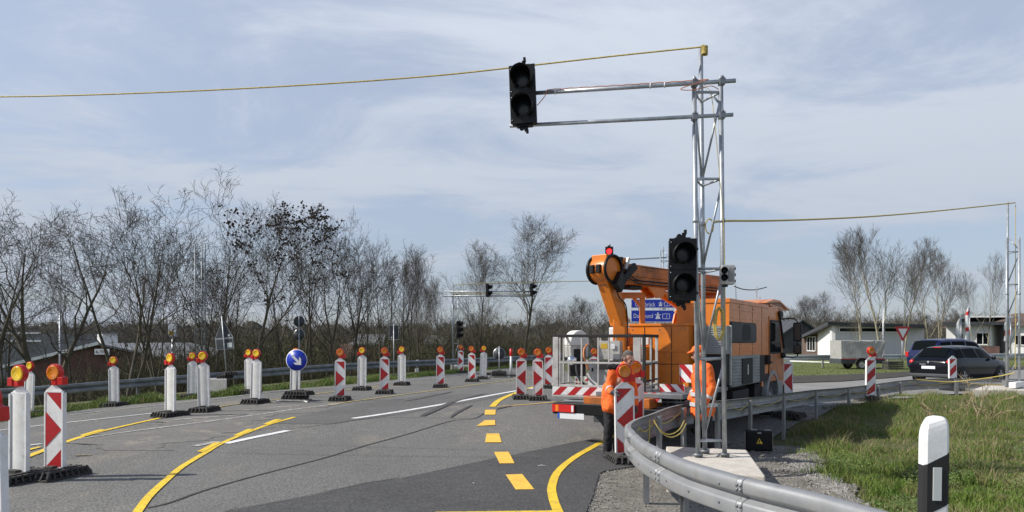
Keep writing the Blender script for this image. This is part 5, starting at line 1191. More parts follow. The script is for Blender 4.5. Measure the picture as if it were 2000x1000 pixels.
def person(label, loc, rz, J, hd, jacket_m, gloves=True, cap=None, hairm=None, coat=.62):
    """J: joints in body space (x right, y back, z up)"""
    t = thing('person', label, 'person', loc, rz)
    skin, eyes, q = head(t, hd['c'], hd['yaw'], hd.get('pitch', 0))
    neck = V(J['neck']); body = skin+[(neck-V((0, 0, .05)), V(hd['c'])+V((0, .01, -.03)), .062, .055)]
    body += [(J['pelvis'], J['chest'], .125, .135), (J['chest'], neck, .11, .07)]
    for s in 'lr':
        body += [(J['sh'+s], J['el'+s], .045, .036), (J['el'+s], J['wr'+s], .034, .026), (J['hip'+s], J['kn'+s], .075, .05), (J['kn'+s], J['an'+s], .048, .036), (J['chest'], J['sh'+s], .08, .05)]
        body += hand_parts(J['wr'+s], V(J['hd'+s])-V(J['wr'+s]), J['pn'+s], J.get('curl'+s, .5), thumb=1 if s == 'l' else -1) if not gloves else []
    bo = organic('body', body, M['skin'], t, .0085, 2)
    eyes.build('eye', M['black'], t)
    k = J.get('bulk', 1.0); jk = [(V(J['pelvis'])+V((0, 0, -.10)), V(J['pelvis'])+V((0, 0, .12)), .165*k, .16*k), (V(J['pelvis'])+V((0, 0, .1)), J['chest'], .16*k, .175*k), (J['chest'], V(J['neck'])-V((0, 0, .07)), .155*k, .11), (V(J['neck'])-V((0, 0, .04)), V(J['neck'])+V((0, 0, .015)), .085, .082)]
    jk += [(J['hem']+V((-.05, 0, 0)), V(J['pelvis'])+V((-.04, 0, .1)), .165, .155), (J['hem']+V((.05, 0, 0)), V(J['pelvis'])+V((.04, 0, .1)), .165, .155)] if 'hem' in J else []
    for s in 'lr':
        sh, el, wr = V(J['sh'+s]), V(J['el'+s]), V(J['wr'+s]); jk += [(V(J['chest'])+V((0, 0, .08)), sh, .12*k, .076*min(1, k*1.1)), (sh, el, .078, .060), (el, el.lerp(wr, .90), .064, .052)]
    jo = organic('jacket', jk, jacket_m, t, .014, 4, disp=.022)
    for s in 'lr':
        el, wr = V(J['el'+s]), V(J['wr'+s]); d = (wr-el).normalized(); c = el.lerp(wr, .55)
        MB().lathe([(.064, -.022), (.0655, 0), (.064, .022)], c, d, 18).build('reflective_band', M['reflect'], jo)
    tr = []
    for s in 'lr': tr += [(V(J['hip'+s])+V((0, 0, .02)), J['kn'+s], .105, .078), (J['kn'+s], V(J['an'+s])+V((0, 0, .01)), .078, .068)]
    tr += [(V(J['hipl'])+V((0, 0, .05)), V(J['hipr'])+V((0, 0, .05)), .12, .12)]
    organic('trousers', tr, M['navy'], t, .013, 3, disp=.018)
    for s in 'lr':
        an = V(J['an'+s]); fd = V(J['ft'+s]); organic('shoe', [(an+V((0, 0, -.035)), an+V((0, 0, .02)), .058, .055), (an+V((0, 0, -.045)), an+fd*.15+V((0, 0, -.05)), .050, .042)], M['shoe'], t, .01, 2)
        if gloves: organic('glove', [(V(J['el'+s]).lerp(V(J['wr'+s]), .88), V(J['wr'+s]), .040, .034)]+hand_parts(J['wr'+s], V(J['hd'+s])-V(J['wr'+s]), J['pn'+s], J.get('curl'+s, .5), 1.12, thumb=1 if s == 'l' else -1), M['glove'], t, .0055, 2)
    if hairm:
        organic('hair', [('e', q(0, .026, .056), (.083, .092, .082)), (q(-.062, .05, -.005), q(.062, .05, -.005), .03, .03), ('e', q(-.074, .0, .02), (.012, .03, .04)), ('e', q(.074, .0, .02), (.012, .03, .04))], hairm, t, .007, 1, disp=.014)
    if cap:
        organic('cap', [('e', q(0, .014, .070), (.088, .103, .072)), (q(-.045, -.085, .062), q(.045, -.085, .062), .018, .018), (q(-.03, -.135, .052), q(.03, -.135, .052), .012, .012), (q(0, -.085, .064), q(0, -.150, .050), .022, .012), (q(-.04, -.08, .06), q(-.03, -.14, .051), .014, .010), (q(.04, -.08, .06), q(.03, -.14, .051), .014, .010)], cap, t, .007, 2)
        organic('hair', [(q(-.05, .055, .0), q(.05, .055, .0), .042, .042), (q(-.06, .03, .02), q(.06, .03, .02), .03, .03)], M['hair'], t, .009, 1)
    return t, jo
# worker at the beacon: stooped, seen from the front right, right hand on the edge of the beacon
px1, Y1 = 1204, 11.3
g1 = atY(px1, Y1); z1 = gzf(*g1)
J = dict(bulk=.78, pelvis=V((-.02, .03, .93)), chest=V((.06, -.06, 1.20)), neck=V((.12, -.12, 1.385)), hem=V((-.02, .01, .80)),
         shl=V((-.07, -.10, 1.30)), ell=V((-.145, -.15, 1.08)), wrl=V((-.125, -.37, 1.02)), hdl=V((-.055, -.42, 1.00)), pnl=V((1, 0, -.1)), curll=.75,
         shr=V((.20, -.02, 1.26)), elr=V((.27, .03, 1.03)), wrr=V((.285, -.03, .80)), hdr=V((.285, -.05, .71)), pnr=V((-1, -.2, 0)), curlr=.4,
         hipl=V((-.10, .03, .88)), knl=V((-.12, -.03, .48)), anl=V((-.14, .0, .09)), ftl=V((-.25, -.95, 0)).normalized(),
         hipr=V((.09, .03, .88)), knr=V((.04, .02, .48)), anr=V((.02, .10, .09)), ftr=V((.1, -1, 0)).normalized())
p_, jk_ = person('bare-headed worker in orange high-visibility jacket bending over a red and white beacon', (g1[0], g1[1], z1), 0, J, dict(c=V((.155, -.185, 1.50)), yaw=R(38), pitch=R(20)), M['hivis'], True, None, M['hair'])
lathe_band(jk_, 'reflective_band', (.0, -.01, 1.0), (0, -.01, 1.05), .150, M['reflect'], .98, .94); lathe_band(jk_, 'reflective_band', (-.02, .02, .82), (-.02, .02, .87), .156, M['reflect'], 1.08, .92)
organic('shoulder_patch', [(V((-.13, -.12, 1.385)), V((-.04, -.14, 1.375)), .040, .035), (V((-.12, -.03, 1.39)), V((-.05, -.05, 1.40)), .035, .035)], M['navy'], p_, .01, 2)
# worker behind the mast: standing in profile, facing left
g2_ = atY(1372, 11.05); z2 = gzf(*g2_)
J = dict(pelvis=V((0, .02, .93)), chest=V((0, .0, 1.25)), neck=V((0, -.02, 1.475)), hem=V((0, .0, .76)),
         shl=V((-.20, .0, 1.40)), ell=V((-.24, .03, 1.13)), wrl=V((-.20, -.12, .90)), hdl=V((-.20, -.17, .80)), pnl=V((1, -.1, 0)), curll=.5,
         shr=V((.20, .0, 1.40)), elr=V((.25, .05, 1.12)), wrr=V((.22, -.06, .88)), hdr=V((.22, -.10, .78)), pnr=V((-1, -.1, 0)), curlr=.5,
         hipl=V((-.10, .02, .88)), knl=V((-.11, -.01, .48)), anl=V((-.12, .03, .09)), ftl=V((-.1, -1, 0)).normalized(),
         hipr=V((.10, .02, .88)), knr=V((.11, .02, .48)), anr=V((.13, .08, .09)), ftr=V((.15, -1, 0)).normalized())
p_, jk_ = person('worker in orange high-visibility coat and orange cap, standing in profile behind the tall mast', (g2_[0], g2_[1], z2), R(-82), J, dict(c=V((0, -.065, 1.60)), yaw=R(-6), pitch=R(10)), M['hivis'], True, M['hivis'], None)
lathe_band(jk_, 'reflective_band', (0, .01, .98), (0, .01, 1.04), .195, M['reflect'], 1.12, .96); lathe_band(jk_, 'reflective_band', (0, .01, .83), (0, .01, .89), .20, M['reflect'], 1.16, .96)
# ------------------------------------------------------------------ cars, trailer
def car(label, m, loc, rz, st, wheels, W2, panes, rear, wr_=.32):
    """st: (x, z_bottom, z_belt, z_roof, half width, half roof width) from the tail to the nose"""
    t = thing('parked_car', label, 'car', loc, rz)
    X = [s[0] for s in st]
    def f(x, k): return float(np.interp(x, X, [s[k] for s in st]))
    xs_ = sorted(set(X+list(np.linspace(X[0], X[-1], 30)))); vs = []; fs = []
    for x in xs_:
        zb_, zl, zr_, w, wr = (f(x, k) for k in range(1, 6))
        cr = [(w*.86, zb_), (w*.97, zb_+.10), (w, zb_+(zl-zb_)*.45), (w*.99, zb_+(zl-zb_)*.75), (w*.955, zl), (wr+(w*.93-wr)*.5, zl+(zr_-zl)*.5), (wr*1.02, zr_-(zr_-zl)*.12), (wr*.80, zr_), (wr*.4, zr_+.018)]
        ring = [(0, zb_)]+cr+[(0, zr_+.022)]+[(-a, z) for a, z in cr[::-1]]
        vs += [(x, a, z) for a, z in ring]
    n = 20
    for i in range(len(xs_)-1):
        for k in range(n): fs.append((i*n+k, i*n+(k+1) % n, (i+1)*n+(k+1) % n, (i+1)*n+k))
    fs += [tuple(range(n))[::-1], tuple(range((len(xs_)-1)*n, len(xs_)*n))]
    b = MB(); b.add(vs, fs, True); bo = b.build('body', m, t)
    def sp(x, v, s, off=.006):   # point on the glasshouse side, v 0 at the belt, 1 at the roof edge
        zb_, zl, zr_, w, wr = (f(x, k) for k in range(1, 6)); P = [(w*.955, zl), (wr+(w*.93-wr)*.5, zl+(zr_-zl)*.5), (wr*1.02, zr_-(zr_-zl)*.12)]
        a = np.interp(v, [0, .5, .9], [p[0] for p in P]); z = np.interp(v, [0, .5, .9], [p[1] for p in P]); return (x, s*(float(a)+off), float(z)+off*.3)
    for xa_, xb, ta, tb in panes:
        for s in (-1, 1):
            vs = []; k_ = 8
            for i in range(k_+1):
                u_ = i/k_; lo_ = xa_+(xb-xa_)*u_; hi_ = ta+(tb-ta)*u_
                vs += [sp(lo_, .10, s), sp((lo_+hi_)/2, .48, s), sp(hi_, .84, s)]
            fs = []
            for i in range(k_):
                for j in range(2): q = 3*i+j; fs.append((q, q+3, q+4, q+1) if s < 0 else (q, q+1, q+4, q+3))
            MB().add(vs, fs, True).build('side_window', M['glass'], t)
    x0, x1 = rear; vs = []
    for i in range(6):
        x = x0+(x1-x0)*i/5; wr = f(x, 5); zr_ = f(x, 3)
        for a in (-.86, -.4, 0, .4, .86): vs.append((x-.012, a*wr, zr_+.022-.018*(abs(a) > .5)+.010))
    MB().add(vs, [(5*i+j, 5*i+j+1, 5*i+j+6, 5*i+j+5) for i in range(5) for j in range(4)], True).build('rear_window', M['glass'], t)
    b = MB(); xw = [s for s in st if s[0] > st[-1][0]*.55]
    xa_, xb = [v for v in rear_front[label[:6]]]; vs = []
    for i in range(6):
        x = xa_+(xb-xa_)*i/5; wr = f(x, 5); zr_ = f(x, 3)
        for a in (-.9, -.4, 0, .4, .9): vs.append((x+.01, a*wr, zr_+.030-.018*(abs(a) > .5)))
    b.add(vs, [(5*i+j, 5*i+j+5, 5*i+j+6, 5*i+j+1) for i in range(5) for j in range(4)], True); b.build('windscreen', M['glass'], t)
    for x in wheels:
        for s in (-1, 1):
            MB().lathe([(wr_*1.16, -.01), (wr_*1.16, .01), (0, .012)], (x, s*(W2-.010), wr_*1.02), (0, s, 0), 24).build('wheel_arch', M['blackm'], t)
            wheel(t, (x, s*(W2-.085), wr_), wr_, .20, spokes=5)
    for s in (-1, 1):
        b = MB(); xm = (xa_+xb)/2-.25; b.ball((xm, s*(W2+.05), f(xm, 2)+.06), .09, 12, 8, (.7, 1, .75)); b.build('door_mirror', m, t)
        b = MB(); b.ball((st[-1][0]-.22, s*W2*.72, f(st[-1][0]-.25, 2)-.10), .14, 10, 6, (1, .8, .5)); b.build('headlight', M['plate'], t)
    return t, f
rear_front = {'black ': (2.75, 3.38), 'dark b': (3.15, 3.85)}
st = [(0.0, .38, .80, .84, .62, .45), (.05, .30, .88, .92, .78, .58), (.16, .26, .96, 1.00, .85, .60), (.35, .25, .985, 1.22, .885, .585), (.62, .24, .985, 1.385, .90, .60), (1.0, .22, .98, 1.45, .905, .61), (1.8, .20, .965, 1.47, .905, .61), (2.4, .20, .95, 1.445, .905, .60), (2.75, .20, .94, 1.36, .90, .585), (3.38, .20, .93, 1.00, .89, .66), (3.9, .22, .84, .88, .86, .66), (4.25, .24, .70, .74, .78, .62), (4.42, .32, .55, .58, .60, .48)]
cy, f_ = car('black hatchback seen from behind at right, cut by the striped beacon', M['car_black'], (15.95, 28.3, gzf(16, 28)), R(31), st, (.80, 3.45), .905, [(.42, .95, .62, .98), (1.02, 1.90, 1.05, 1.92), (1.98, 3.15, 2.0, 2.80)], (.20, .60))
for s in (-1, 1):
    b = MB(); b.ball((.09, s*.70, .86), .13, 12, 8, (.55, .85, .62)); b.build('tail_light', M['tail_red'], cy)
b = MB(); b.bx(-.035, -.02, -.26, .26, .60, .71); b.build('number_plate', M['plate'], cy)
b = MB(); b.bx(-.05, .12, -.78, .78, .30, .42); b.build('rear_bumper', M['roof_dark'], cy, bevel=.03)
b = MB(); b.prism([(0, -.06), (.045, 0), (0, .06), (-.045, 0)], (-.03, 0, .86), (0, -1, 0), (0, 0, 1), .012); b.bx(-.035, -.025, .10, .34, .765, .785); b.build('emblem', M['galv'], cy)
b = MB(); b.bx(.58, .64, -.16, .16, 1.405, 1.43); b.build('brake_light', M['tail_red'], cy)
st = [(0.0, .40, .92, .96, .66, .50), (.05, .32, 1.00, 1.04, .82, .66), (.12, .28, 1.06, 1.16, .88, .70), (.28, .27, 1.07, 1.55, .90, .69), (.5, .25, 1.07, 1.69, .905, .69), (1.2, .24, 1.06, 1.75, .91, .70), (2.3, .22, 1.04, 1.76, .91, .70), (3.0, .22, 1.02, 1.69, .905, .68), (3.3, .22, 1.01, 1.56, .90, .66), (3.95, .22, 1.0, 1.10, .88, .68), (4.35, .24, .86, .92, .83, .66), (4.60, .30, .60, .65, .68, .52)]
cv, f_ = car('dark blue van with tinted windows behind the black hatchback', M['car_blue'], (20.35, 36.8, gzf(20, 37)), R(24), st, (.85, 3.75), .91, [(.35, 1.15, .45, 1.15), (1.25, 2.20, 1.25, 2.20), (2.30, 3.65, 2.30, 3.20)], (.13, .42), .33)
for s in (-1, 1):
    b = MB(); b.box((.08, s*.80, .98), (.13, .16, .26)); b.build('tail_light', M['tail_red'], cv, bevel=.03)
b = MB(); b.bx(-.035, -.02, -.26, .26, .55, .66); b.build('number_plate', M['plate'], cv)
# covered trailer
X0 = atY(1631, 43.5)[0]; X1 = atY(1716, 43.5)[0]; g = gzf(X0+1, 43.5); Lt = X1-X0
t = thing('trailer', 'small trailer with a slack grey tarpaulin cover parked on the grass', 'trailer', ((X0+X1)/2, 43.5, g), R(2)); h = Lt/2
b = MB(); vs = []; n = 16; 
def tp(u_, v_):  # cover outline: u along, v 0 bottom .. 1 top
    return 0
nx_, nz_ = 18, 6; vs = []; fs = []
ring = [(-.70, .60), (-.71, .65), (-.70, .9), (-.70, 1.35), (-.70, 1.66), (-.67, 1.70), (0, 1.67), (.67, 1.70), (.70, 1.66), (.70, 1.35), (.70, .9), (.71, .65), (.70, .60)]
for i in range(nx_+1):
    u_ = i/nx_; x = -h+Lt*u_
    for y, z in ring:
        sag = .016*math.sin(u_*19+z*3)*(1 if abs(y) > .5 else .5)-.03*(z > 1.5)*math.sin(math.pi*u_)+.02*math.sin(u_*40+z*9)*(u_ > .75); px_ = x+(.05*(u_-.5)*(1.65-z)*-1)
        vs.append((px_, y+sag*(1 if y < 0 else -1)*.8, z+(sag if z > 1.5 else 0)))
m_ = len(ring)
for i in range(nx_):
    for k in range(m_-1): fs.append((i*m_+k, (i+1)*m_+k, (i+1)*m_+k+1, i*m_+k+1))
fs += [tuple(range(m_)), tuple(range(nx_*m_, (nx_+1)*m_))[::-1]]
b.add(vs, fs, False); b.build('cover', M['tarp'], t)
b = MB(); b.bx(-h-.02, h+.02, -.72, .72, .34, .62); 
for z in (.36, .46): b.bx(-h-.03, h+.03, -.735, .735, z, z+.02)
b.bx(h, h+1.2, -.04, .04, .34, .42); b.build('body', M['roof_dark'], t, bevel=.01)
b = MB(); b.bx(-h-.02, h+.02, -.74, -.725, .58, .62); b.build('edge_strip', M['red'], t)
for s in (-1, 1): wheel(t, (-.15, s*.80, .29), .29, .18)
b = MB()
for s in (-1, 1):
    for k in range(9):
        a = math.pi*k/9; a2 = math.pi*(k+1)/9; b.beam((-.15+.36*math.cos(a), s*.80, .31+.36*math.sin(a)), (-.15+.36*math.cos(a2), s*.80, .31+.36*math.sin(a2)), .22, .02)
b.build('mudguard', M['blackm'], t)

# ------------------------------------------------------------------ buildings
def pz(px, py, Y): return at(px, py, Y)
def wall_box(b, A, B, zt_a, zt_b, zb_, th):
    """vertical slab from plan point A to B with sloping top"""
    A = Vector(A); B = Vector(B); d = (B-A); d.z = 0; d.normalize(); nn = Vector((-d.y, d.x, 0))*th
    vs = [Vector((p.x, p.y, z)) for p, z in ((A, zb_), (B, zb_), (B, zt_b), (A, zt_a))]; b.add(vs+[v+nn for v in vs], [(0, 1, 2, 3), (7, 6, 5, 4), (0, 4, 5, 1), (1, 5, 6, 2), (2, 6, 7, 3), (3, 7, 4, 0)])
def slab_q(b, P, th):
    P = [Vector(p) for p in P]; b.add(P+[p-Vector((0, 0, th)) for p in P], [(0, 1, 2, 3), (7, 6, 5, 4)]+[(i, 4+i, 4+(i+1) % 4, (i+1) % 4) for i in range(4)])
def face_rect(name, A, B, px0, px1, y0, y1, Yref, m, par, out=.06, frame=None):
    """window on the wall A-B: from column px0 to px1, rows y0 to y1"""
    A = Vector((A[0], A[1], 0)); B = Vector((B[0], B[1], 0)); d = (B-A).normalized(); nn = Vector((d.y, -d.x, 0))
    def hit(px):
        k = (px-1000)/F; s = (k*A.y-A.x)/(d.x-k*d.y); return A+d*s
    p, q = hit(px0), hit(px1); z1 = CAMH-(y0-HOR)/F*p.y; z0 = CAMH-(y1-HOR)/F*p.y; b = MB()
    b.add([p+nn*out+Vector((0, 0, z0)), q+nn*out+Vector((0, 0, z0)), q+nn*out+Vector((0, 0, z1)), p+nn*out+Vector((0, 0, z1))]+[v+Vector((0, 0, 0)) for v in [p+nn*-.1+Vector((0, 0, z0)), q-nn*.1+Vector((0, 0, z0)), q-nn*.1+Vector((0, 0, z1)), p-nn*.1+Vector((0, 0, z1))]], [(0, 1, 2, 3), (0, 4, 5, 1), (1, 5, 6, 2), (2, 6, 7, 3), (3, 7, 4, 0)])
    o = b.build(name, M[m], par, world=True)
    if frame:
        f = MB(); w = (q-p).length
        for i in range(frame+1):
            c = p.lerp(q, i/frame); f.beam(c+nn*(out+.02)+Vector((0, 0, z0)), c+nn*(out+.02)+Vector((0, 0, z1)), .10, .06, up=d)
        for z in (z0, z1): f.beam(p+nn*(out+.022)+Vector((0, 0, z)), q+nn*(out+.022)+Vector((0, 0, z)), .06, .10)
        f.build('frame', M['render_w'], o, world=True)
    return o
A = pz(1597, 0, 79); B = pz(1625, 0, 72); Cc = pz(1805, 0, 75); D = pz(1760, 0, 88)
zA, zB, zC = CAMH+21/F*79, CAMH+31/F*72, CAMH+29/F*75
t = thing('office_building', 'low white building with a dark slanting roof behind the trailer', 'building', (B.x, B.y, 0))
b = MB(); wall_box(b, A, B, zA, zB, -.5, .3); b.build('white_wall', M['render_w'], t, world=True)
b = MB(); wall_box(b, B, Cc, zB, zC, -.5, .3); wall_box(b, Cc, D, zC, zC, -.5, .3); b.build('wall', M['render_grey_shade'], t, world=True)  # side turned from the sun: greyer render paints its shade
b = MB(); wall_box(b, pz(1566, 0, 84), A, zA-.6, zA, -.5, .2); b.build('recessed_wall', M['brown_roof'], t, world=True)
b = MB(); slab_q(b, [pz(1562, 656, 83), pz(1617, 628.5, 71.3), pz(1812, 634, 73.5), pz(1790, 640, 90)], .32); b.build('roof', M['roof_dark'], t, world=True)
face_rect('window', B, Cc, 1638, 1676, 640, 648.5, 72, 'glass', t, frame=1); face_rect('window', B, Cc, 1681, 1722, 640, 648.5, 72, 'glass', t, frame=1); face_rect('window', B, Cc, 1726, 1768, 640, 648.5, 72, 'glass', t, frame=1)
face_rect('window', pz(1566, 0, 84), A, 1578, 1594, 658, 685, 80, 'glass', t, frame=3)
t = thing('house', 'dark gabled house half hidden by trees behind the truck mirror', 'house', tuple(pz(1565, 0, 98).xy)+(0,))
b = MB(); w0 = pz(1525, 0, 98); w1 = pz(1606, 0, 98); wall_box(b, w0, w1, 2.4, 2.4, -.5, 8); b.prism([(0, 2.4), ((w1-w0).length, 2.4), ((w1-w0).length/2, 4.4)], Vector((w0.x, w0.y, 0)), (1, 0, 0), (0, 0, 1), -8); b.build('wall', M['roof_dark'], t, world=True)
b = MB(); slab_q(b, [w0+Vector((-.6, -.5, 2.2-CAMH*0-w0.z)), Vector(((w0.x+w1.x)/2, w0.y-.5, 4.5)), Vector(((w0.x+w1.x)/2, w0.y+8.5, 4.5)), Vector((w0.x-.6, w0.y+8.5, 2.2))], .2)
slab_q(b, [Vector(((w0.x+w1.x)/2, w0.y-.5, 4.5)), Vector((w1.x+.6, w0.y-.5, 2.2)), Vector((w1.x+.6, w0.y+8.5, 2.2)), Vector(((w0.x+w1.x)/2, w0.y+8.5, 4.5))], .2); b.build('roof', M['roof_dark'], t, world=True)
A = pz(1848, 0, 78); B = pz(1935, 0, 76); Cc = pz(1962, 0, 82)
t = thing('office_building', 'white flat-roofed building behind the flags at right', 'building', (A.x, A.y, 0)); zt_ = CAMH+32/F*78
b = MB(); wall_box(b, A, B, zt_, zt_, -.5, 9); wall_box(b, B, Cc, zt_, zt_, -.5, .3); b.build('wall', M['render_w'], t, world=True)
b = MB(); slab_q(b, [pz(1842, 629, 77), pz(1962, 628, 75), pz(1975, 628, 86), pz(1850, 629, 88)], .35); b.build('roof', M['roof_dark'], t, world=True)
b = MB(); slab_q(b, [pz(1888, 616.5, 80), pz(1966, 616.5, 79), pz(1966, 616.5, 86), pz(1888, 616.5, 86)], .18); b.build('canopy', M['render_w'], t, world=True)
b = MB(); wall_box(b, pz(1892, 0, 81), pz(1962, 0, 80), CAMH+46/F*80, CAMH+46/F*80, zt_, 3); b.build('clerestory', M['glass'], t, world=True)
face_rect('window', A, B, 1866, 1881, 651, 684, 78, 'glass', t, frame=1); face_rect('window', A, B, 1907, 1932, 650, 673, 78, 'glass', t, frame=2)
t = thing('house', 'white house with a brown hipped roof at the right edge', 'house', tuple(pz(2010, 0, 74).xy)+(0,)); A = pz(1964, 0, 76); B = pz(2110, 0, 72); zt_ = CAMH+30/F*74
b = MB(); wall_box(b, A, B, zt_, zt_, -.5, 10); b.build('wall', M['render_w'], t, world=True)
b = MB(); r1 = pz(1985, 612, 80); r2 = pz(2090, 612, 78); e0 = Vector((A.x-.4, A.y-.6, zt_)); e1 = Vector((B.x+.4, B.y-.6, zt_)); e2 = Vector((B.x+.5, B.y+11, zt_)); e3 = Vector((A.x-.4, A.y+11, zt_))
b.add([e0, e1, e2, e3, r1, r2], [(0, 1, 5, 4), (1, 2, 5), (2, 3, 4, 5), (3, 0, 4), (0, 3, 2, 1)]); b.build('roof', M['brown_roof'], t, world=True)
face_rect('window', A, B, 1983, 2004, 655, 674, 75, 'glass', t, frame=2)
# low brick wall in front of the white building
b = MB(); wall_box(b, pz(1862, 0, 62), pz(1952, 0, 60), CAMH-10/F*61, CAMH-10/F*61, -.3, .3); tag(b.build('garden_wall', M['brick_red']), 'low brick wall in front of the flat-roofed white building', 'wall')
# flags
def flag(px, ytop, ybot, label, cols, w=.8, Y=60):
    q = atY(px, Y); t = thing('flag', label, 'flag', (q[0], q[1], 0)); zt_ = CAMH+(HOR-ytop)/F*Y; zb_ = CAMH+(HOR-ybot)/F*Y
    MB().tube([(0, 0, 0), (0, 0, zt_+.1)], .045, 8).build('pole', M['galv'], t); b = MB(); n = 9; vs = []; k_ = 6
    for i in range(n+1):
        z = zt_-(zt_-zb_)*i/n; ww = w*(.35+.65*min(1, i/4))*(1-.25*(i/n))
        for j in range(k_+1): u_ = j/k_; vs.append((-ww*u_, .10*math.sin(u_*6+i*.9)*u_, z-.10*u_))
    for i in range(n):
        for j in range(k_): b.mi = cols[(i*len(cols))//n]; 
    fs = []
    b.v = vs and [Vector(v) for v in vs]
    for i in range(n):
        for j in range(k_): b.f.append([i*(k_+1)+j, i*(k_+1)+j+1, (i+1)*(k_+1)+j+1, (i+1)*(k_+1)+j]); b.m.append(cols[(i*len(cols))//n]); b.s.append(True)
    b.build('cloth', [M['flag_red'], M['plate'], M['render_grey_shade']], t)
flag(1893.5, 598, 670, 'tall narrow red and white flag before the flat-roofed building', (1, 0, 1, 1, 1, 0, 1, 1, 0), .42, 58)
flag(1877, 620, 668, 'pale grey flag left of the red and white flag', (2, 1, 2), .55, 66)
flag(1974, 618, 664, 'pale flag behind the right-hand lattice mast', (1, 2, 0, 1), .7, 64)
# industrial buildings beyond the left embankment
GZ = -4.4
t = thing('workshop_building', 'brick workshop with a low gable and a small name board behind the bare trees', 'building', tuple(pz(170, 0, 74).xy)+(GZ,))
Y0 = 74; A = pz(20, 716, Y0); Pk = pz(198, 672.5, Y0+1); B = pz(330, 700, Y0+2)
b = MB(); P = [Vector((A.x, A.y, GZ)), Vector((B.x, B.y, GZ)), B, Pk, A]; bk = Vector((-6, 34, 0)); b.add(P+[p+bk for p in P], [(0, 1, 2, 3, 4), (9, 8, 7, 6, 5), (0, 5, 6, 1), (1, 6, 7, 2), (4, 9, 5, 0)]); b.build('wall', M['brick_red'], t, world=True)
b = MB(); fr_ = Vector((0, -.5, 0)); u5 = Vector((0, 0, .12)); slab_q(b, [A+fr_+u5+Vector((-.8, 0, -.2)), Pk+fr_+u5, Pk+bk+u5, A+bk+u5+Vector((-.8, 0, -.2))], .2); slab_q(b, [Pk+fr_+u5, B+fr_+u5+Vector((.8, 0, -.2)), B+bk+u5+Vector((.8, 0, -.2)), Pk+bk+u5], .2); b.build('roof', M['roof_grey'], t, world=True)
b = MB(); b.beam(A+fr_*1.2+u5+Vector((-.8, 0, -.2)), Pk+fr_*1.2+u5, .12, .3); b.build('roof_edge', M['render_w'], t, world=True)
sc0 = pz(183.5, 692.5, Y0+.2); sx1 = pz(212.5, 692.5, Y0+.2); b = MB(); hh = 11/F*Y0; y_ = Y0+.3; wv_ = sx1.x-sc0.x
b.prism([(0, 0), (wv_, 0), (wv_, hh), (0, hh)], Vector((sc0.x, y_+.1, sc0.z)), (1, 0, 0), (0, 0, 1), .1); b.mi = 1; v_, f_ = text_mesh('B-TECH', hh*.82, wv_*.84); b.add([Vector((sc0.x+wv_*.08+p[0], y_-.02, sc0.z+hh*.22+p[1])) for p in v_], f_); b.build('name_board', [M['plate'], M['blackm']], t, world=True)
t = thing('warehouse', 'long grey warehouse with white roof edges at the far left', 'building', tuple(pz(40, 0, 112).xy)+(GZ,))
b = MB(); A = pz(-160, 0, 105); B = pz(190, 0, 116); wall_box(b, A, B, CAMH+14/F*110, CAMH+14/F*110, GZ, 20); b.build('wall', M['roof_grey'], t, world=True)
b = MB()
for y in (650.5, 666): q0, q1 = pz(-160, y, 104.4), pz(80, y, 112.2); b.beam(q0, q1, .5, .28)
b.build('roof_edge', M['render_w'], t, world=True)
t = thing('storage_shed', 'pale grey flat shed behind the gable of the brick workshop', 'building', tuple(pz(216, 0, 98).xy)+(GZ,)); b = MB(); wall_box(b, pz(200, 0, 98), pz(230, 0, 99), CAMH+14/F*98, CAMH+14/F*98, GZ, 8); b.build('wall', M['render_grey_shade'], t, world=True); b = MB(); wall_box(b, pz(199, 0, 97.6), pz(231, 0, 98.6), CAMH+17/F*98, CAMH+17/F*98, CAMH+14/F*98, 9); b.build('roof', M['roof_grey'], t, world=True)
t = thing('advertising_pillar', 'white banner stand seen through the branches left of the thin mast', 'banner', tuple(pz(337, 0, 60).xy)+(GZ,)); b = MB(); q = pz(337, 645, 60); b.box(q, (.62, .25, 1.0)); b.mi = 1; b.box(q+Vector((-.05, -.13, -.25)), (.4, .03, .35)); b.mi = 2; b.tube([Vector((q.x, q.y, GZ)), q-Vector((0, 0, .4))], .07, 8); b.build('banner', [M['plate'], M['warn_y'], M['galv']], t, world=True)
for (pa, pb, yt, Y, lb) in ((690, 745, 652, 105, 'pale roofed house glimpsed between trunks right of the double round sign'), (830, 870, 654, 120, 'distant low house between the trees left of the far gantry')):
    A = pz(pa, 0, Y); B = pz(pb, 0, Y+2); t = thing('house', lb, 'house', (A.x, A.y, GZ)); z_ = CAMH+(HOR-yt)/F*Y; b = MB(); wall_box(b, A, B, z_-1.4, z_-1.4, GZ, 7); b.build('wall', M['brick_red'], t, world=True); b = MB()
    slab_q(b, [Vector((A.x-.4, A.y-.5, z_-1.5)), Vector((B.x+.4, B.y-.5, z_-1.5)), Vector((B.x, B.y+3.5, z_)), Vector((A.x, A.y+3.5, z_))], .15); slab_q(b, [Vector((A.x, A.y+3.5, z_)), Vector((B.x, B.y+3.5, z_)), Vector((B.x+.4, B.y+7.5, z_-1.5)), Vector((A.x-.4, A.y+7.5, z_-1.5))], .15); b.build('roof', M['roof_grey'], t, world=True)
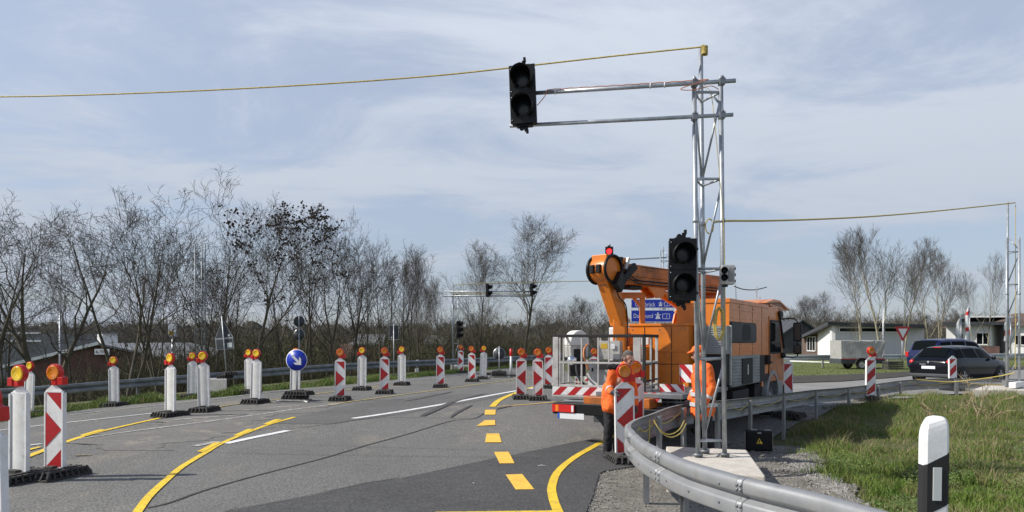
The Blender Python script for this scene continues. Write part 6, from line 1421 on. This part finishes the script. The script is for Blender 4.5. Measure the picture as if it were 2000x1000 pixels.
# ------------------------------------------------------------------ bare trees
class TB:
    """fast tube collector for branches"""
    def __init__(s): s.v = []; s.f = []
    def add(s, pts, rr, n):
        b = len(s.v); d = (pts[1]-pts[0]).normalized(); u, w = basis(d)
        for p, r in zip(pts, rr):
            for k in range(n): a = 2*math.pi*k/n; s.v.append(p+(u*math.cos(a)+w*math.sin(a))*r)
        for i in range(len(pts)-1):
            for k in range(n): s.f.append((b+i*n+k, b+i*n+(k+1) % n, b+(i+1)*n+(k+1) % n, b+(i+1)*n+k))
    def mesh(s, name, m):
        me = bpy.data.meshes.new(name); me.from_pydata([tuple(p) for p in s.v], [], s.f); me.materials.append(m)
        me.polygons.foreach_set('use_smooth', [True]*len(me.polygons)); return me
def grow_tree(seed, h, form='oak', trunk_m='bark', twig_m='twig', trunk_r=.16, fork=.32, up=.35, spread=.75, dens=1.0, lean=0., clusters=0, maxlev=4):
    rnd = random.Random(seed); big = TB(); fine = TB(); tips = []
    def rv(s): return Vector((rnd.gauss(0, s), rnd.gauss(0, s), rnd.gauss(0, s)))
    def branch(p, d, ln, r, lev):
        ns = (7, 6, 5, 4, 3)[min(lev, 4)]; pts = [p.copy()]; rr = [r]; dd = d.normalized(); trop = (0, up*.10, up*.16, up*.13, up*.10)[min(lev, 4)]
        for i in range(ns):
            dd = (dd+rv((.05, .15, .18, .19, .2)[min(lev, 4)])+Vector((0, 0, trop))).normalized(); p = p+dd*ln/ns; pts.append(p.copy()); rr.append(max(.0050, r*(1-(i+1)/ns*(.84 if lev == 0 else .80))))
        (big if lev <= 1 else fine).add(pts, rr, (7, 5, 4, 3, 3)[min(lev, 4)])
        if lev >= maxlev: tips.append(pts[-1]); return
        nch = max(2, int((9, 8, 6, 4)[lev]*dens*rnd.uniform(.8, 1.25))); t0 = (fork, .28, .22, .2)[lev]
        for k in range(nch):
            t = t0+(1-t0)*(k+rnd.random()*.9)/nch; x = t*ns; i = min(ns-1, int(x)); q = pts[i].lerp(pts[i+1], x-i); ax = (pts[i+1]-pts[i]).normalized(); u, w = basis(ax); a = rnd.random()*6.283+k*2.4
            ang = (rnd.uniform(.45, .85) if lev == 0 else rnd.uniform(.4, .8))*spread/.75; ang *= (1-.35*t if lev == 0 else 1)
            nd = ax*math.cos(ang)+(u*math.cos(a)+w*math.sin(a))*math.sin(ang); nd.z += .12 if lev < 2 else 0
            l2 = ln*(.62*(1.25-.75*t) if lev == 0 else rnd.uniform(.42, .66)*(1.15-.45*t)); branch(q, nd, l2, max(.0066, rr[i]*(rnd.uniform(.38, .56) if lev == 0 else rnd.uniform(.42, .62))), lev+1)
        if lev > 0: tips.append(pts[-1])
    if form == 'multi':
        for k in range(2): a = k*3.1+rnd.random(); branch(Vector((.15*math.cos(a), .15*math.sin(a), -.3)), Vector((.13*math.cos(a), .13*math.sin(a), 1)), h*.80*rnd.uniform(.85, 1), trunk_r*.8, 0)
    elif form == 'fork':
        p = Vector((0, 0, -.4)); q = Vector((lean*.6, 0, h*.24)); big.add([p, p.lerp(q, .5)+Vector((.05, 0, 0)), q], [trunk_r*1.25, trunk_r*1.08, trunk_r], 8)
        for k, (a, s) in enumerate(((.3, .42), (2.7, .5), (4.4, .3))): branch(q-Vector((0, 0, .1)), Vector((s*math.cos(a)+lean, s*math.sin(a), 1)), h*rnd.uniform(.62, .76), trunk_r*.68, 0)
    else: branch(Vector((0, 0, -.4)), Vector((lean*.6, 0, 1)), h*.88+.4, trunk_r, 0)
    if clusters:
        for _ in range(clusters):
            c = rnd.choice(tips)
            if c.z < h*.52: continue
            for _ in range(5):
                q = c+rv(.09); s = rnd.uniform(.03, .075); b = len(fine.v); fine.v += [q+Vector((s, 0, 0)), q+Vector((-s*.5, s, 0)), q+Vector((-s*.5, -s, 0)), q+Vector((0, 0, s*1.3)), q-Vector((0, 0, s))]
                fine.f += [(b, b+1, b+3), (b+1, b+2, b+3), (b+2, b, b+3), (b+1, b, b+4), (b+2, b+1, b+4), (b, b+2, b+4)]
    zm_ = max(p.z for p in fine.v); k = h/zm_
    for T_ in (big, fine):
        T_.v = [Vector((p.x*k, p.y*k, p.z*k)) for p in T_.v]
    return big.mesh('trunk', M[trunk_m]), fine.mesh('crown', M[twig_m] if not clusters else M[twig_m]), h
VAR = {}
def tree_var(key, **k): VAR[key] = grow_tree(**k)
tree_var('a', seed=3, h=10, form='fork', trunk_r=.19, spread=1.0, lean=-.08, dens=.82)
tree_var('b', seed=11, h=10, form='fork', trunk_r=.12, spread=.9, up=.42, dens=.74)
tree_var('c', seed=23, h=10, form='single', trunk_r=.11, spread=.8, fork=.3, up=.5, dens=.95, lean=.05)
tree_var('d', seed=31, h=10, form='single', trunk_r=.12, spread=.80, fork=.32, up=.5, dens=1.0, clusters=230, lean=.04)
tree_var('e', seed=43, h=10, form='multi', trunk_r=.12, spread=.75, fork=.33, up=.5, dens=.85)
tree_var('f', seed=57, h=10, form='multi', trunk_r=.12, spread=.82, fork=.33, up=.42, dens=.85)
tree_var('g', seed=61, h=10, form='single', trunk_r=.13, spread=.85, fork=.22, up=.45, dens=1.25, twig_m='twig_grey')
tree_var('p', seed=71, h=10, form='single', trunk_m='bark_pale', twig_m='twig_grey', trunk_r=.12, spread=.62, fork=.20, up=.8, dens=1.1)
tree_var('q', seed=83, h=10, form='single', trunk_m='bark_pale', twig_m='twig_grey', trunk_r=.10, spread=.55, fork=.22, up=.9, dens=1.0, lean=.05)
def tree(key, px, ytop, Y, zb_, label, w=1., rz=0, thick=1.0, group='bare trees along the embankment', cat='tree', name='bare_tree'):
    x, y = atY(px, Y); zt_ = CAMH+(HOR-ytop)/F*Y; H_ = zt_-zb_; s = H_/10
    t = thing(name, label, cat, (x, y, zb_), R(rz), group); t.scale = (s*w, s*w, s)
    for nm, me in (('trunk', VAR[key][0]), ('crown', VAR[key][1])): o = bpy.data.objects.new(nm, me); COL.objects.link(o); o.parent = t
    return t
def zg(px, Y): x, y = atY(px, Y); return gzf(x, y)
TL = [('a', 95, 372, 33, 1.15, 0, 'large forked bare tree with a thick leaning trunk at the far left'),
 ('b', -30, 390, 31, 1.1, 70, 'bare tree whose branches reach in from the left edge'),
 ('b', 248, 378, 36, 1.15, 200, 'forked bare tree standing behind the brick workshop name board'),
 ('c', 262, 430, 41, 1.0, 120, 'thin crooked bare tree just right of the tree by the name board'),
 ('c', 330, 362, 38, 1.0, 250, 'tall bare tree left of the thin lattice mast'),
 ('c', 408, 336, 37, 1.05, 10, 'tallest bare tree, right beside the thin lattice mast'),
 ('d', 492, 366, 36, 1.25, 0, 'bare tree hung with dark seed clusters above the double round sign'),
 ('f', 455, 450, 40, .9, 90, 'multi-stemmed bare tree behind the leaning triangular sign'),
 ('f', 575, 440, 42, .9, 40, 'bare tree directly behind the double round sign'),
 ('e', 622, 410, 43, .95, 0, 'tall many-stemmed bare tree right of the blue arrow sign'),
 ('f', 672, 430, 44, .9, 160, 'many-stemmed bare tree above the first red chevron beacon right of the blue sign'),
 ('e', 712, 450, 44, .85, 220, 'many-stemmed bare tree left of the square dark sign'),
 ('f', 748, 458, 46, .85, 300, 'bare tree rising straight behind the square dark sign'),
 ('e', 795, 466, 46, .95, 120, 'spreading bare tree right of the square dark sign'),
 ('g', 822, 480, 50, .6, 20, 'narrow bare tree at the right end of the dense row'),
 ('g', 855, 535, 52, .75, 80, 'small round-crowned bare tree left of the far gantry mast'),
 ('g', 932, 466, 56, .85, 140, 'medium bare tree directly behind the far gantry tubes'),
 ('g', 1022, 416, 58, 1.22, 180, 'large wide-crowned bare tree standing alone above the far beacons'),
 ('c', 150, 470, 46, .9, 300, 'slim bare tree between the thick forked tree and the workshop name board'),
 ('e', 375, 470, 50, .9, 10, 'background bare tree seen through the thin lattice mast'),
 ('f', 15, 480, 50, 1.0, 130, 'background bare tree low at the far left edge')]
for k, px, yt, Y, w, rz, lb in TL: tree(k, px, yt, Y, max(-4.3, zg(px, Y)), lb, w, rz)
TRR = [('p', 1683, 443, 66, .80, 0, 'pale-trunked bare tree left in the row behind the trailer'), ('p', 1720, 438, 62, 1.0, 90, 'largest pale-trunked bare tree directly behind the trailer'),
 ('p', 1766, 462, 68, .85, 200, 'pale-trunked bare tree behind the give-way triangle'), ('q', 1815, 482, 66, .95, 40, 'thin pale bare tree above the blue van'), ('p', 1835, 490, 72, .8, 130, 'slanting pale bare tree right of the blue van roof'),
 ('q', 1900, 520, 75, .8, 0, 'faint thin bare tree between the flags'), ('q', 1928, 485, 76, .75, 180, 'tall thin bare tree left of the right-hand lattice mast'), ('q', 1672, 600, 60, .8, 300, 'very small pale bare tree in front of the long window strip')]
for k, px, yt, Y, w, rz, lb in TRR: tree(k, px, yt, Y, 0, lb, w, rz, group='pale bare trees behind the right-hand road')
for k, px, yt, Y, w, rz, lb in (('g', 1618, 566, 105, 1.25, 0, 'round bushy bare tree above the slanting dark roof'), ('g', 1578, 574, 108, 1.1, 70, 'bushy bare tree beside the truck mirror'), ('f', 1548, 590, 112, 1.2, 0, 'distant hazy bare tree at the truck nose'), ('g', 1860, 600, 110, 1.1, 120, 'distant bare tree behind the blue van'), ('g', 1790, 605, 112, 1.2, 200, 'low distant bare tree behind the give-way triangle')):
    tree(k, px, yt, Y, 0, lb, w, rz, group='distant bare trees at right')
for k, px, yt, Y, w, rz, lb in (('f', 1090, 575, 66, 1.3, 0, 'low olive bare tree behind the left end of the lift basket'), ('e', 1130, 580, 70, 1.3, 90, 'low bare tree above the middle of the lift basket'), ('f', 1165, 570, 68, 1.2, 200, 'low bare tree beside the orange jib'), ('e', 1060, 590, 72, 1.3, 20, 'low bare tree right of the round sign'), ('g', 962, 590, 74, 1.2, 50, 'low brownish bare tree behind the far three-lens signal')):
    tree(k, px, yt, Y, max(-4.2, zg(px, Y)), lb, w, rz, group='low bare trees behind the lift')

# ------------------------------------------------------------------ undergrowth and far wood (nobody could count these)
def bush_np(seed, n, h, sp, leaf=0.):
    rg = np.random.RandomState(seed); V_ = []; F_ = []
    def seg(p, q, r0, r1):
        d = q-p; L_ = np.linalg.norm(d)+1e-9; d = d/L_; a = np.array([0, 0, 1.]) if abs(d[2]) < .9 else np.array([1., 0, 0]); u = np.cross(a, d); u /= np.linalg.norm(u); w = np.cross(d, u); b = len(V_)
        for c, r in ((p, r0), (q, r1)):
            for k in range(3): an = 2.094*k; V_.append(c+(u*math.cos(an)+w*math.sin(an))*r)
        for k in range(3): F_.append((b+k, b+(k+1) % 3, b+3+(k+1) % 3, b+3+k))
    for _ in range(n):
        p = np.array([rg.normal(0, .35*sp), rg.normal(0, .3*sp), -.2]); d = np.array([rg.normal(0, .35), rg.normal(0, .35), 1.]); L_ = h*rg.uniform(.55, 1.)
        q = p
        for s in range(4):
            d = d+rg.normal(0, .16, 3); d /= np.linalg.norm(d); q2 = q+d*L_/4; r = .016*(1-s*.22); seg(q, q2, r, r*.75)
            for _ in range(3 if s else 1):
                dd = d+rg.normal(0, .55, 3); dd[2] = abs(dd[2])*.8+.1; dd /= np.linalg.norm(dd); c = q+(q2-q)*rg.rand(); e = c+dd*L_*rg.uniform(.12, .30); seg(c, e, .008, .004)
                if s > 0:
                    for _ in range(2): d3 = dd+rg.normal(0, .5, 3); d3 /= np.linalg.norm(d3); c2 = c+(e-c)*rg.uniform(.3, .9); seg(c2, c2+d3*L_*.10, .005, .003)
                if leaf and rg.rand() < leaf:
                    for _ in range(3): l = e+rg.normal(0, .06, 3); b = len(V_); z = .03; V_.extend([l+rg.normal(0, z, 3) for _ in range(3)]); F_.append((b, b+1, b+2))
            q = q2
    return np.array(V_), F_
def scatter(name, variants, items, m, label=None, kind='stuff', cat=None):
    Vs = []; Fs = []; b = 0
    for (vi, x, y, z, s, sz, rz) in items:
        V_, F_ = variants[vi]; c, q = math.cos(rz), math.sin(rz); P = V_*np.array([s, s, sz]); X = P[:, 0]*c-P[:, 1]*q+x; Y_ = P[:, 0]*q+P[:, 1]*c+y
        Vs.append(np.c_[X, Y_, P[:, 2]+z]); Fs += [tuple(i+b for i in f) for f in F_]; b += len(V_)
    Vt = np.concatenate(Vs); me = bpy.data.meshes.new(name); me.from_pydata(Vt.tolist(), [], Fs); me.materials.append(M[m]); o = bpy.data.objects.new(name, me); COL.objects.link(o)
    tag(o, label, cat, None, kind); return o
rg = random.Random(5); bv = [bush_np(s, 30, 3.0, 1.2, .6) for s in (1, 2, 3)]
items = []
for k in range(400):
    px = rg.uniform(-160, 1230); Y = rg.uniform(35, 62)+(px-0)*.016; x, y = atY(px, Y); d = float(rail_dist(x, y))
    if d < 2.2: continue
    z = max(-4.3, gzf(x, y)); H_ = (CAMH-z)+(rg.uniform(-1.3, 2.8) if px > 430 else rg.uniform(-1.6, 1.4)) if px > 250 else (CAMH-z)*.55+rg.uniform(-.6, .9); s = H_/3.0; items.append((rg.randrange(3), x, y, z, rg.uniform(.9, 1.5), s, rg.random()*6.28))
scatter('undergrowth', bv, items, 'under', 'tangled leafless undergrowth along the foot of the bare trees', 'stuff', 'undergrowth')
items = []
for k in range(250):
    px = rg.uniform(-200, 2250); Y = rg.uniform(118, 185); x, y = atY(px, Y); top = 618+rg.uniform(-12, 14) if px < 1500 else 612+rg.uniform(-12, 16)
    z = GZ if px < 1250 else -.5; H_ = CAMH+(HOR-top)/F*Y-z; items.append((rg.randrange(3), x, y, z, rg.uniform(3.4, 5.4), H_/3.0, rg.random()*6.28))
fw = [bush_np(s, 40, 3.0, 1.0, 0.) for s in (7, 8, 9)]
fw = [(np.concatenate([V_]), F_) for V_, F_ in fw]
# thicken far twigs so that the wood keeps its mass at that distance
scatter('far_wood', fw, items, 'farwood', 'grey-brown far-off wood closing the horizon', 'stuff', 'wood')
# a dense low mass behind it: hedge bank with an uneven top
def bank(name, m, pts, th, seed, rough_):
    rg_ = random.Random(seed); vs = []; fs = []; n = 260; k_ = 7
    for i in range(n+1):
        px = -260+2560*i/n; 
        for j in range(k_):
            v_ = j/(k_-1); Y = pts(px)[0]+v_*th; top = pts(px)[1]; z0 = pts(px)[2]; h = (CAMH+(HOR-top)/F*pts(px)[0]-z0)*math.sin(math.pi*min(.999, v_*.92+.06))**.35*(1+rg_.uniform(-rough_, rough_)); x = (px-1000)/F*Y+rg_.uniform(-.5, .5); vs.append((x, Y+rg_.uniform(-1, 1), z0-1 if j in (0, k_-1) else z0+h))
    for i in range(n):
        for j in range(k_-1): q = i*k_+j; fs.append((q, q+k_, q+k_+1, q+1))
    me = bpy.data.meshes.new(name); me.from_pydata(vs, [], fs); me.materials.append(M[m]); o = bpy.data.objects.new(name, me); COL.objects.link(o); tag(o, 'dim band of distant woodland low on the horizon', 'wood', None, 'stuff')
M['wood_mass'] = ground_mat('wood_mass', ((.065, .058, .042), (.095, .088, .065)), 1.3, .5, .06, bump=1.)
bank('woodland', 'wood_mass', lambda px: (192, 640 if px < 1400 else 634, GZ if px < 1250 else -1), 14, 4, .22)

# ------------------------------------------------------------------ grass, herbs, stones
def blades(name, n, place, h0, h1, w, m, label, seed, bend=.5, wide=False):
    rs = np.random.RandomState(seed); P = place(rs, n); n = len(P); x, y, sc = P[:, 0], P[:, 1], P[:, 2]; z = gz(x, y)-.03
    h = rs.uniform(h0, h1, n)*sc; a = rs.uniform(0, 6.283, n); ww = w*rs.uniform(.6, 1.3, n); bd_ = rs.uniform(.1, 1, n)*bend*h; c, s = np.cos(a), np.sin(a); b2 = rs.uniform(0, 6.283, n); bx_, by_ = np.cos(b2)*bd_, np.sin(b2)*bd_
    v = np.stack([np.c_[x-c*ww, y-s*ww, z], np.c_[x+c*ww, y+s*ww, z], np.c_[x+bx_*.35-c*ww*.7, y+by_*.35-s*ww*.7, z+h*.6], np.c_[x+bx_*.35+c*ww*.7, y+by_*.35+s*ww*.7, z+h*.6], np.c_[x+bx_, y+by_, z+h]], 1).reshape(-1, 3)
    i = np.arange(n)*5; f = np.concatenate([np.stack([i, i+1, i+3, i+2], 1)]); g = np.stack([i+2, i+3, i+4], 1)
    me = bpy.data.meshes.new(name); me.from_pydata(v.tolist(), [], f.tolist()+g.tolist()); me.materials.append(M[m]); o = bpy.data.objects.new(name, me); COL.objects.link(o); tag(o, label, 'grass', None, 'stuff'); return o
gyb, gxb = gy, gx
rcx = np.array([p.x for p in RC[118:]]); rcy = np.array([p.y for p in RC[118:]])
def place_right(rs, n):
    # density falls with distance; region right of the gravel, inside the rail
    u = rs.rand(n); Y = 3.4+(21.5-3.4)*u**1.5; px = rs.uniform(1440, 2090, n); x = (px-1000)/F*Y; lim = np.interp(Y, gyb, gxb)
    lim = lim+.22*np.sin(Y*4.3)+.15*np.sin(Y*9.1+1); far = np.interp(x, rcx, rcy, left=9, right=22); 
    slabm = (Y > 20.0) & (Y < 23.2) & (x > (1905-1000)/F*Y)
    k = (x > lim+rs.normal(0, .12, n)) & (Y < far+.6) & ~slabm & (Y < 21.9); cl = .7+.9*(np.sin(x*2.3+1+np.sin(Y*.9))*np.sin(Y*1.9+np.sin(x*1.3))+np.sin(x*6.1+Y)*np.sin(Y*5.3+2)*.6); cl = np.clip(cl, .28, 1.9)
    return np.c_[x, Y, cl][k]
blades('grass', 150000, place_right, .06, .17, .0042, 'grass', 'green grass on the mound between the guard rail and the roadside post', 1, .9)
def place_herb(rs, n):
    P = place_right(rs, n); k = (np.sin(P[:, 0]*1.7+P[:, 1]*1.1)+np.sin(P[:, 0]*3.9-P[:, 1]*2.7) > .35) & (P[:, 1] < 13); return P[k]
def leaves(name, n, place, m, label, seed):
    rs = np.random.RandomState(seed); P = place(rs, n); n = len(P); x, y = P[:, 0], P[:, 1]; z = gz(x, y)+rs.uniform(.0, .13, n); s = rs.uniform(.012, .030, n); a = rs.uniform(0, 6.28, n); tl = rs.uniform(-.6, .6, n); c, q = np.cos(a), np.sin(a)
    v = np.stack([np.c_[x, y, z], np.c_[x+c*s-q*s*.5, y+q*s+c*s*.5, z+tl*s], np.c_[x+c*s*1.9, y+q*s*1.9, z+tl*s*1.3], np.c_[x+c*s+q*s*.5, y+q*s-c*s*.5, z+tl*s]], 1).reshape(-1, 3); i = np.arange(n)*4
    me = bpy.data.meshes.new(name); me.from_pydata(v.tolist(), [], np.stack([i, i+1, i+2, i+3], 1).tolist()); me.materials.append(M[m]); o = bpy.data.objects.new(name, me); COL.objects.link(o); tag(o, label, 'herbs', None, 'stuff')
leaves('herbs', 70000, place_herb, 'leafy', 'patches of small-leaved herbs at the gravel edge of the mound', 2)
def place_dry(rs, n):
    P = place_right(rs, n); k = (np.sin(P[:, 0]*.8+P[:, 1]*.5+2) > .1) | (P[:, 0] > 6); return P[k]
blades('dry_grass', 22000, place_dry, .10, .30, .0028, 'dry', 'withered straw-coloured stems among the green grass', 3, 1.3)
def place_left(rs, n):
    px = rs.uniform(-150, 1080, n); out = []
    yl = np.interp(px, [-200, 60, 135, 223, 450, 510, 690, 850, 1008, 1080], [850, 815, 803, 792, 773, 764, 749, 733, 717, 711])
    P = []
    gxy = np.array([[*G(p, np.interp(p, [-200, 60, 135, 223, 450, 510, 690, 850, 1008, 1080], [850, 815, 803, 792, 773, 764, 749, 733, 717, 711])).xy] for p in np.linspace(-150, 1080, 60)])
    X = np.interp(px, np.linspace(-150, 1080, 60), gxy[:, 0]); Y = np.interp(px, np.linspace(-150, 1080, 60), gxy[:, 1]); dd = rs.uniform(-.12, 1, n)**1.0*rs.uniform(.5, 4.2, n); k = (px-1000)/F
    Yn = Y+dd*.9; return np.c_[k*Yn, Yn, np.clip(.6+.7*np.sin(px*.05)*np.sin(px*.021+1)+.3, .45, 1.4)]
blades('verge_grass', 60000, place_left, .08, .24, .009, 'grass', 'strip of green grass between the left lane and the guard rail', 4, .7)
def place_isle(rs, n):
    Y = rs.uniform(29, 60, n); px = rs.uniform(1440, 2080, n); x = (px-1000)/F*Y; lo_ = np.interp(x, ux_, uy_); return np.c_[x, Y, np.ones(n)][(Y > lo_+.2) & (Y < 56)]
M['isle'] = ground_mat('isle_ground', ((.115, .15, .04), (.15, .155, .062)), 14, .3, .5, bump=.8)
isle = sheet('green_island', M['isle'], np.arange(7, 46, 1.0), np.interp(np.arange(7, 46, 1.0), ux_, uy_), np.full(39, 62.0), .012, 'x')
blades('island_grass', 90000, place_isle, .03, .10, .014, 'grass_far', 'short grass on the island behind the right-hand road', 5, .8)
def stones(name, n, place, s0, s1, m, label, seed):
    rs = np.random.RandomState(seed); P = place(rs, n); Vs = []; Fs = []; b = 0; o8 = np.array([[1, 0, 0], [0, 1, 0], [-1, 0, 0], [0, -1, 0], [0, 0, .7], [0, 0, -.5]])
    for x, y, _ in P:
        s = rs.uniform(s0, s1)*rs.uniform(.4, 1); a = rs.rand()*6.28; c, q = math.cos(a), math.sin(a); V_ = o8*(1+rs.uniform(-.3, .3, (6, 3)))*s; V_ = np.c_[V_[:, 0]*c-V_[:, 1]*q+x, V_[:, 0]*q+V_[:, 1]*c+y, V_[:, 2]+gzf(x, y)-.008]; Vs.append(V_)
        Fs += [(b+i, b+(i+1) % 4, b+4) for i in range(4)]+[(b+(i+1) % 4, b+i, b+5) for i in range(4)]; b += 6
    me = bpy.data.meshes.new(name); me.from_pydata(np.concatenate(Vs).tolist(), [], Fs); me.materials.append(M[m]); o = bpy.data.objects.new(name, me); COL.objects.link(o); tag(o, label, 'stones', None, 'stuff')
def place_grav(rs, n):
    Y = rs.uniform(4.2, 13.5, n); l = road_right(Y); r = np.interp(Y, gyb, gxb); u = rs.rand(n); x = l+(r-l)*np.where(rs.rand(n) < .5, u**2.2, 1-.35*u**1.5); on = (x > 1.75) & (x < 3.2) & (Y > 8.3) & (Y < 10.9); return np.c_[x, Y, Y*0][~on]
stones('loose_gravel', 9000, place_grav, .008, .024, 'stone', 'loose gravel scattered over the shoulder inside and beside the guard rail', 6)
def place_heap(rs, n):
    t_ = rs.rand(n); px = 1545+t_*130+rs.normal(0, 14, n); py = 885+t_*95+rs.normal(0, 9, n); Y = (CAMH+.1)*F/(py-HOR); return np.c_[(px-1000)/F*Y, Y, Y]
stones('stone_heap', 2600, place_heap, .015, .040, 'stone', 'drift of coarser stones along the edge of the grass', 7)
# bare saplings and reeds on the mound
for k, (px, Y, h, lb) in enumerate(((1915, 16.5, 1.15, 'leafless sapling in front of the black car'), (1870, 17.5, .8, 'small leafless sapling at the guard rail below the striped beacon without lamp'), (1830, 16.8, .7, 'low bare twigs left of the leafless sapling'))):
    V_, F_ = bush_np(20+k, 5, h, .35); x, y = atY(px, Y); me = bpy.data.meshes.new('bare_sapling'); me.from_pydata((V_*np.array([1, 1, 1])).tolist(), [], F_); me.materials.append(M['dry']); o = bpy.data.objects.new('bare_sapling', me); COL.objects.link(o); o.location = (x, y, gzf(x, y)-.05); tag(o, lb, 'sapling')
def place_road(rs, n):
    px = rs.uniform(60, 1180, n); py = 745+(1010-745)*rs.rand(n)**.6; Y = (CAMH+.05)*F/(py-HOR); return np.c_[(px-1000)/F*Y, Y, Y]
stones('road_grit', 900, place_road, .005, .017, 'stone', 'scattered grit on the worn asphalt', 9)
stones('dark_grit', 500, place_road, .006, .02, 'rubber', 'scattered dark crumbs on the worn asphalt', 10)
